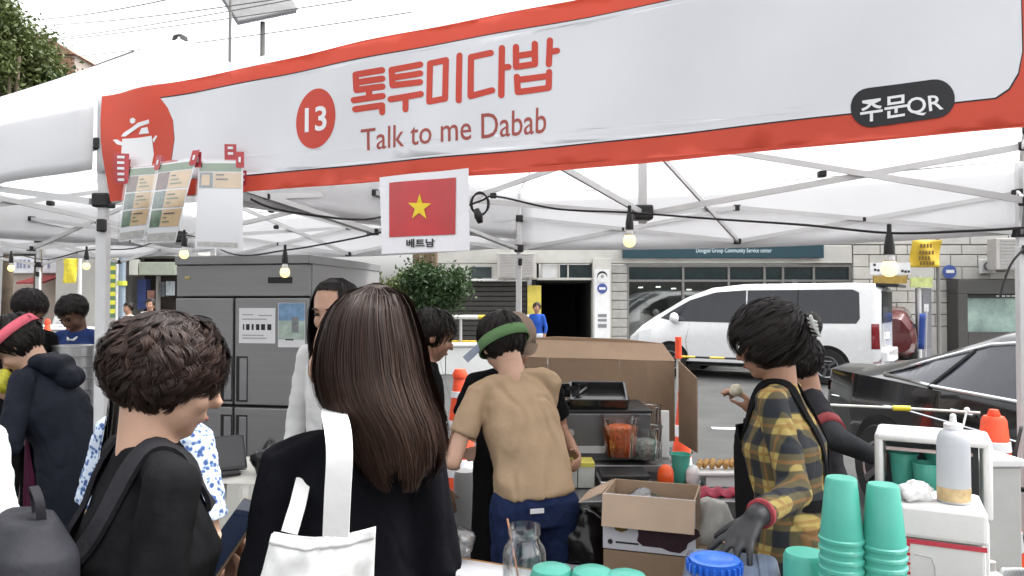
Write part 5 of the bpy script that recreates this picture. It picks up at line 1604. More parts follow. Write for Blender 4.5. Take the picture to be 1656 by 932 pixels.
# ---- rubbish bag in a white bin
q_ = at(938, 850, 2.85)
bin_ = thing('rubbish_bin', 'white and blue plastic bin lined with a bulging black bag', 'bin', (q_.x, q_.y, 0))
build('bin', MB().lathe([(.10, 0), (.12, .62), (.128, .625), (.128, .64), (.115, .64), (.098, .02), (0, .02)], (q_.x, q_.y, 0), 26), mat('bin_white', (.55, .57, .62), .45, var=.1), bin_, smooth='auto')
build('blue_band', MB().lathe([(.1175, .52), (.1225, .522), (.1235, .56), (.1185, .562)], (q_.x, q_.y, 0), 26), BLUE, bin_)
BAG = mat('bag_black', (.008, .008, .009), .22, var=.1)
crumple('bin_bag', (q_.x, q_.y, .70), (.125, .12, .135), BAG, bin_, 17, 11, .35, 36)
# ---- clear plastic tub / bag on the left end of table
gt = thing('clear_crate', 'clear plastic bag of goods on the left end of the front table', 'bag', tb(.06, .1))
cgp = tb(.06, .06, TZ + .065)
crumple('film', cgp, (.095, .08, .062), thin_glass('bag_film', (.90, .92, .93), .25, .22), gt, 31, 12, .3, 32)
crumple('contents', cgp - Vector((0, 0, .02)), (.06, .05, .038), mat('goods_grey', (.25, .24, .24), .6, var=.5, vscale=30), gt, 33, 20, .4)
pp = build('paper_sheet', MB().grid(lambda u, v: tb(.10 + .22 * u, .16 + .16 * v, TZ + .007 + .003 * math.sin(u * 5)), 8, 6, (0, 0, -.0008)), mat('leaflet', (.66, .70, .70), .5, var=.25, vscale=14), smooth=True)
tag(pp, 'printed leaflet lying on the white table cover beside the jar', 'paper')
wbx = thing('white_canister', 'white upright canister beside the black apron', 'canister', (at(752, 800, 3.6).x, 3.6, 0))
build('body', MB().lathe([(.0, .0), (.055, .002), (.058, .03), (.058, .76), (.05, .79), (0, .80)], (at(753, 800, 3.6).x, 3.6, 0), 22), WHITE, wbx, smooth='auto')

# ---- cloth covered table with tablet
clt = thing('cloth_table', 'table draped with creased off-white cloth under the tablet', 'table', (-1.15, 3.25, 0))
CLOTH = mat('off_white_cloth', (.60, .59, .54), .8, var=.06, vscale=4)
CZ = .868
def cloth_side(u, v):
    # wraps three sides
    per = [(-1.62, 3.55), (-1.62, 3.02), (-.93, 3.02), (-.93, 3.55)]
    s = u * 3
    i = min(int(s), 2); f = s - i
    x = per[i][0] + (per[i + 1][0] - per[i][0]) * f
    y = per[i][1] + (per[i + 1][1] - per[i][1]) * f
    fold_ = (.016 * math.sin(u * 75) + .010 * math.sin(u * 131 + 1)) * (1 - v) ** .7
    nx, ny = (-1, 0) if i == 0 else ((0, -1) if i == 1 else (1, 0))
    return (x + nx * (fold_ + .03 * (1 - v)), y + ny * (fold_ + .03 * (1 - v)), .10 + (CZ - .10) * v)
build('cloth_drop', MB().grid(cloth_side, 120, 10, (0, 0, -.001)), CLOTH, clt, smooth=True)
build('cloth_top', MB().grid(lambda u, v: (-1.62 + .69 * u, 3.02 + .53 * v, CZ + .006 * noise.noise(Vector((u * 9, v * 7, 2)))), 30, 20, (0, 0, -.002)), CLOTH, clt, smooth=True)
for x in (-1.58, -.97):
    for y in (3.06, 3.51):
        build('leg', MB().box((x, y, .42), (.03, .03, .84)), STEEL, clt)
tbl = thing('order_tablet', 'black tablet on a tilted stand facing away on the cloth table', 'tablet', (at(352, 745, 3.15).x, 3.15, CZ))
TABR = Matrix.Rotation(R(28), 3, 'Z') @ Matrix.Rotation(R(-40), 3, 'X')
tcn = at(350, 734, 3.15)
build('tablet', MB().box(tcn, (.235, .012, .165), TABR), mat('tablet_black', (.012, .012, .014), .2, var=.1), tbl, bevel=.006)
build('screen', MB().box(tcn + TABR @ Vector((0, -.0072, 0)), (.215, .001, .145), TABR), mat('tablet_glass', (.02, .02, .024), .06, var=0, spec=.8), tbl)
build('stand', MB().prism([tcn + Vector((-.06, .03, -.06)), tcn + Vector((.07, .06, -.07)), Vector((tcn.x + .09, tcn.y + .09, CZ + .006)), Vector((tcn.x - .07, tcn.y + .05, CZ + .006))], (0, 0, 0), (.004, .012, 0)), mat('stand_grey', (.16, .16, .17), .4, .4), tbl)
build('base', MB().box((tcn.x, tcn.y + .03, CZ + .008), (.16, .13, .012), Matrix.Rotation(R(28), 3, 'Z')), BLACK, tbl, bevel=.004)
bgx = thing('black_bag', 'small crumpled black bag on the cloth table behind the navy sleeve', 'bag', (at(435, 725, 3.2).x, 3.2, CZ))
crumple('bag', (at(438, 735, 3.2).x, 3.2, CZ + .06), (.065, .06, .07), BAG, bgx, 41, 14, .5)
# ---- steamer stack at the left stall
q_ = at(119, 560, 4.75)
sm = thing('steamer_stack', 'stack of round steel steamer trays before the blue shirted vendor', 'steamer', (q_.x, q_.y, .74))
for k in range(8):
    z = .76 + k * .0715
    build('steamer_tray', MB().lathe([(.112, 0), (.118, .006), (.118, .058), (.121, .060), (.121, .068), (.112, .070)], (q_.x, q_.y, z), 30), STEEL, sm, smooth='auto')
stt = thing('steel_table', 'steel table carrying the steamer stack at the left stall', 'table', (q_.x, q_.y, 0))
build('top', MB().box((q_.x - .2, q_.y + .05, .74), (1.1, .5, .03)), DST, stt, bevel=.005)
for x in (-.7, .3):
    for y in (-.16, .26):
        build('leg', MB().box((q_.x + x, q_.y + y, .36), (.035, .035, .725)), DST, stt)
# ================================================================== PEOPLE
SKIN = mat('skin_light', (.56, .345, .245), .5, var=.07, vscale=14, bump=.04, bscale=160)
SKIN2 = mat('skin_tan', (.40, .22, .145), .5, var=.07, vscale=14)
SKIN3 = mat('skin_brown', (.20, .105, .070), .5, var=.07, vscale=14)
EYE = mat('eye_dark', (.02, .015, .012), .15, var=0)
LIP = mat('lips', (.36, .13, .11), .45, var=0)
V = Vector
def orth(d, x):
    x = V(x) - d * V(x).dot(d)
    if x.length < 1e-4:
        x = d.orthogonal()
    return x.normalized()
def p_cap(mb, a, b, ra, rb, seg=14):
    a, b = V(a), V(b)
    d = (b - a)
    L = d.length
    d = d.normalized() if L > 1e-6 else V((0, 0, 1))
    pts, rs = [], []
    for k in range(4):
        t = math.pi / 2 * k / 4
        pts.append(a - d * ra * math.cos(t)); rs.append(max(1e-4, ra * math.sin(t)))
    pts += [a, b]; rs += [ra, rb]
    for k in range(3, -1, -1):
        t = math.pi / 2 * k / 4
        pts.append(b + d * rb * math.cos(t)); rs.append(max(1e-4, rb * math.sin(t)))
    x = orth(d, (1, .2, .1)); y = d.cross(x)
    vs = [p + (x * math.cos(2 * math.pi * k / seg) + y * math.sin(2 * math.pi * k / seg)) * r_ for p, r_ in zip(pts, rs) for k in range(seg)]
    n = len(pts)
    fs = [(i * seg + k, i * seg + (k + 1) % seg, (i + 1) * seg + (k + 1) % seg, (i + 1) * seg + k) for i in range(n - 1) for k in range(seg)]
    fs += [tuple(range(seg - 1, -1, -1)), tuple((n - 1) * seg + k for k in range(seg))]
    mb.add(vs, fs)
def p_loft(mb, pts, rad, xdir=(1, 0, 0), seg=24, sq=2.3):
    pts = [V(p) for p in pts]
    n = len(pts)
    vs = []
    for i, p in enumerate(pts):
        d = (pts[min(i + 1, n - 1)] - pts[max(i - 1, 0)]).normalized()
        x = orth(d, xdir); y = d.cross(x)
        for k in range(seg):
            a = 2 * math.pi * k / seg
            c, s = math.cos(a), math.sin(a)
            c = math.copysign(abs(c) ** (2 / sq), c); s = math.copysign(abs(s) ** (2 / sq), s)
            vs.append(p + x * (c * rad[i][0]) + y * (s * rad[i][1]))
    fs = [(i * seg + k, i * seg + (k + 1) % seg, (i + 1) * seg + (k + 1) % seg, (i + 1) * seg + k) for i in range(n - 1) for k in range(seg)]
    fs += [tuple(range(seg - 1, -1, -1)), tuple((n - 1) * seg + k for k in range(seg))]
    mb.add(vs, fs)
def blob(name, mb, voxel, m, parent, smooth=5, folds=0.0, fscale=(7, 7, 13), seed=0):
    me = mb.mesh(name)
    ob = bpy.data.objects.new(name, me)
    COL.objects.link(ob)
    md = ob.modifiers.new('r', 'REMESH'); md.mode = 'VOXEL'; md.voxel_size = voxel
    s_ = ob.modifiers.new('s', 'SMOOTH'); s_.factor = .5; s_.iterations = smooth
    dg = bpy.context.evaluated_depsgraph_get()
    me2 = bpy.data.meshes.new_from_object(ob.evaluated_get(dg))
    bpy.data.objects.remove(ob); bpy.data.meshes.remove(me)
    if folds > 0:
        n = len(me2.vertices)
        co = np.empty(n * 3); me2.vertices.foreach_get('co', co); co = co.reshape(-1, 3)
        no = np.empty(n * 3); me2.vertices.foreach_get('normal', no); no = no.reshape(-1, 3)
        d = np.empty(n)
        sc = np.array(fscale)
        for i in range(n):
            p = V(co[i] * sc + seed)
            a = noise.noise(p + V((0, 0, 1.5 * noise.noise(p * .5))))
            d[i] = (1 - 2 * abs(a)) * .35 + min(1, abs(a) / .16) * .45 + .40 * noise.noise(p * 1.9) - .50
        co = co + no * (np.maximum(d, -.30) * folds)[:, None]
        me2.vertices.foreach_set('co', co.ravel())
    me2.materials.clear()
    return link(name, me2, m, parent, smooth=True, local=True)
def ik(s, w_, l1, l2, pole):
    s, w_ = V(s), V(w_)
    d = w_ - s
    L = min(d.length, (l1 + l2) * .999)
    d = d.normalized()
    w_ = s + d * L
    a = (l1 * l1 - l2 * l2 + L * L) / (2 * L)
    h = math.sqrt(max(1e-6, l1 * l1 - a * a))
    return s + d * a + orth(d, pole) * h, w_
def hand(mb, wrist, d, n, side, s=1.0, curl=(.35, .45), rad=1.0, spread=0.0, thumb=(.55, .7)):
    # d finger direction, n palm normal (palm faces n), side +1 right / -1 left
    d = V(d).normalized(); n = orth(d, n); w_ = n.cross(d) * side    # towards the little finger; the thumb sits at -w_
    wrist = V(wrist)
    off = (-.030, -.010, .010, .029)
    ln = (.040, .045, .042, .033); pl = (.082, .086, .082, .074)
    for k in range(4):
        kn = wrist + d * pl[k] * s + w_ * off[k] * s
        p_cap(mb, wrist + d * .012 * s + w_ * off[k] * .55 * s, kn, .0135 * s * rad, .0115 * s * rad, 10)
        dd = (d + w_ * spread * off[k] / .03).normalized()
        a1, a2 = curl[0] * (1 + .12 * k), curl[1]
        p = kn
        ang = 0
        for j, f in enumerate((1.0, .72, .55)):
            ang += (a1, a2, a2 * .7)[j]
            q_ = p + (dd * math.cos(ang) + n * math.sin(ang)) * ln[k] * f * s
            r0 = (.0092, .0085, .0078)[j] * s * rad
            p_cap(mb, p, q_, r0 * 1.05, r0, 10)
            p = q_
    b = wrist + d * .022 * s - w_ * .022 * s + n * .006 * s
    td = (d * math.cos(thumb[0]) - w_ * math.sin(thumb[0]) + n * thumb[1] * .5).normalized()
    k1 = b + td * .042 * s
    p_cap(mb, b, k1, .0135 * s * rad, .0108 * s * rad, 10)
    t2 = (td + n * thumb[1] * .6 + d * .25).normalized()
    k2 = k1 + t2 * .030 * s
    p_cap(mb, k1, k2, .0105 * s * rad, .0095 * s * rad, 10)
    p_cap(mb, k2, k2 + (t2 + n * .2).normalized() * .024 * s, .0095 * s * rad, .0080 * s * rad, 10)

def hair_mat(name, c0, c1, rough=.42):
    if name in MATS:
        return MATS[name]
    m = bpy.data.materials.new(name)
    m.use_nodes = True
    t = m.node_tree
    b = t.nodes['Principled BSDF']
    at_ = t.nodes.new('ShaderNodeAttribute'); at_.attribute_name = 'rnd'
    rp = t.nodes.new('ShaderNodeValToRGB')
    rp.color_ramp.elements[0].color = (*c0, 1); rp.color_ramp.elements[1].color = (*c1, 1)
    t.links.new(at_.outputs['Fac'], rp.inputs[0]); t.links.new(rp.outputs[0], b.inputs['Base Color'])
    b.inputs['Roughness'].default_value = rough
    b.inputs['Specular IOR Level'].default_value = .26
    MATS[name] = m
    return m
def strands(paths, r0, rnd, shell=None, taper=.35, round_=False):
    # paths N,K,3 -> mesh of thin three sided tubes, plus an optional inner shell (verts, faces)
    N, K, _ = paths.shape
    t = np.gradient(paths, axis=1)
    t /= np.maximum(1e-9, np.linalg.norm(t, axis=2, keepdims=True))
    ref = np.random.RandomState(3).normal(0, 1, (N, 1, 3))
    a = np.cross(t, ref); a /= np.maximum(1e-9, np.linalg.norm(a, axis=2, keepdims=True))
    b = np.cross(t, a)
    prof = r0 * (1 - (1 - taper) * (np.linspace(0, 1, K) ** 2))[None, :, None]
    S = 3 if round_ else 2
    if round_:
        vs = [paths + (a * math.cos(2 * math.pi * k / 3) + b * math.sin(2 * math.pi * k / 3)) * prof for k in range(3)]
    else:                                                    # flat locks lying on the head
        outw = paths - paths.mean(0, keepdims=True) + ref * .012
        a = np.cross(t, outw); a /= np.maximum(1e-9, np.linalg.norm(a, axis=2, keepdims=True))
        vs = [paths - a * prof * 1.3, paths + a * prof * 1.3]
    v = np.stack(vs, 2).reshape(-1, 3)
    i = np.arange(N)[:, None, None] * K * S + np.arange(K - 1)[None, :, None] * S
    k = np.arange(3 if round_ else 1)[None, None, :]
    k2 = (k + 1) % S
    f = np.stack([i + k, i + k2, i + S + k2, i + S + k], 3).reshape(-1, 4)
    rr = np.clip(rnd[:, None] + np.linspace(-.18, .30, K)[None, :], 0, 1)
    rr = np.repeat(rr.ravel(), S)
    nq = len(f)
    if shell:
        sv, sf = shell
        sv = np.array(sv); sf = np.array(sf) + len(v)
        v = np.vstack([v, sv]); f = np.vstack([f, sf])
        rr = np.concatenate([rr, np.full(len(sv), .15)])
    me = bpy.data.meshes.new('hair')
    me.vertices.add(len(v)); me.vertices.foreach_set('co', v.ravel())
    me.loops.add(f.size); me.loops.foreach_set('vertex_index', f.ravel().astype(np.int32))
    me.polygons.add(len(f)); me.polygons.foreach_set('loop_start', np.arange(0, f.size, 4)); me.polygons.foreach_set('loop_total', np.full(len(f), 4))
    me.update()
    at_ = me.attributes.new('rnd', 'FLOAT', 'POINT')
    at_.data.foreach_set('value', rr.astype(np.float32))
    me.polygons.foreach_set('use_smooth', np.ones(len(f), bool))
    return me
def ellipsoid_shell(c, r_, M4, maskf, nu=36, nv=24, scale=1.0):
    vs, fs = [], []
    for j in range(nv + 1):
        th = math.pi * j / nv
        for i in range(nu):
            a = 2 * math.pi * i / nu
            d = V((math.sin(th) * math.cos(a), math.sin(th) * math.sin(a), math.cos(th)))
            p = V((c[0] + r_[0] * d.x * scale, c[1] + r_[1] * d.y * scale, c[2] + r_[2] * d.z * scale))
            vs.append(tuple(M4 @ p))
    for j in range(nv):
        for i in range(nu):
            th = math.pi * (j + .5) / nv; a = 2 * math.pi * (i + .5) / nu
            d = np.array([math.sin(th) * math.cos(a), math.sin(th) * math.sin(a), math.cos(th)])
            if maskf(d[None])[0]:
                fs.append((j * nu + i, (j + 1) * nu + i, (j + 1) * nu + (i + 1) % nu, j * nu + (i + 1) % nu))
    return vs, fs
def scalp_mask(front=.5, nape=-.75):
    def f(d):
        thr = np.interp(d[:, 1], [-1, -.35, .15, .5, 1], [nape, nape + .15, -.18, front, front + .1])
        return d[:, 2] > thr
    return f
def short_hair(name, parent, M4, m, N=2500, steps=9, step=.13, thick=.10, lift=.06, wave=.05, freq=1.3, r0=.0011, front=.5, nape=-.75, scale=1.0, seed=0, crown=(0.1, -.35, .93), grav=.5, rad=(.083, .102, .094), c=(0, -.012, .030), tip=.0, jit=.35, guides=420, tie=.6, round_=False):
    rng = np.random.RandomState(seed)
    d = rng.normal(0, 1, (N * 4, 3)); d /= np.linalg.norm(d, axis=1)[:, None]
    mk = scalp_mask(front, nape)
    d = d[mk(d)][:N]
    N = len(d)
    cr = np.array(crown); cr = cr / np.linalg.norm(cr)
    rad = np.array(rad) * scale; c = np.array(c)
    phase = 5 * np.sin(4.1 * d[:, 0] + 1.3) + 4 * np.sin(5.3 * d[:, 1]) + 3 * np.sin(4.7 * d[:, 2] + .5) + rng.normal(0, jit, N)
    lens = .65 + .5 * rng.rand(N)
    sw = .35 * np.sin(3 * d[:, 0] + 2 * d[:, 2] + seed)
    base = thick * (.35 + .75 * rng.rand(N))
    G = min(N, guides)
    gi = rng.permutation(N)[:G]
    near = np.argmax(d @ d[gi].T, axis=1)
    def grow(d, phase, lens, sw, base):
        out = np.zeros((len(d), steps + 1, 3))
        p = d.copy()
        for k in range(steps + 1):
            t = k / steps
            f = p * (p @ cr)[:, None] - cr
            f /= np.maximum(1e-6, np.linalg.norm(f, axis=1))[:, None]
            f = f + grav * t * np.array([0, 0, -1.0])
            f = f + np.cross(f, p) * sw[:, None]
            f -= p * (f * p).sum(1)[:, None]
            f /= np.maximum(1e-6, np.linalg.norm(f, axis=1))[:, None]
            side = np.cross(f, p)
            wv = wave * np.sin(phase + freq * k)[:, None] * min(1, t * 3)
            off = 1 + base * min(1, .3 + 1.4 * t) + lift * math.sin(math.pi * t) + (wave * .8 * np.cos(phase * .7 + freq * k) * min(1, t * 3)) + tip * t
            out[:, k] = (p + side * wv) * off[:, None]
            p = p + f * (step * lens)[:, None]
            p /= np.linalg.norm(p, axis=1)[:, None]
        return out
    free = grow(d, phase, lens, sw, base)
    gd = free[gi]
    tt = np.linspace(0, 1, steps + 1)[None, :, None]
    offv = (d - d[gi][near])[:, None, :]
    tied = gd[near] + offv * (1.15 - tie * tt) + rng.normal(0, .012, (N, 1, 3)) * tt + rng.normal(0, .006, (N, steps + 1, 3)) * tt
    loose_ = (rng.rand(N) < .06)[:, None, None]
    out = np.where(loose_, free, tied)
    nr = np.linalg.norm(out, axis=2, keepdims=True)
    lay = (1.0 + thick * .40 + thick * .55 * rng.rand(N))[:, None, None]
    out = out * np.maximum(1, lay / np.maximum(nr, 1e-6))
    out = c + out * rad
    A = np.array(M4)
    out = out @ A[:3, :3].T + A[:3, 3]
    sh = ellipsoid_shell(c, rad, M4, mk, scale=1.0 + thick * .45)
    rnd = np.clip(.45 + .22 * np.sin(near * 1.7) + rng.normal(0, .22, N), 0, 1)
    return link(name, strands(out, r0, rnd, sh, round_=round_), m, parent, local=True)
def loft_hair(name, parent, prof, m, N=3500, K=18, r0=.0012, seed=0, arc=(0, 2 * math.pi), endvar=.18, wave=.004, wf=18, face=None, inner=.86, round_=False):
    # face: z of the hairline; strands in the front arc stop there
    # prof rows: z, cx, cy, halfwidth, depth
    rng = np.random.RandomState(seed)
    P = np.array(sorted(prof, key=lambda r_: -r_[0]), float)
    zt, zb = P[0, 0], P[-1, 0]
    ph = rng.uniform(arc[0], arc[1] if face is None else arc[0] + 2 * math.pi, N)
    infront = ph > arc[1]
    rho = 1 - (1 - inner) * rng.rand(N) ** 1.6
    rho = np.where(rng.rand(N) < .04, rho + .05, rho)
    ci = np.floor(ph * 11 + rng.normal(0, .25, N))
    ze = zb + (zt - zb) * endvar * (.45 * rng.rand(N) ** 1.5 + .40 * (.5 + .5 * np.sin(ci * 5.7)))
    ze = ze + (zt - zb) * .16 * np.cos(ph) ** 4 * rng.rand(N)
    if face is not None:
        ze = np.where(infront, face + .012 * rng.rand(N), ze)
    clump = ph * 14 + rng.normal(0, 1.2, N)
    tt = np.linspace(0, 1, K)
    z = zt + (ze - zt)[:, None] * tt[None, :]
    def ip(col):
        return np.interp(-z, -P[:, 0], P[:, col])
    w1 = wave * np.sin(wf * z + clump[:, None] * 1.7) + wave * .5 * np.sin(wf * 2.1 * z + rng.uniform(0, 6, N)[:, None])
    ang = ph[:, None] + (w1 / .1) * tt[None, :]
    x = ip(1) + ip(3) * rho[:, None] * np.cos(ang)
    y = ip(2) + ip(4) * rho[:, None] * np.sin(ang)
    x += (rng.normal(0, .004, N)[:, None] + .005 * np.sin(clump)[:, None]) * tt[None, :] ** 2
    y += (rng.normal(0, .004, N)[:, None]) * tt[None, :] ** 2
    fly = rng.rand(N) < .008
    x += np.where(fly, rng.normal(0, .008, N), 0)[:, None] * np.sin(math.pi * tt)[None, :]
    out = np.stack([x, y, z], 2)
    sv, sf = [], []
    nz, na = 26, 40
    a0, a1 = arc
    for j in range(nz + 1):
        zz = zt - .004 + (zb + (zt - zb) * endvar * .95 - zt) * j / nz
        r_ = [float(np.interp(-zz, -P[:, 0], P[:, k])) for k in range(1, 5)]
        for i in range(na + 1):
            a = a0 + (a1 - a0) * i / na
            sv.append((r_[0] + r_[2] * (inner - .015) * math.cos(a), r_[1] + r_[3] * (inner - .015) * math.sin(a), zz))
    for j in range(nz):
        for i in range(na):
            sf.append((j * (na + 1) + i, (j + 1) * (na + 1) + i, (j + 1) * (na + 1) + i + 1, j * (na + 1) + i + 1))
    rnd = np.clip(.40 + .10 * np.sin(clump * 2.3) + rng.normal(0, .20, N), 0, 1)
    return link(name, strands(out, r0, rnd, (sv, sf), .5, round_), m, parent, local=True)

def person(label, loc, yaw, H=1.62, bend=0, lean=0, head=(0, 0, 0), armL=None, armR=None, poleL=(-.6, -.6, -.4), poleR=(.6, -.6, -.4), shirt=None, sleeve=.55, pants=None,
           skin=None, voxel=.010, shw=1.0, long_top=-.04, loose=1.0, handL=None, handR=None, folds=.010, skirt=None, glove=None, seed=1, fold_scale=(7, 7, 13), stride=.05, shirt_name='shirt', ears=True):
    skin = skin or SKIN
    t = thing('person', label, 'person', (loc[0], loc[1], 0), R(yaw))
    inv = t.matrix_basis.inverted()
    s = H / 1.62
    pel = V((0, 0, .90)) * s
    def ub(x, y, z, f=1.0):
        # upper body point: bend grows along the spine
        k = min(1, max(0, z / .30)) * .55 + .45
        Rm = Matrix.Rotation(R(lean) * k * f, 3, 'Y') @ Matrix.Rotation(-R(bend) * k * f, 3, 'X')
        return pel + Rm @ (V((x, y, z)) * s)
    Rup = Matrix.Rotation(R(lean), 3, 'Y') @ Matrix.Rotation(-R(bend), 3, 'X')
    nb_ = ub(0, -.015, .49)
    Rh = Rup @ Matrix.Rotation(R(head[1]), 3, 'Z') @ Matrix.Rotation(-R(head[0]), 3, 'X') @ Matrix.Rotation(R(head[2]), 3, 'Y')
    hc = nb_ + Rup @ (V((0, .0, .045)) * s) + Rh @ (V((0, .022, .070)) * s)
    M4 = Matrix.Translation(hc) @ Rh.to_4x4() @ Matrix.Scale(s, 4)
    def hp(x, y, z): return M4 @ V((x, y, z))
    Rq = Rh
    body = MB()
    rs = s
    body.sphere(hp(0, -.010, .026), (.077 * rs, .096 * rs, .088 * rs), 20, 14, Rq)
    body.sphere(hp(0, .020, -.040), (.061 * rs, .072 * rs, .074 * rs), 18, 12, Rq)
    body.sphere(hp(0, .058, -.090), (.026 * rs, .024 * rs, .022 * rs), 12, 8, Rq)
    for sx in (-1, 1):
        body.sphere(hp(sx * .034, .058, -.030), (.028 * rs, .028 * rs, .030 * rs), 12, 8, Rq)
        if ears:
            body.sphere(hp(sx * .079, -.006, -.012), (.012 * rs, .021 * rs, .032 * rs), 12, 8, Rq)
    p_cap(body, hp(0, .088, .004), hp(0, .108, -.030), .009 * s, .0135 * s)
    p_cap(body, hp(-.032, .080, .024), hp(.032, .080, .024), .014 * s, .014 * s)
    p_cap(body, hp(-.014, .086, -.064), hp(.014, .086, -.064), .010 * s, .010 * s)
    p_cap(body, ub(0, -.010, .45), hp(0, -.022, -.045), .054 * s, .050 * s)
    # torso and legs under the clothes
    tor = [(-.07, .13, .095), (.02, .135, .10), (.13, .118, .088), (.28, .135, .098), (.40, .130, .080), (.47, .075, .062)]
    p_loft(body, [ub(0, 0, a) for a, b, c in tor], [(b * s * .72 * shw, c * s * .72) for a, b, c in tor], Rup @ V((1, 0, 0)))
    feet = []
    for sx in (-1, 1):
        hipj = V((sx * .085, 0, .86)) * s
        kn = V((sx * .09, .02 + sx * stride * .5, .47)) * s
        an = V((sx * .095, -.02 + sx * stride, .075)) * s
        p_cap(body, hipj, kn, .078 * s, .052 * s); p_cap(body, kn, an, .050 * s, .034 * s)
        p_cap(body, an + V((0, 0, -.035)) * s, an + V((0, .15, -.045)) * s, .034 * s, .028 * s)
        feet.append((hipj, kn, an))
    sh_j = {}
    arms = {}
    for sx, arm, pole, hd in ((-1, armL, poleL, handL), (1, armR, poleR, handR)):
        sj = ub(sx * .150 * shw, -.005, .418)
        if arm is None:
            wt = sj + V((sx * .055, .06, -.50)) * s
        else:
            wt = inv @ V(arm)
        el, wt = ik(sj, wt, .275 * s, .245 * s, V(pole))
        arms[sx] = (sj, el, wt)
        p_cap(body, sj, el, .031 * s, .033 * s); p_cap(body, el, wt, .034 * s, .023 * s)
        d = (wt - el).normalized()
        hd = hd or {}
        dd = V(hd.get('d', d)); 
        if 'd' in hd: dd = inv.to_3x3() @ dd
        nn = V(hd.get('n', (-sx, 0, 0)))
        if 'n' in hd: nn = inv.to_3x3() @ nn
        kw_ = {k: v for k, v in hd.items() if k not in ('d', 'n')}
        hand(body, wt, dd, nn, sx, s * .95, **kw_)
    blob('body', body, voxel, skin, t, 3)
    # eyes and lips
    for sx in (-1, 1):
        build('eye', MB().sphere(hp(sx * .031, .0865, .004), (.012 * s, .006 * s, .006 * s), 10, 6, Rq), EYE, t, smooth=True, local=True)
        build('eyebrow', MB().tube([hp(sx * .016, .0965, .024), hp(sx * .033, .0945, .029), hp(sx * .050, .082, .024)], [.0028 * s, .0035 * s, .002 * s], 6), EYE, t, smooth=True, local=True)
    build('lips', MB().sphere(hp(0, .0945, -.064), (.019 * s, .0055 * s, .0065 * s), 12, 6, Rq), LIP, t, smooth=True, local=True)
    if shirt:
        mb = MB()
        k = loose
        rows = [(long_top, .146 * k, .112 * k), (.05, .142 * k, .110 * k), (.13, .132 * k, .100 * k), (.27, .138 * k, .106 * k), (.36, .134, .092), (.425, .104, .068), (.470, .064, .060)]
        if long_top < -.15:
            rows.insert(1, (-.08, .152 * k, .118 * k))
        p_loft(mb, [ub(0, 0, a) for a, b, c in rows], [(b * s * shw, c * s) for a, b, c in rows], Rup @ V((1, 0, 0)), sq=2.15)
        for sx in (-1, 1):
            sj, el, wt = arms[sx]
            p_cap(mb, ub(sx * .055, -.008, .440), sj, .040 * s, .041 * s)
            kk = k ** .5
            if sleeve <= 1:
                e = sj.lerp(el, sleeve)
                p_loft(mb, [sj + (sj - el) * .05, sj.lerp(e, .35), sj.lerp(e, .7), e], [(.043 * s * kk, .045 * s * kk), (.046 * s * kk, .048 * s * kk), (.049 * s * kk, .050 * s * kk), (.052 * s * kk, .054 * s * kk)], (1, 0, 0), 20, 2)
            else:
                p_cap(mb, sj, el, .045 * s * kk, .043 * s * kk)
                e = el.lerp(wt, sleeve - 1)
                p_cap(mb, el, e, .043 * s * kk, .035 * s * kk)
        blob(shirt_name, mb, voxel, shirt, t, 4, folds, fold_scale, seed * 7.3)
    if pants:
        mb = MB()
        p_loft(mb, [V((0, 0, .80)) * s, V((0, 0, .88)) * s, ub(0, 0, .06)], [(.150 * s, .110 * s), (.155 * s, .118 * s), (.132 * s, .102 * s)])
        for (hj, kn, an) in feet:
            p_cap(mb, hj, kn, .092 * s, .068 * s); p_cap(mb, kn, an + V((0, 0, .03)) * s, .068 * s, .052 * s)
        blob('trousers', mb, voxel, pants, t, 3, folds * .4, (8, 8, 14), seed * 3.1)
    if skirt:
        mb = MB()
        p_loft(mb, [V((0, 0, .25)) * s, V((0, 0, .6)) * s, V((0, 0, .85)) * s, ub(0, 0, .08)], [(.23 * s, .19 * s), (.20 * s, .16 * s), (.165 * s, .125 * s), (.135 * s, .105 * s)])
        blob('skirt', mb, voxel, skirt, t, 3, .012, (9, 9, 3), seed)
    sm_ = mat('shoe_dark', (.03, .03, .032), .6)
    for (hj, kn, an) in feet:
        mb = MB()
        p_cap(mb, an + V((0, -.02, -.035)) * s, an + V((0, .15, -.040)) * s, .042 * s, .035 * s)
        build('shoe', mb, sm_, t, smooth=True, local=True)
    if glove:
        sx, m_ = glove
        sj, el, wt = arms[sx]
        mb = MB()
        hd = handL if sx < 0 else handR
        kw_ = {k: v for k, v in hd.items() if k not in ('d', 'n')}
        kw_['rad'] = 1.22
        hand(mb, wt, inv.to_3x3() @ V(hd['d']), inv.to_3x3() @ V(hd['n']), sx, s * .97, **kw_)
        p_cap(mb, wt.lerp(el, .15), wt, .035 * s, .031 * s)
        blob('glove', mb, voxel * .7, m_, t, 2)
    return t, M4, ub, arms, s

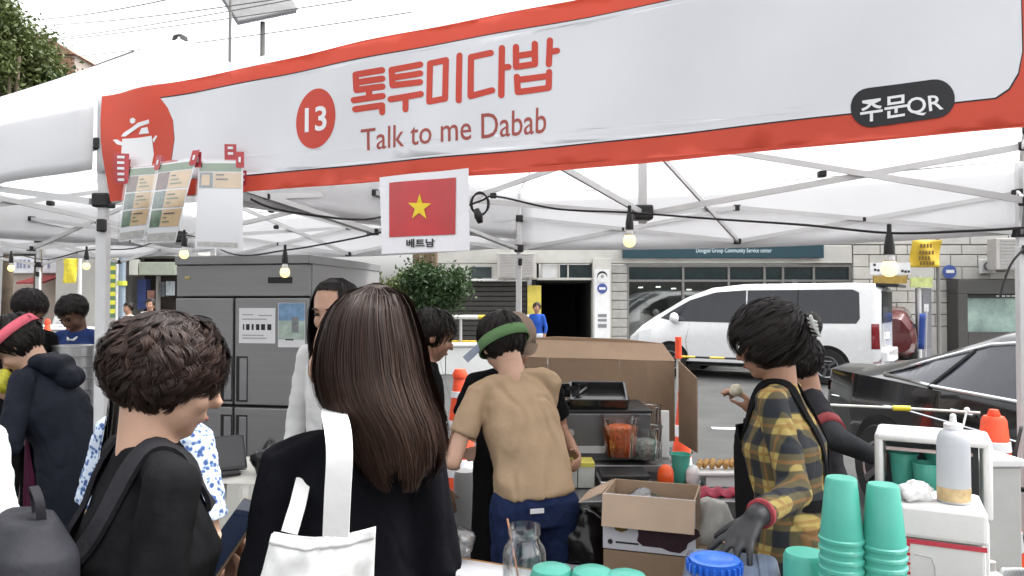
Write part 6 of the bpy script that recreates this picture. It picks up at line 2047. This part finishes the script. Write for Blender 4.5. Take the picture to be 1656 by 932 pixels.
from mathutils.bvhtree import BVHTree
def bvh_of(*objs):
    vs, fs = [], []
    for o in objs:
        n = len(vs)
        vs += [v.co.copy() for v in o.data.vertices]
        fs += [tuple(i + n for i in p.vertices) for p in o.data.polygons]
    return BVHTree.FromPolygons(vs, fs)
def part(t, *names):
    return [c for c in t.children if c.name.split('.')[0] in names]
def hug(bvh, p, off):
    # a point lying on the garment below p, lifted by off
    loc, nrm, i, d = bvh.find_nearest(p)
    return loc + nrm * off
BLACKH = hair_mat('hair_black', (.006, .005, .005), (.020, .015, .013), .52)
BROWNH = hair_mat('hair_brown', (.012, .0075, .006), (.055, .026, .017), .58)
WAVEH = hair_mat('hair_dark_brown', (.008, .0055, .005), (.046, .025, .019), .58)
def cloth(name, col, var=.12, rough=.97, vs=9, bump=.30, bs=16, sheen=0.0):
    return mat(name, col, rough, var=var, vscale=vs, bump=bump, bscale=bs, sheen=sheen, spec=.08)
DENIM = cloth('denim_navy', (.018, .028, .075), .3, vs=30)
BLKC = cloth('cloth_black', (.010, .010, .011), .2)
def ribbon(name, pts, wdir, wd, th, m, parent, n=5, local=True):
    P_ = smooth_line([V(p) for p in pts], n)
    mb = MB(); vs, fs = [], []
    N = len(P_)
    for i, p in enumerate(P_):
        d = (P_[min(i + 1, N - 1)] - P_[max(i - 1, 0)]).normalized()
        w_ = wdir[min(len(wdir) - 1, int(i / (N - 1) * len(wdir)))] if isinstance(wdir, list) else wdir
        x = orth(d, w_); y = d.cross(x)
        for a, b in ((-1, -1), (1, -1), (1, 1), (-1, 1)):
            vs.append(p + x * a * wd / 2 + y * b * th / 2)
    for i in range(N - 1):
        for k in range(4):
            fs.append((i * 4 + k, i * 4 + (k + 1) % 4, (i + 1) * 4 + (k + 1) % 4, (i + 1) * 4 + k))
    fs += [(0, 3, 2, 1), tuple((N - 1) * 4 + k for k in range(4))]
    return build(name, mb.add(vs, fs), m, parent, local=local, smooth='auto')

def strap_on(name, bvh, pts, wd, th, m, parent, off=.004, xf=None, n=6):
    P_ = smooth_line([V(p) for p in pts], n)
    Q = []
    for p in P_:
        loc, nrm, i_, d_ = bvh.find_nearest(p)
        Q.append((loc + nrm * off, nrm))
    for _ in range(3):
        Q = [Q[0]] + [((Q[i - 1][0] + Q[i][0] * 2 + Q[i + 1][0]) / 4, (Q[i - 1][1] + Q[i][1] * 2 + Q[i + 1][1]).normalized()) for i in range(1, len(Q) - 1)] + [Q[-1]]
    vs, fs = [], []
    N = len(Q)
    for i, (p, nr) in enumerate(Q):
        d = (Q[min(i + 1, N - 1)][0] - Q[max(i - 1, 0)][0]).normalized()
        x = d.cross(nr).normalized()
        for a, b in ((-1, 0), (1, 0), (1, 1), (-1, 1)):
            v = p + x * a * wd / 2 + nr * b * th
            vs.append(xf @ v if xf is not None else v)
    for i in range(N - 1):
        for k in range(4):
            fs.append((i * 4 + k, i * 4 + (k + 1) % 4, (i + 1) * 4 + (k + 1) % 4, (i + 1) * 4 + k))
    fs += [(0, 3, 2, 1), tuple((N - 1) * 4 + k for k in range(4))]
    return build(name, MB().add(vs, fs), m, parent, local=True, smooth='auto')
def apron_on(bvh, parent, m, z0, z1, half, off=.010, nu=24, nv=22, flare=.02):
    rad = np.zeros((nv + 1, nu + 1))
    for i in range(nu + 1):
        a = (i / nu - .5) * 2 * half
        best = 0
        for j in range(nv, -1, -1):
            z = z0 + (z1 - z0) * j / nv
            d = V((math.sin(a), math.cos(a), 0))
            h = bvh.ray_cast(V((0, 0, z)) + d * .7, -d)
            r_ = .7 - h[3] if h[0] is not None else 0
            r_ = min(r_, .165)
            best = max(best * .995, r_)
            rad[j, i] = best
    for _ in range(2):
        rad[:, 1:-1] = (rad[:, :-2] + rad[:, 1:-1] * 2 + rad[:, 2:]) / 4
    def fn(u, v):
        i, j = min(nu, int(round(u * nu))), min(nv, int(round(v * nv)))
        a = (u - .5) * 2 * half * (1 if v < .62 else 1 - .55 * (v - .62) / .38)
        r_ = rad[j, i] + off + .010 * math.sin(u * 26) * (1 - v) + flare * (1 - v)
        return V((math.sin(a) * r_, math.cos(a) * r_, z0 + (z1 - z0) * v))
    return build('apron', MB().grid(fn, nu, nv, (0, -.003, 0)), m, parent, smooth=True, local=True)

# ---------------------------------------------------------------- woman with long brown hair and tote bag
NAVYT = cloth('tshirt_black', (.0062, .0064, .0085), .2)
w2, M4, ub, arms, s = person(
    'woman with long brown hair in a black t-shirt seen from behind, centre', (-.300, 1.40), 0, 1.60, bend=2, voxel=.008, shirt=NAVYT, sleeve=.80, pants=cloth('trousers_dark', (.02, .02, .024)),
    armL=(-.462, 1.54, .87), armR=(-.125, 1.66, .92), poleL=(-.15, -.5, -1), poleR=(.10, -.4, -1), shw=.86, long_top=-.14, loose=1.02, folds=.013, seed=2, fold_scale=(11, 11, 5))
k = 1.40 / F
rows = [(458, 604, 614, .0, .012), (461, 590, 628, -.0, .035), (467, 574, 642, -.0, .058), (478, 556, 655, -.004, .082), (496, 540, 666, -.008, .102), (520, 527, 674, -.010, .112), (560, 516, 686, -.012, .118), (600, 512, 692, -.020, .115), (640, 520, 704, -.040, .105), (680, 548, 716, -.058, .085), (720, 562, 720, -.070, .062), (755, 580, 714, -.078, .045), (792, 606, 690, -.084, .024)]
prof = [(1.6 - (y - 490) * (1.40 + cy) / F, ((a + b) / 2 - 828) * (1.40 + cy) / F + .300, cy, (b - a) / 2 * (1.40 + cy) / F, dp) for y, a, b, cy, dp in rows]
loft_hair('hair', w2, prof, BROWNH, N=20000, K=15, r0=.00055, seed=4, endvar=.38, wave=.0035, wf=15, arc=(math.pi * .80, math.pi * 2.20))
# tote bag hanging from her left shoulder
CANVAS = mat('tote_canvas', (.78, .78, .76), .85, var=.04, vscale=6, bump=.10, bscale=14)
tote = thing('tote_bag', 'white canvas tote bag slung behind the long haired woman', 'bag', (-.36, 1.26, .75))
def tw(px, py, Y): return at(px, py, Y)
bt = [tw(441, 862, 1.235), tw(607, 853, 1.215)]
bb = [tw(400, 1015, 1.24), tw(600, 1030, 1.22)]
def bagf(u, v, side):
    p = bb[0].lerp(bb[1], u).lerp(bt[0].lerp(bt[1], u), v)
    bul = .028 * math.sin(math.pi * u) * math.sin(math.pi * min(1, .15 + v * .85)) + .010 * noise.noise(V((u * 4, v * 3, side * 3))) + .005 * noise.noise(V((u * 11 + v * 5, v * 4, side)))
    p.z -= .012 * math.sin(math.pi * u) * v
    return p + V((0, -1, 0)) * (bul * (1 if side else -.45) + (.004 if side else -.004))
build('front_panel', MB().grid(lambda u, v: bagf(u, v, 1), 22, 16, (0, .0015, 0)), CANVAS, tote, smooth=True)
build('back_panel', MB().grid(lambda u, v: bagf(u, v, 0), 22, 16, (0, .0015, 0)), CANVAS, tote, smooth=True)
build('hem', MB().grid(lambda u, v: bagf(u, .90 + .10 * v, 1) + V((0, -.002, 0)), 22, 3, (0, .001, 0)), CANVAS, tote, smooth=True)
ribbon('strap', [tw(543, 868, 1.198), tw(546, 800, 1.19), tw(549, 740, 1.19), tw(547, 700, 1.205), tw(541, 672, 1.26), tw(540, 660, 1.34), tw(539, 668, 1.44), tw(538, 720, 1.52), tw(538, 790, 1.54)], V((1, 0, 0)), .042, .003, CANVAS, tote, local=False)
ribbon('strap', [tw(468, 862, 1.25), tw(476, 835, 1.26), tw(482, 815, 1.30), tw(490, 780, 1.36), tw(500, 740, 1.42)], V((1, 0, 0)), .028, .003, CANVAS, tote, local=False)

# ---------------------------------------------------------------- woman with short wavy hair, backpack and phone
w1, M4, ub, arms, s = person('woman with short wavy dark hair in black with a backpack, at left front', (-.705, 1.42), -50, 1.575, bend=2, voxel=.007, ears=False, shirt=BLKC, sleeve=1.15, pants=cloth('trousers_dark', (.02, .02, .024)),
    head=(14, -4, 0), armR=at(376, 955, 1.50), armL=(-.52, 1.66, 1.02), poleR=(.35, -.6, -1), poleL=(-.3, -.6, -1), shw=1.08, long_top=-.12, loose=1.22, folds=.015, seed=5, fold_scale=(9, 9, 5),
    handR={'d': (.12, .12, .95), 'n': (-.5, -.7, .2), 'curl': (.55, .8), 'thumb': (.5, .8)})
short_hair('hair', w1, M4, WAVEH, N=16000, steps=13, step=.098, thick=.15, lift=.05, wave=.10, freq=.81, r0=.00065, guides=700, tie=.45, front=.40, nape=-.72, scale=.965, seed=11, crown=(.15, -.35, .92), grav=.22, tip=.0, jit=.15)
# backpack
PACK = cloth('backpack_grey', (.022, .022, .027), .15, rough=.55)
STRP = cloth('backpack_strap', (.020, .020, .023), .15, rough=.6)
bp_ = thing('backpack', 'dark grey backpack on the short haired woman', 'backpack', (w1.location.x, w1.location.y, .8), R(-50))
Wm = w1.matrix_basis
bi = bp_.matrix_basis.inverted()
def L2(p): return bi @ (Wm @ V(p))
mb = MB()
p_loft(mb, [L2((.03, -.205 + (.02 if z > 1.15 else 0), z)) for z in (.80, .83, .95, 1.08, 1.19, 1.235)], [(.145, .080), (.168, .100), (.170, .102), (.160, .092), (.125, .066), (.075, .038)], (1, 0, 0), 28, 3.2)
blob('pack_body', mb, .007, PACK, bp_, 4, .010, (6, 6, 10), 3)
ribbon('zip_line', [L2((-.150, -.225, .92)), L2((-.135, -.24, 1.10)), L2((-.08, -.255, 1.19)), L2((.0, -.26, 1.215)), L2((.08, -.25, 1.185)), L2((.135, -.235, 1.09)), L2((.150, -.22, .92))], V((0, 1, 0)), .012, .004, STRP, bp_)
for sx in (1, -1):
    a = ub(sx * .080, -.12, .36); b = ub(sx * .088, -.03, .50); c = ub(sx * .10, .08, .46); d = ub(sx * .12, .125, .30); e = ub(sx * .150, .04, .10)
    strap_on('shoulder_strap', bvh_of(*part(w1, 'shirt')), [V((sx * .06, -.135, 1.17)), a, b, c, ub(sx * .085, .15, .36)], .046, .009, STRP, bp_, .003, bi @ Wm)
ribbon('grab_handle', [L2((.02, -.17, 1.22)), L2((.018, -.175, 1.265)), L2((.045, -.18, 1.285)), L2((.072, -.175, 1.265)), L2((.07, -.17, 1.22))], V((0, 1, 0)), .014, .006, STRP, bp_)
# phone in her hand
ph = thing('phone', 'black smartphone held by the short haired woman', 'phone', at(376, 875, 1.50))
pc_ = at(374, 868, 1.445)
ua = (at(404, 828, 1.475) - at(350, 905, 1.42)).normalized()
na = V((-.55, -.70, .35)); na = (na - ua * na.dot(ua)).normalized()
wa_ = ua.cross(na)
RM = Matrix((wa_, na, ua)).transposed()
build('case', MB().box(pc_, (.076, .009, .155), RM), mat('phone_case', (.02, .02, .022), .35), ph, bevel=.004)
build('screen', MB().box(pc_ + na * .0049, (.070, .0008, .148), RM), mat('phone_glass', (.012, .018, .035), .05, var=0, spec=.8), ph)
build('metal_edge', MB().box(pc_, (.0775, .005, .1565), RM), mat('phone_edge', (.40, .26, .18), .3, .9), ph, bevel=.002)

# ---------------------------------------------------------------- person in blue print shirt
def print_mat():
    m = bpy.data.materials.new('blue_print')
    m.use_nodes = True
    t = m.node_tree; b = t.nodes['Principled BSDF']; b.inputs['Roughness'].default_value = .8
    tc = t.nodes.new('ShaderNodeTexCoord')
    n = t.nodes.new('ShaderNodeTexNoise'); n.inputs['Scale'].default_value = 55; n.inputs['Detail'].default_value = 3
    v = t.nodes.new('ShaderNodeTexVoronoi'); v.inputs['Scale'].default_value = 80
    t.links.new(tc.outputs['Object'], n.inputs['Vector']); t.links.new(tc.outputs['Object'], v.inputs['Vector'])
    mm = t.nodes.new('ShaderNodeMath'); mm.operation = 'ADD'
    t.links.new(n.outputs['Fac'], mm.inputs[0]); t.links.new(v.outputs['Distance'], mm.inputs[1])
    rp = t.nodes.new('ShaderNodeValToRGB')
    e = rp.color_ramp.elements
    e[0].position = .70; e[0].color = (.035, .075, .22, 1)
    e[1].position = 1.0; e[1].color = (.55, .62, .72, 1)
    x = e.new(.90); x.color = (.13, .22, .45, 1)
    t.links.new(mm.outputs[0], rp.inputs[0]); t.links.new(rp.outputs[0], b.inputs['Base Color'])
    return m
p3_, M4, ub, arms, s = person('person in a blue and white print shirt standing behind the short haired woman', (-.945, 1.93), -25, 1.55, bend=3, voxel=.010, shirt=print_mat(), sleeve=.8, pants=cloth('trousers_dark', (.02, .02, .024)),
    head=(12, 0, 0), shw=1.05, long_top=-.20, loose=1.12, folds=.012, seed=8)
q = M4.translation
pf = [(q.z + .125, q.x, q.y - .01, .02, .03), (q.z + .11, q.x, q.y - .01, .062, .07), (q.z + .06, q.x, q.y - .012, .092, .108), (q.z, q.x, q.y - .015, .100, .112), (q.z - .10, q.x, q.y - .03, .105, .10), (q.z - .2, q.x, q.y - .07, .10, .07), (q.z - .30, q.x - .02, q.y - .09, .075, .04)]
loft_hair('hair', p3_, pf, BLACKH, N=2200, K=14, r0=.0015, seed=6, arc=(math.pi * .8, math.pi * 2.2), wave=.004)

# ---------------------------------------------------------------- woman in beige t-shirt, green headband
BEIGE = cloth('tshirt_beige', (.41, .295, .19), .08, vs=5)
wb1, M4, ub, arms, s = person('woman in a beige t-shirt and jeans with green headband seen from behind', (.085, 2.78), 14, 1.59, bend=14, lean=-8, voxel=.009, shirt=BEIGE, sleeve=.62, pants=DENIM,
    head=(18, 8, 0), armL=(-.33, 2.96, 1.04), armR=(-.08, 3.14, .98), poleL=(-.3, -.6, -1), poleR=(.4, -.3, -1), shw=1.0, long_top=.0, loose=1.08, folds=.026, seed=3, skin=SKIN, fold_scale=(8, 8, 5))
short_hair('hair', wb1, M4, BLACKH, N=3200, steps=8, step=.12, thick=.10, lift=.03, wave=.012, r0=.0013, nape=-.86, seed=21, scale=1.05)
def headband(parent, M4, m, z0=.005, tilt=.0, hgt=.045, name='headband', rx=.097, ry=.115, tail=None):
    mb = MB()
    n = 40
    vs, fs = [], []
    for i in range(n):
        a = 2 * math.pi * i / n
        for (dz, rr) in ((-hgt / 2, 1.0), (hgt / 2, .985)):
            x, y = rx * rr * math.cos(a), ry * rr * math.sin(a) - .012
            vs.append(M4 @ V((x, y, z0 + dz + tilt * x + .35 * y * 0 + .10 * (y + .012))))
    for i in range(n):
        j = (i + 1) % n
        fs.append((2 * i, 2 * j, 2 * j + 1, 2 * i + 1))
    o = build(name, mb.add(vs, fs), m, parent, local=True, smooth=True)
    sl = o.modifiers.new('solid', 'SOLIDIFY'); sl.thickness = .004
    return o
GRN = cloth('headband_green', (.12, .22, .10), .15)
headband(wb1, M4, GRN, .008, .10, .046, rx=.105, ry=.124)
ribbon('headband_tail', [M4 @ V((-.095, -.02, .0)), M4 @ V((-.125, .02, -.01)), M4 @ V((-.160, .03, -.03))], V((0, .3, 1)), .03, .003, cloth('headband_tail', (.30, .34, .42), .15), wb1)
build('jeans_label', MB().box(ub(-.03, -.128, -.035), (.05, .006, .016)), mat('label_white', (.7, .7, .72), .6), wb1, local=True)

# ---------------------------------------------------------------- person in black facing, behind the beige shirt
pb, M4, ub, arms, s = person('person in black t-shirt and apron behind the beige shirted woman', (.0, 3.22), 185, 1.56, bend=6, voxel=.011, shirt=BLKC, sleeve=.7, pants=BLKC, head=(25, 0, 0), skin=SKIN2, shw=1.1, loose=1.12, long_top=-.15, seed=4, poleL=(-.3, -.6, -1), poleR=(.3, -.6, -1),
    armL=(.26, 3.08, .98), armR=(-.25, 3.06, .99))
short_hair('hair', pb, M4, BLACKH, N=1500, steps=7, r0=.0016, thick=.08, wave=.01, seed=31)
CAPM = cloth('cap_beige', (.24, .18, .14), .1)
mb = MB()
mb.sphere(M4 @ V((0, -.012, .045)), (.098 * s, .116 * s, .092 * s), 22, 12, M4.to_3x3().normalized())
capo = build('cap', mb, CAPM, pb, smooth=True, local=True)
# long black apron
apron_on(bvh_of(*part(pb, 'shirt', 'trousers')), pb, BLKC, .42, 1.22, 1.2)
ribbon('cap_brim', [M4 @ V((-.07, .085, .058)), M4 @ V((-.04, .150, .046)), M4 @ V((.04, .150, .046)), M4 @ V((.07, .085, .058))], V((0, 0, 1)), .004, .05, CAPM, pb)

# ---------------------------------------------------------------- plaid shirt person
def plaid_mat():
    m = bpy.data.materials.new('plaid_yellow_black')
    m.use_nodes = True
    t = m.node_tree; b = t.nodes['Principled BSDF']; b.inputs['Roughness'].default_value = .85
    tc = t.nodes.new('ShaderNodeTexCoord')
    nz = t.nodes.new('ShaderNodeTexNoise'); nz.inputs['Scale'].default_value = 5
    t.links.new(tc.outputs['Object'], nz.inputs['Vector'])
    mixv = t.nodes.new('ShaderNodeVectorMath'); mixv.operation = 'MULTIPLY_ADD'
    mixv.inputs[1].default_value = (.022, .022, .022)
    t.links.new(nz.outputs['Color'], mixv.inputs[0]); t.links.new(tc.outputs['Object'], mixv.inputs[2])
    sp_ = t.nodes.new('ShaderNodeSeparateXYZ'); t.links.new(mixv.outputs[0], sp_.inputs[0])
    ax = t.nodes.new('ShaderNodeMath'); ax.operation = 'ADD'
    t.links.new(sp_.outputs['X'], ax.inputs[0]); t.links.new(sp_.outputs['Y'], ax.inputs[1])
    def band(src, per, ph, lo, hi):
        a = t.nodes.new('ShaderNodeMath'); a.operation = 'MULTIPLY_ADD'
        a.inputs[1].default_value = 2 * math.pi / per; a.inputs[2].default_value = ph
        t.links.new(src, a.inputs[0])
        s_ = t.nodes.new('ShaderNodeMath'); s_.operation = 'SINE'; t.links.new(a.outputs[0], s_.inputs[0])
        r_ = t.nodes.new('ShaderNodeMapRange'); r_.inputs['From Min'].default_value = lo; r_.inputs['From Max'].default_value = hi
        t.links.new(s_.outputs[0], r_.inputs['Value'])
        return r_.outputs[0]
    h = band(sp_.outputs['Z'], .098, .4, -.22, .02)
    v_ = band(ax.outputs[0], .098, 1.0, -.22, .02)
    th = band(sp_.outputs['Z'], .098, 3.5, .93, .97)
    tv = band(ax.outputs[0], .098, 4.1, .93, .97)
    add = t.nodes.new('ShaderNodeMath'); add.operation = 'ADD'; t.links.new(h, add.inputs[0]); t.links.new(v_, add.inputs[1])
    rp = t.nodes.new('ShaderNodeValToRGB'); e = rp.color_ramp.elements
    e[0].position = .0; e[0].color = (.36, .275, .085, 1)
    e[1].position = 1.0; e[1].color = (.012, .015, .020, 1)
    x = e.new(.5); x.color = (.085, .07, .033, 1)
    hf = t.nodes.new('ShaderNodeMath'); hf.operation = 'MULTIPLY'; hf.inputs[1].default_value = .5; t.links.new(add.outputs[0], hf.inputs[0])
    t.links.new(hf.outputs[0], rp.inputs[0])
    mx = t.nodes.new('ShaderNodeMixRGB'); mx.inputs[2].default_value = (.24, .11, .03, 1)
    a2 = t.nodes.new('ShaderNodeMath'); a2.operation = 'MAXIMUM'; t.links.new(th, a2.inputs[0]); t.links.new(tv, a2.inputs[1])
    a3 = t.nodes.new('ShaderNodeMath'); a3.operation = 'MULTIPLY'; a3.inputs[1].default_value = .6; t.links.new(a2.outputs[0], a3.inputs[0])
    t.links.new(a3.outputs[0], mx.inputs[0]); t.links.new(rp.outputs[0], mx.inputs[1]); t.links.new(mx.outputs[0], b.inputs['Base Color'])
    return m
PLAID = plaid_mat()
GLOVE = mat('glove_black', (.022, .022, .025), .42, var=.15, vscale=30)
pp_, M4, ub, arms, s = person('person in a yellow and black plaid shirt with black glove and apron', (.905, 2.44), 62, 1.585, bend=4, voxel=.008, shirt=PLAID, sleeve=1.80, pants=BLKC, skin=SKIN2,
    head=(8, 4, 0), armL=at(1222, 836, 2.02), armR=at(1222, 676, 2.60), poleL=(-.1, -.4, -1), poleR=(.5, -.3, -1), shw=1.20, long_top=-.24, loose=1.26, folds=.014, seed=6, fold_scale=(10, 10, 6),
    handL={'d': (-.62, -.45, -.50), 'n': (-.1, .1, -.9), 'curl': (.05, .30), 'spread': .45, 'thumb': (.75, .3)}, handR={'d': (-.35, .2, .9), 'n': (-.8, .3, -.3), 'curl': (.5, .7)}, glove=(-1, GLOVE))
short_hair('hair', pp_, M4, BLACKH, N=4200, steps=9, step=.13, thick=.20, lift=.06, wave=.02, r0=.0013, nape=-.8, front=.45, seed=41, scale=1.10, crown=(.0, -.75, .5), grav=.2)
bun = M4 @ V((.02, -.125, .035))
rngb = np.random.RandomState(9)
nb2 = 700
u = rngb.uniform(0, 2 * math.pi, nb2); K = 12
tt = np.linspace(0, 1.6 * math.pi, K)[None, :]
rr = (.040 + .012 * rngb.rand(nb2))[:, None]
tl = rngb.uniform(-1.2, 1.2, nb2)[:, None]
bx_ = rr * np.cos(tt + u[:, None]); by_ = rr * np.sin(tt + u[:, None]) * np.cos(tl); bz_ = rr * np.sin(tt + u[:, None]) * np.sin(tl)
pth = np.stack([bx_ + bun.x, by_ + bun.y, bz_ + bun.z], 2)
sh_ = MB().sphere(bun, .042, 16, 10)
link('hair_bun', strands(pth, .0014, rngb.rand(nb2), (sh_.v, sh_.f)), BLACKH, pp_, local=True)
CLIP = mat('clip_pale', (.62, .64, .62), .3, var=.1, coat=.4)
clip = MB()
cb0 = M4 @ V((-.045, -.150, .030))
for k_ in range(5):
    a = -.6 + k_ * .3
    clip.tube([cb0, cb0 + M4.to_3x3() @ V((-.012 + .02 * k_ * .4, -.012, .012 - .012 * k_)), cb0 + M4.to_3x3() @ V((.012 * k_ - .03, .012, .030 - .014 * k_))], [.005, .0045, .002], 6)
clip.tube([cb0 + M4.to_3x3() @ V((.03, -.01, -.01)), cb0, cb0 + M4.to_3x3() @ V((-.035, .0, .035))], [.004, .009, .005], 8)
build('hair_clip', clip, CLIP, pp_, smooth=True, local=True)
bv = bvh_of(*part(pp_, 'shirt', 'trousers'))
apron_on(bv, pp_, BLKC, .40, 1.20, 1.35)
for sx in (-1, 1):
    strap_on('apron_strap', bv, [V((sx * .08, .150, 1.17)), ub(sx * .08, .08, .46), ub(sx * .078, -.02, .50), ub(sx * .072, -.12, .40), ub(sx * .055, -.14, .25), ub(sx * .02, -.14, .08)], .040, .005, BLKC, pp_)
strap_on('apron_tie', bv, [V((-.19, .07, .99)), V((-.15, -.10, .98)), V((0, -.165, .975)), V((.15, -.10, .98)), V((.19, .07, .99))], .035, .005, BLKC, pp_)
build('cuff_band', MB().tube([arms[-1][1].lerp(arms[-1][2], .84), arms[-1][1].lerp(arms[-1][2], .90)], .041, 16), mat('cuff_red', (.30, .04, .05), .8, var=.4, vscale=60), pp_, local=True, smooth=True)
fd = thing('food_piece', 'small wrapped bite of food held up by the plaid shirted person', 'food', at(1190, 632, 2.55))
crumple('bite', at(1190, 632, 2.55), (.022, .02, .018), mat('bite_white', (.62, .58, .45), .7, var=.3, vscale=60), fd, 51, 30, .4)

# ---------------------------------------------------------------- others inside the stall
po, M4, ub, arms, s = person('person with dark hair and dark sleeves right behind the plaid shirt', (1.30, 3.12), 80, 1.47, bend=8, voxel=.012, shirt=cloth('shirt_charcoal', (.03, .03, .034), .15), sleeve=.55, pants=BLKC, skin=SKIN2, head=(20, 0, 0),
    armL=at(1415, 738, 2.85), poleL=(-.4, -.6, -.6), seed=10)
short_hair('hair', po, M4, BLACKH, N=2200, steps=8, r0=.0015, thick=.14, wave=.03, seed=43, scale=1.05)
sj, el, wt = arms[-1]
mb = MB(); p_cap(mb, sj.lerp(el, .62), el, .050, .046); p_cap(mb, el, wt, .046, .036)
build('red_cuff', MB().tube([sj.lerp(el, .58), sj.lerp(el, .80)], [.053, .055], 16), mat('cuff_dark_red', (.22, .03, .035), .8), po, local=True, smooth=True)
blob('arm_cover', mb, .011, cloth('sleeve_grey', (.04, .042, .046)), po, 3, .006)
pv, M4, ub, arms, s = person('vendor with long dark hair and white top between the fridge and the long haired woman', (-.705, 3.05), 155, 1.70, bend=2, voxel=.011, shirt=cloth('shirt_white', (.70, .70, .69), .05), sleeve=1.6, pants=BLKC, head=(12, 10, 0), seed=12)
q = M4.translation
pf = [(q.z + .128, q.x, q.y - .01, .02, .03), (q.z + .11, q.x, q.y - .01, .065, .07), (q.z + .06, q.x, q.y - .012, .092, .100), (q.z, q.x, q.y - .005, .112, .098), (q.z - .10, q.x, q.y - .01, .122, .098), (q.z - .22, q.x, q.y - .03, .125, .09), (q.z - .30, q.x, q.y - .05, .10, .07)]
loft_hair('hair', pv, pf, BLACKH, N=2400, K=14, r0=.0015, seed=16, arc=(math.pi * .74, math.pi * 2.26), face=q.z + .075)
pg, M4, ub, arms, s = person('vendor with dark hair in profile right of the long haired woman', (-.43, 3.42), -75, 1.575, bend=4, voxel=.010, shirt=BLKC, sleeve=.6, pants=BLKC, skin=SKIN2, head=(16, 0, 0), seed=13)
short_hair('hair', pg, M4, BLACKH, N=2000, steps=8, r0=.0015, thick=.10, wave=.02, seed=47)

# ---------------------------------------------------------------- people at the left stalls
NAVYJ = cloth('jacket_navy', (.014, .016, .024), .2, rough=.6)
pn, M4, ub, arms, s = person('person in a navy hooded jacket with pink headband bending over at the left', (-1.93, 3.28), 98, 1.60, bend=20, voxel=.010, shirt=NAVYJ, sleeve=1.85, pants=cloth('trousers_pale', (.55, .54, .50)), head=(32, 0, 0),
    armL=at(22, 652, 3.18), armR=at(12, 640, 3.4), poleL=(-.7, -.2, -1), poleR=(.7, -.2, -1), shw=1.1, long_top=-.24, loose=1.22, folds=.013, seed=15, fold_scale=(10, 10, 5), shirt_name='jacket')
short_hair('hair', pn, M4, BLACKH, N=3000, steps=8, r0=.0015, thick=.13, wave=.02, seed=51, scale=1.05, nape=-.8)
headband(pn, M4, cloth('headband_pink', (.62, .13, .17), .15), .040, .02, .042, rx=.112, ry=.132)
mb = MB()
p_cap(mb, ub(-.085, -.045, .475), ub(.085, -.045, .475), .036, .036); p_cap(mb, ub(-.06, -.085, .44), ub(.06, -.085, .44), .048, .048); p_cap(mb, ub(-.035, -.115, .37), ub(.035, -.115, .37), .050, .050)
blob('hood', mb, .010, NAVYJ, pn, 8, .008)
dr_ = apron_on(bvh_of(*part(pn, 'jacket', 'trousers')), pn, cloth('dress_maroon', (.055, .010, .028), .2), .40, 1.15, 1.1)
dr_.name = 'dress'
gb = thing('yellow_green_packet', 'yellow and green packet held by the navy jacketed person', 'packet', at(8, 630, 3.2))
crumple('packet', at(6, 618, 3.2), (.04, .03, .055), mat('packet_lime', (.50, .46, .03), .4, var=.4, vscale=30), gb, 61, 20, .3)
build('green_edge', MB().box(at(22, 628, 3.2), (.07, .04, .012), Matrix.Rotation(R(12), 3, 'Y')), mat('packet_green', (.08, .35, .22), .4), gb)

ps, M4, ub, arms, s = person('bystander in a pale loose top cut off by the left edge', (-1.545, 2.02), -8, 1.52, voxel=.012, shirt=cloth('shirt_mint', (.60, .66, .64), .05), sleeve=1.3, pants=BLKC, loose=1.25, long_top=-.26, shw=1.0, seed=17, head=(10, 20, 0))
short_hair('hair', ps, M4, BLACKH, N=1500, steps=7, r0=.0018, thick=.1, wave=.02, seed=53)
pe, M4, ub, arms, s = person('dark haired man looking down at the far left behind the navy jacket', (-3.06, 4.62), -118, 1.70, bend=5, voxel=.013, shirt=BLKC, sleeve=.6, pants=BLKC, skin=SKIN3, head=(30, 0, 0), seed=18)
short_hair('hair', pe, M4, BLACKH, N=1800, steps=5, r0=.0018, thick=.06, wave=.03, seed=55, nape=-.5)
pu, M4, ub, arms, s = person('young man in a blue shirt working behind the steamer stack', (-3.12, 5.42), 172, 1.67, bend=8, voxel=.013, shirt=cloth('shirt_blue', (.03, .055, .17), .15), sleeve=.7, pants=BLKC, skin=SKIN3, head=(26, 0, 0), seed=19)
short_hair('hair', pu, M4, BLACKH, N=1800, steps=5, r0=.002, thick=.12, wave=.03, seed=57, nape=-.4)
build('collar', MB().tube([ub(-.062, .02, .455), ub(-.02, .075, .41), ub(.02, .075, .41), ub(.062, .02, .455)], .010, 6), WHITE, pu, smooth=True, local=True)
# ---------------------------------------------------------------- small figures in the street
for (lab, px, Y, yaw, H, top, bot, hb) in (
    ('distant person in a white hooded top behind the left stalls', 107, 15.0, 20, 1.65, (.70, .70, .69), (.02, .02, .025), 0),
    ('distant person in pale clothes right of the front tent pole', 208, 15.5, 150, 1.60, (.60, .56, .50), (.05, .05, .06), 0),
    ('distant person in white and black nearest the fridge', 243, 16.0, 190, 1.68, (.62, .60, .60), (.015, .015, .018), 0),
    ('small figure in a blue vest by the dark garage entrance', 868, 16.8, 160, 1.60, (.03, .09, .40), (.60, .62, .66), 0)):
    pd, M4, ub, arms, s = person(lab, ((px - CX) / F * Y, Y), yaw, H, voxel=.022, shirt=cloth('street_shirt_%d' % px, top, .08), sleeve=1.5, pants=cloth('street_trousers_%d' % px, bot, .1), skin=SKIN2, folds=.01, seed=px)
    short_hair('hair', pd, M4, BLACKH, N=500, steps=5, r0=.003, thick=.1, wave=.02, seed=px)
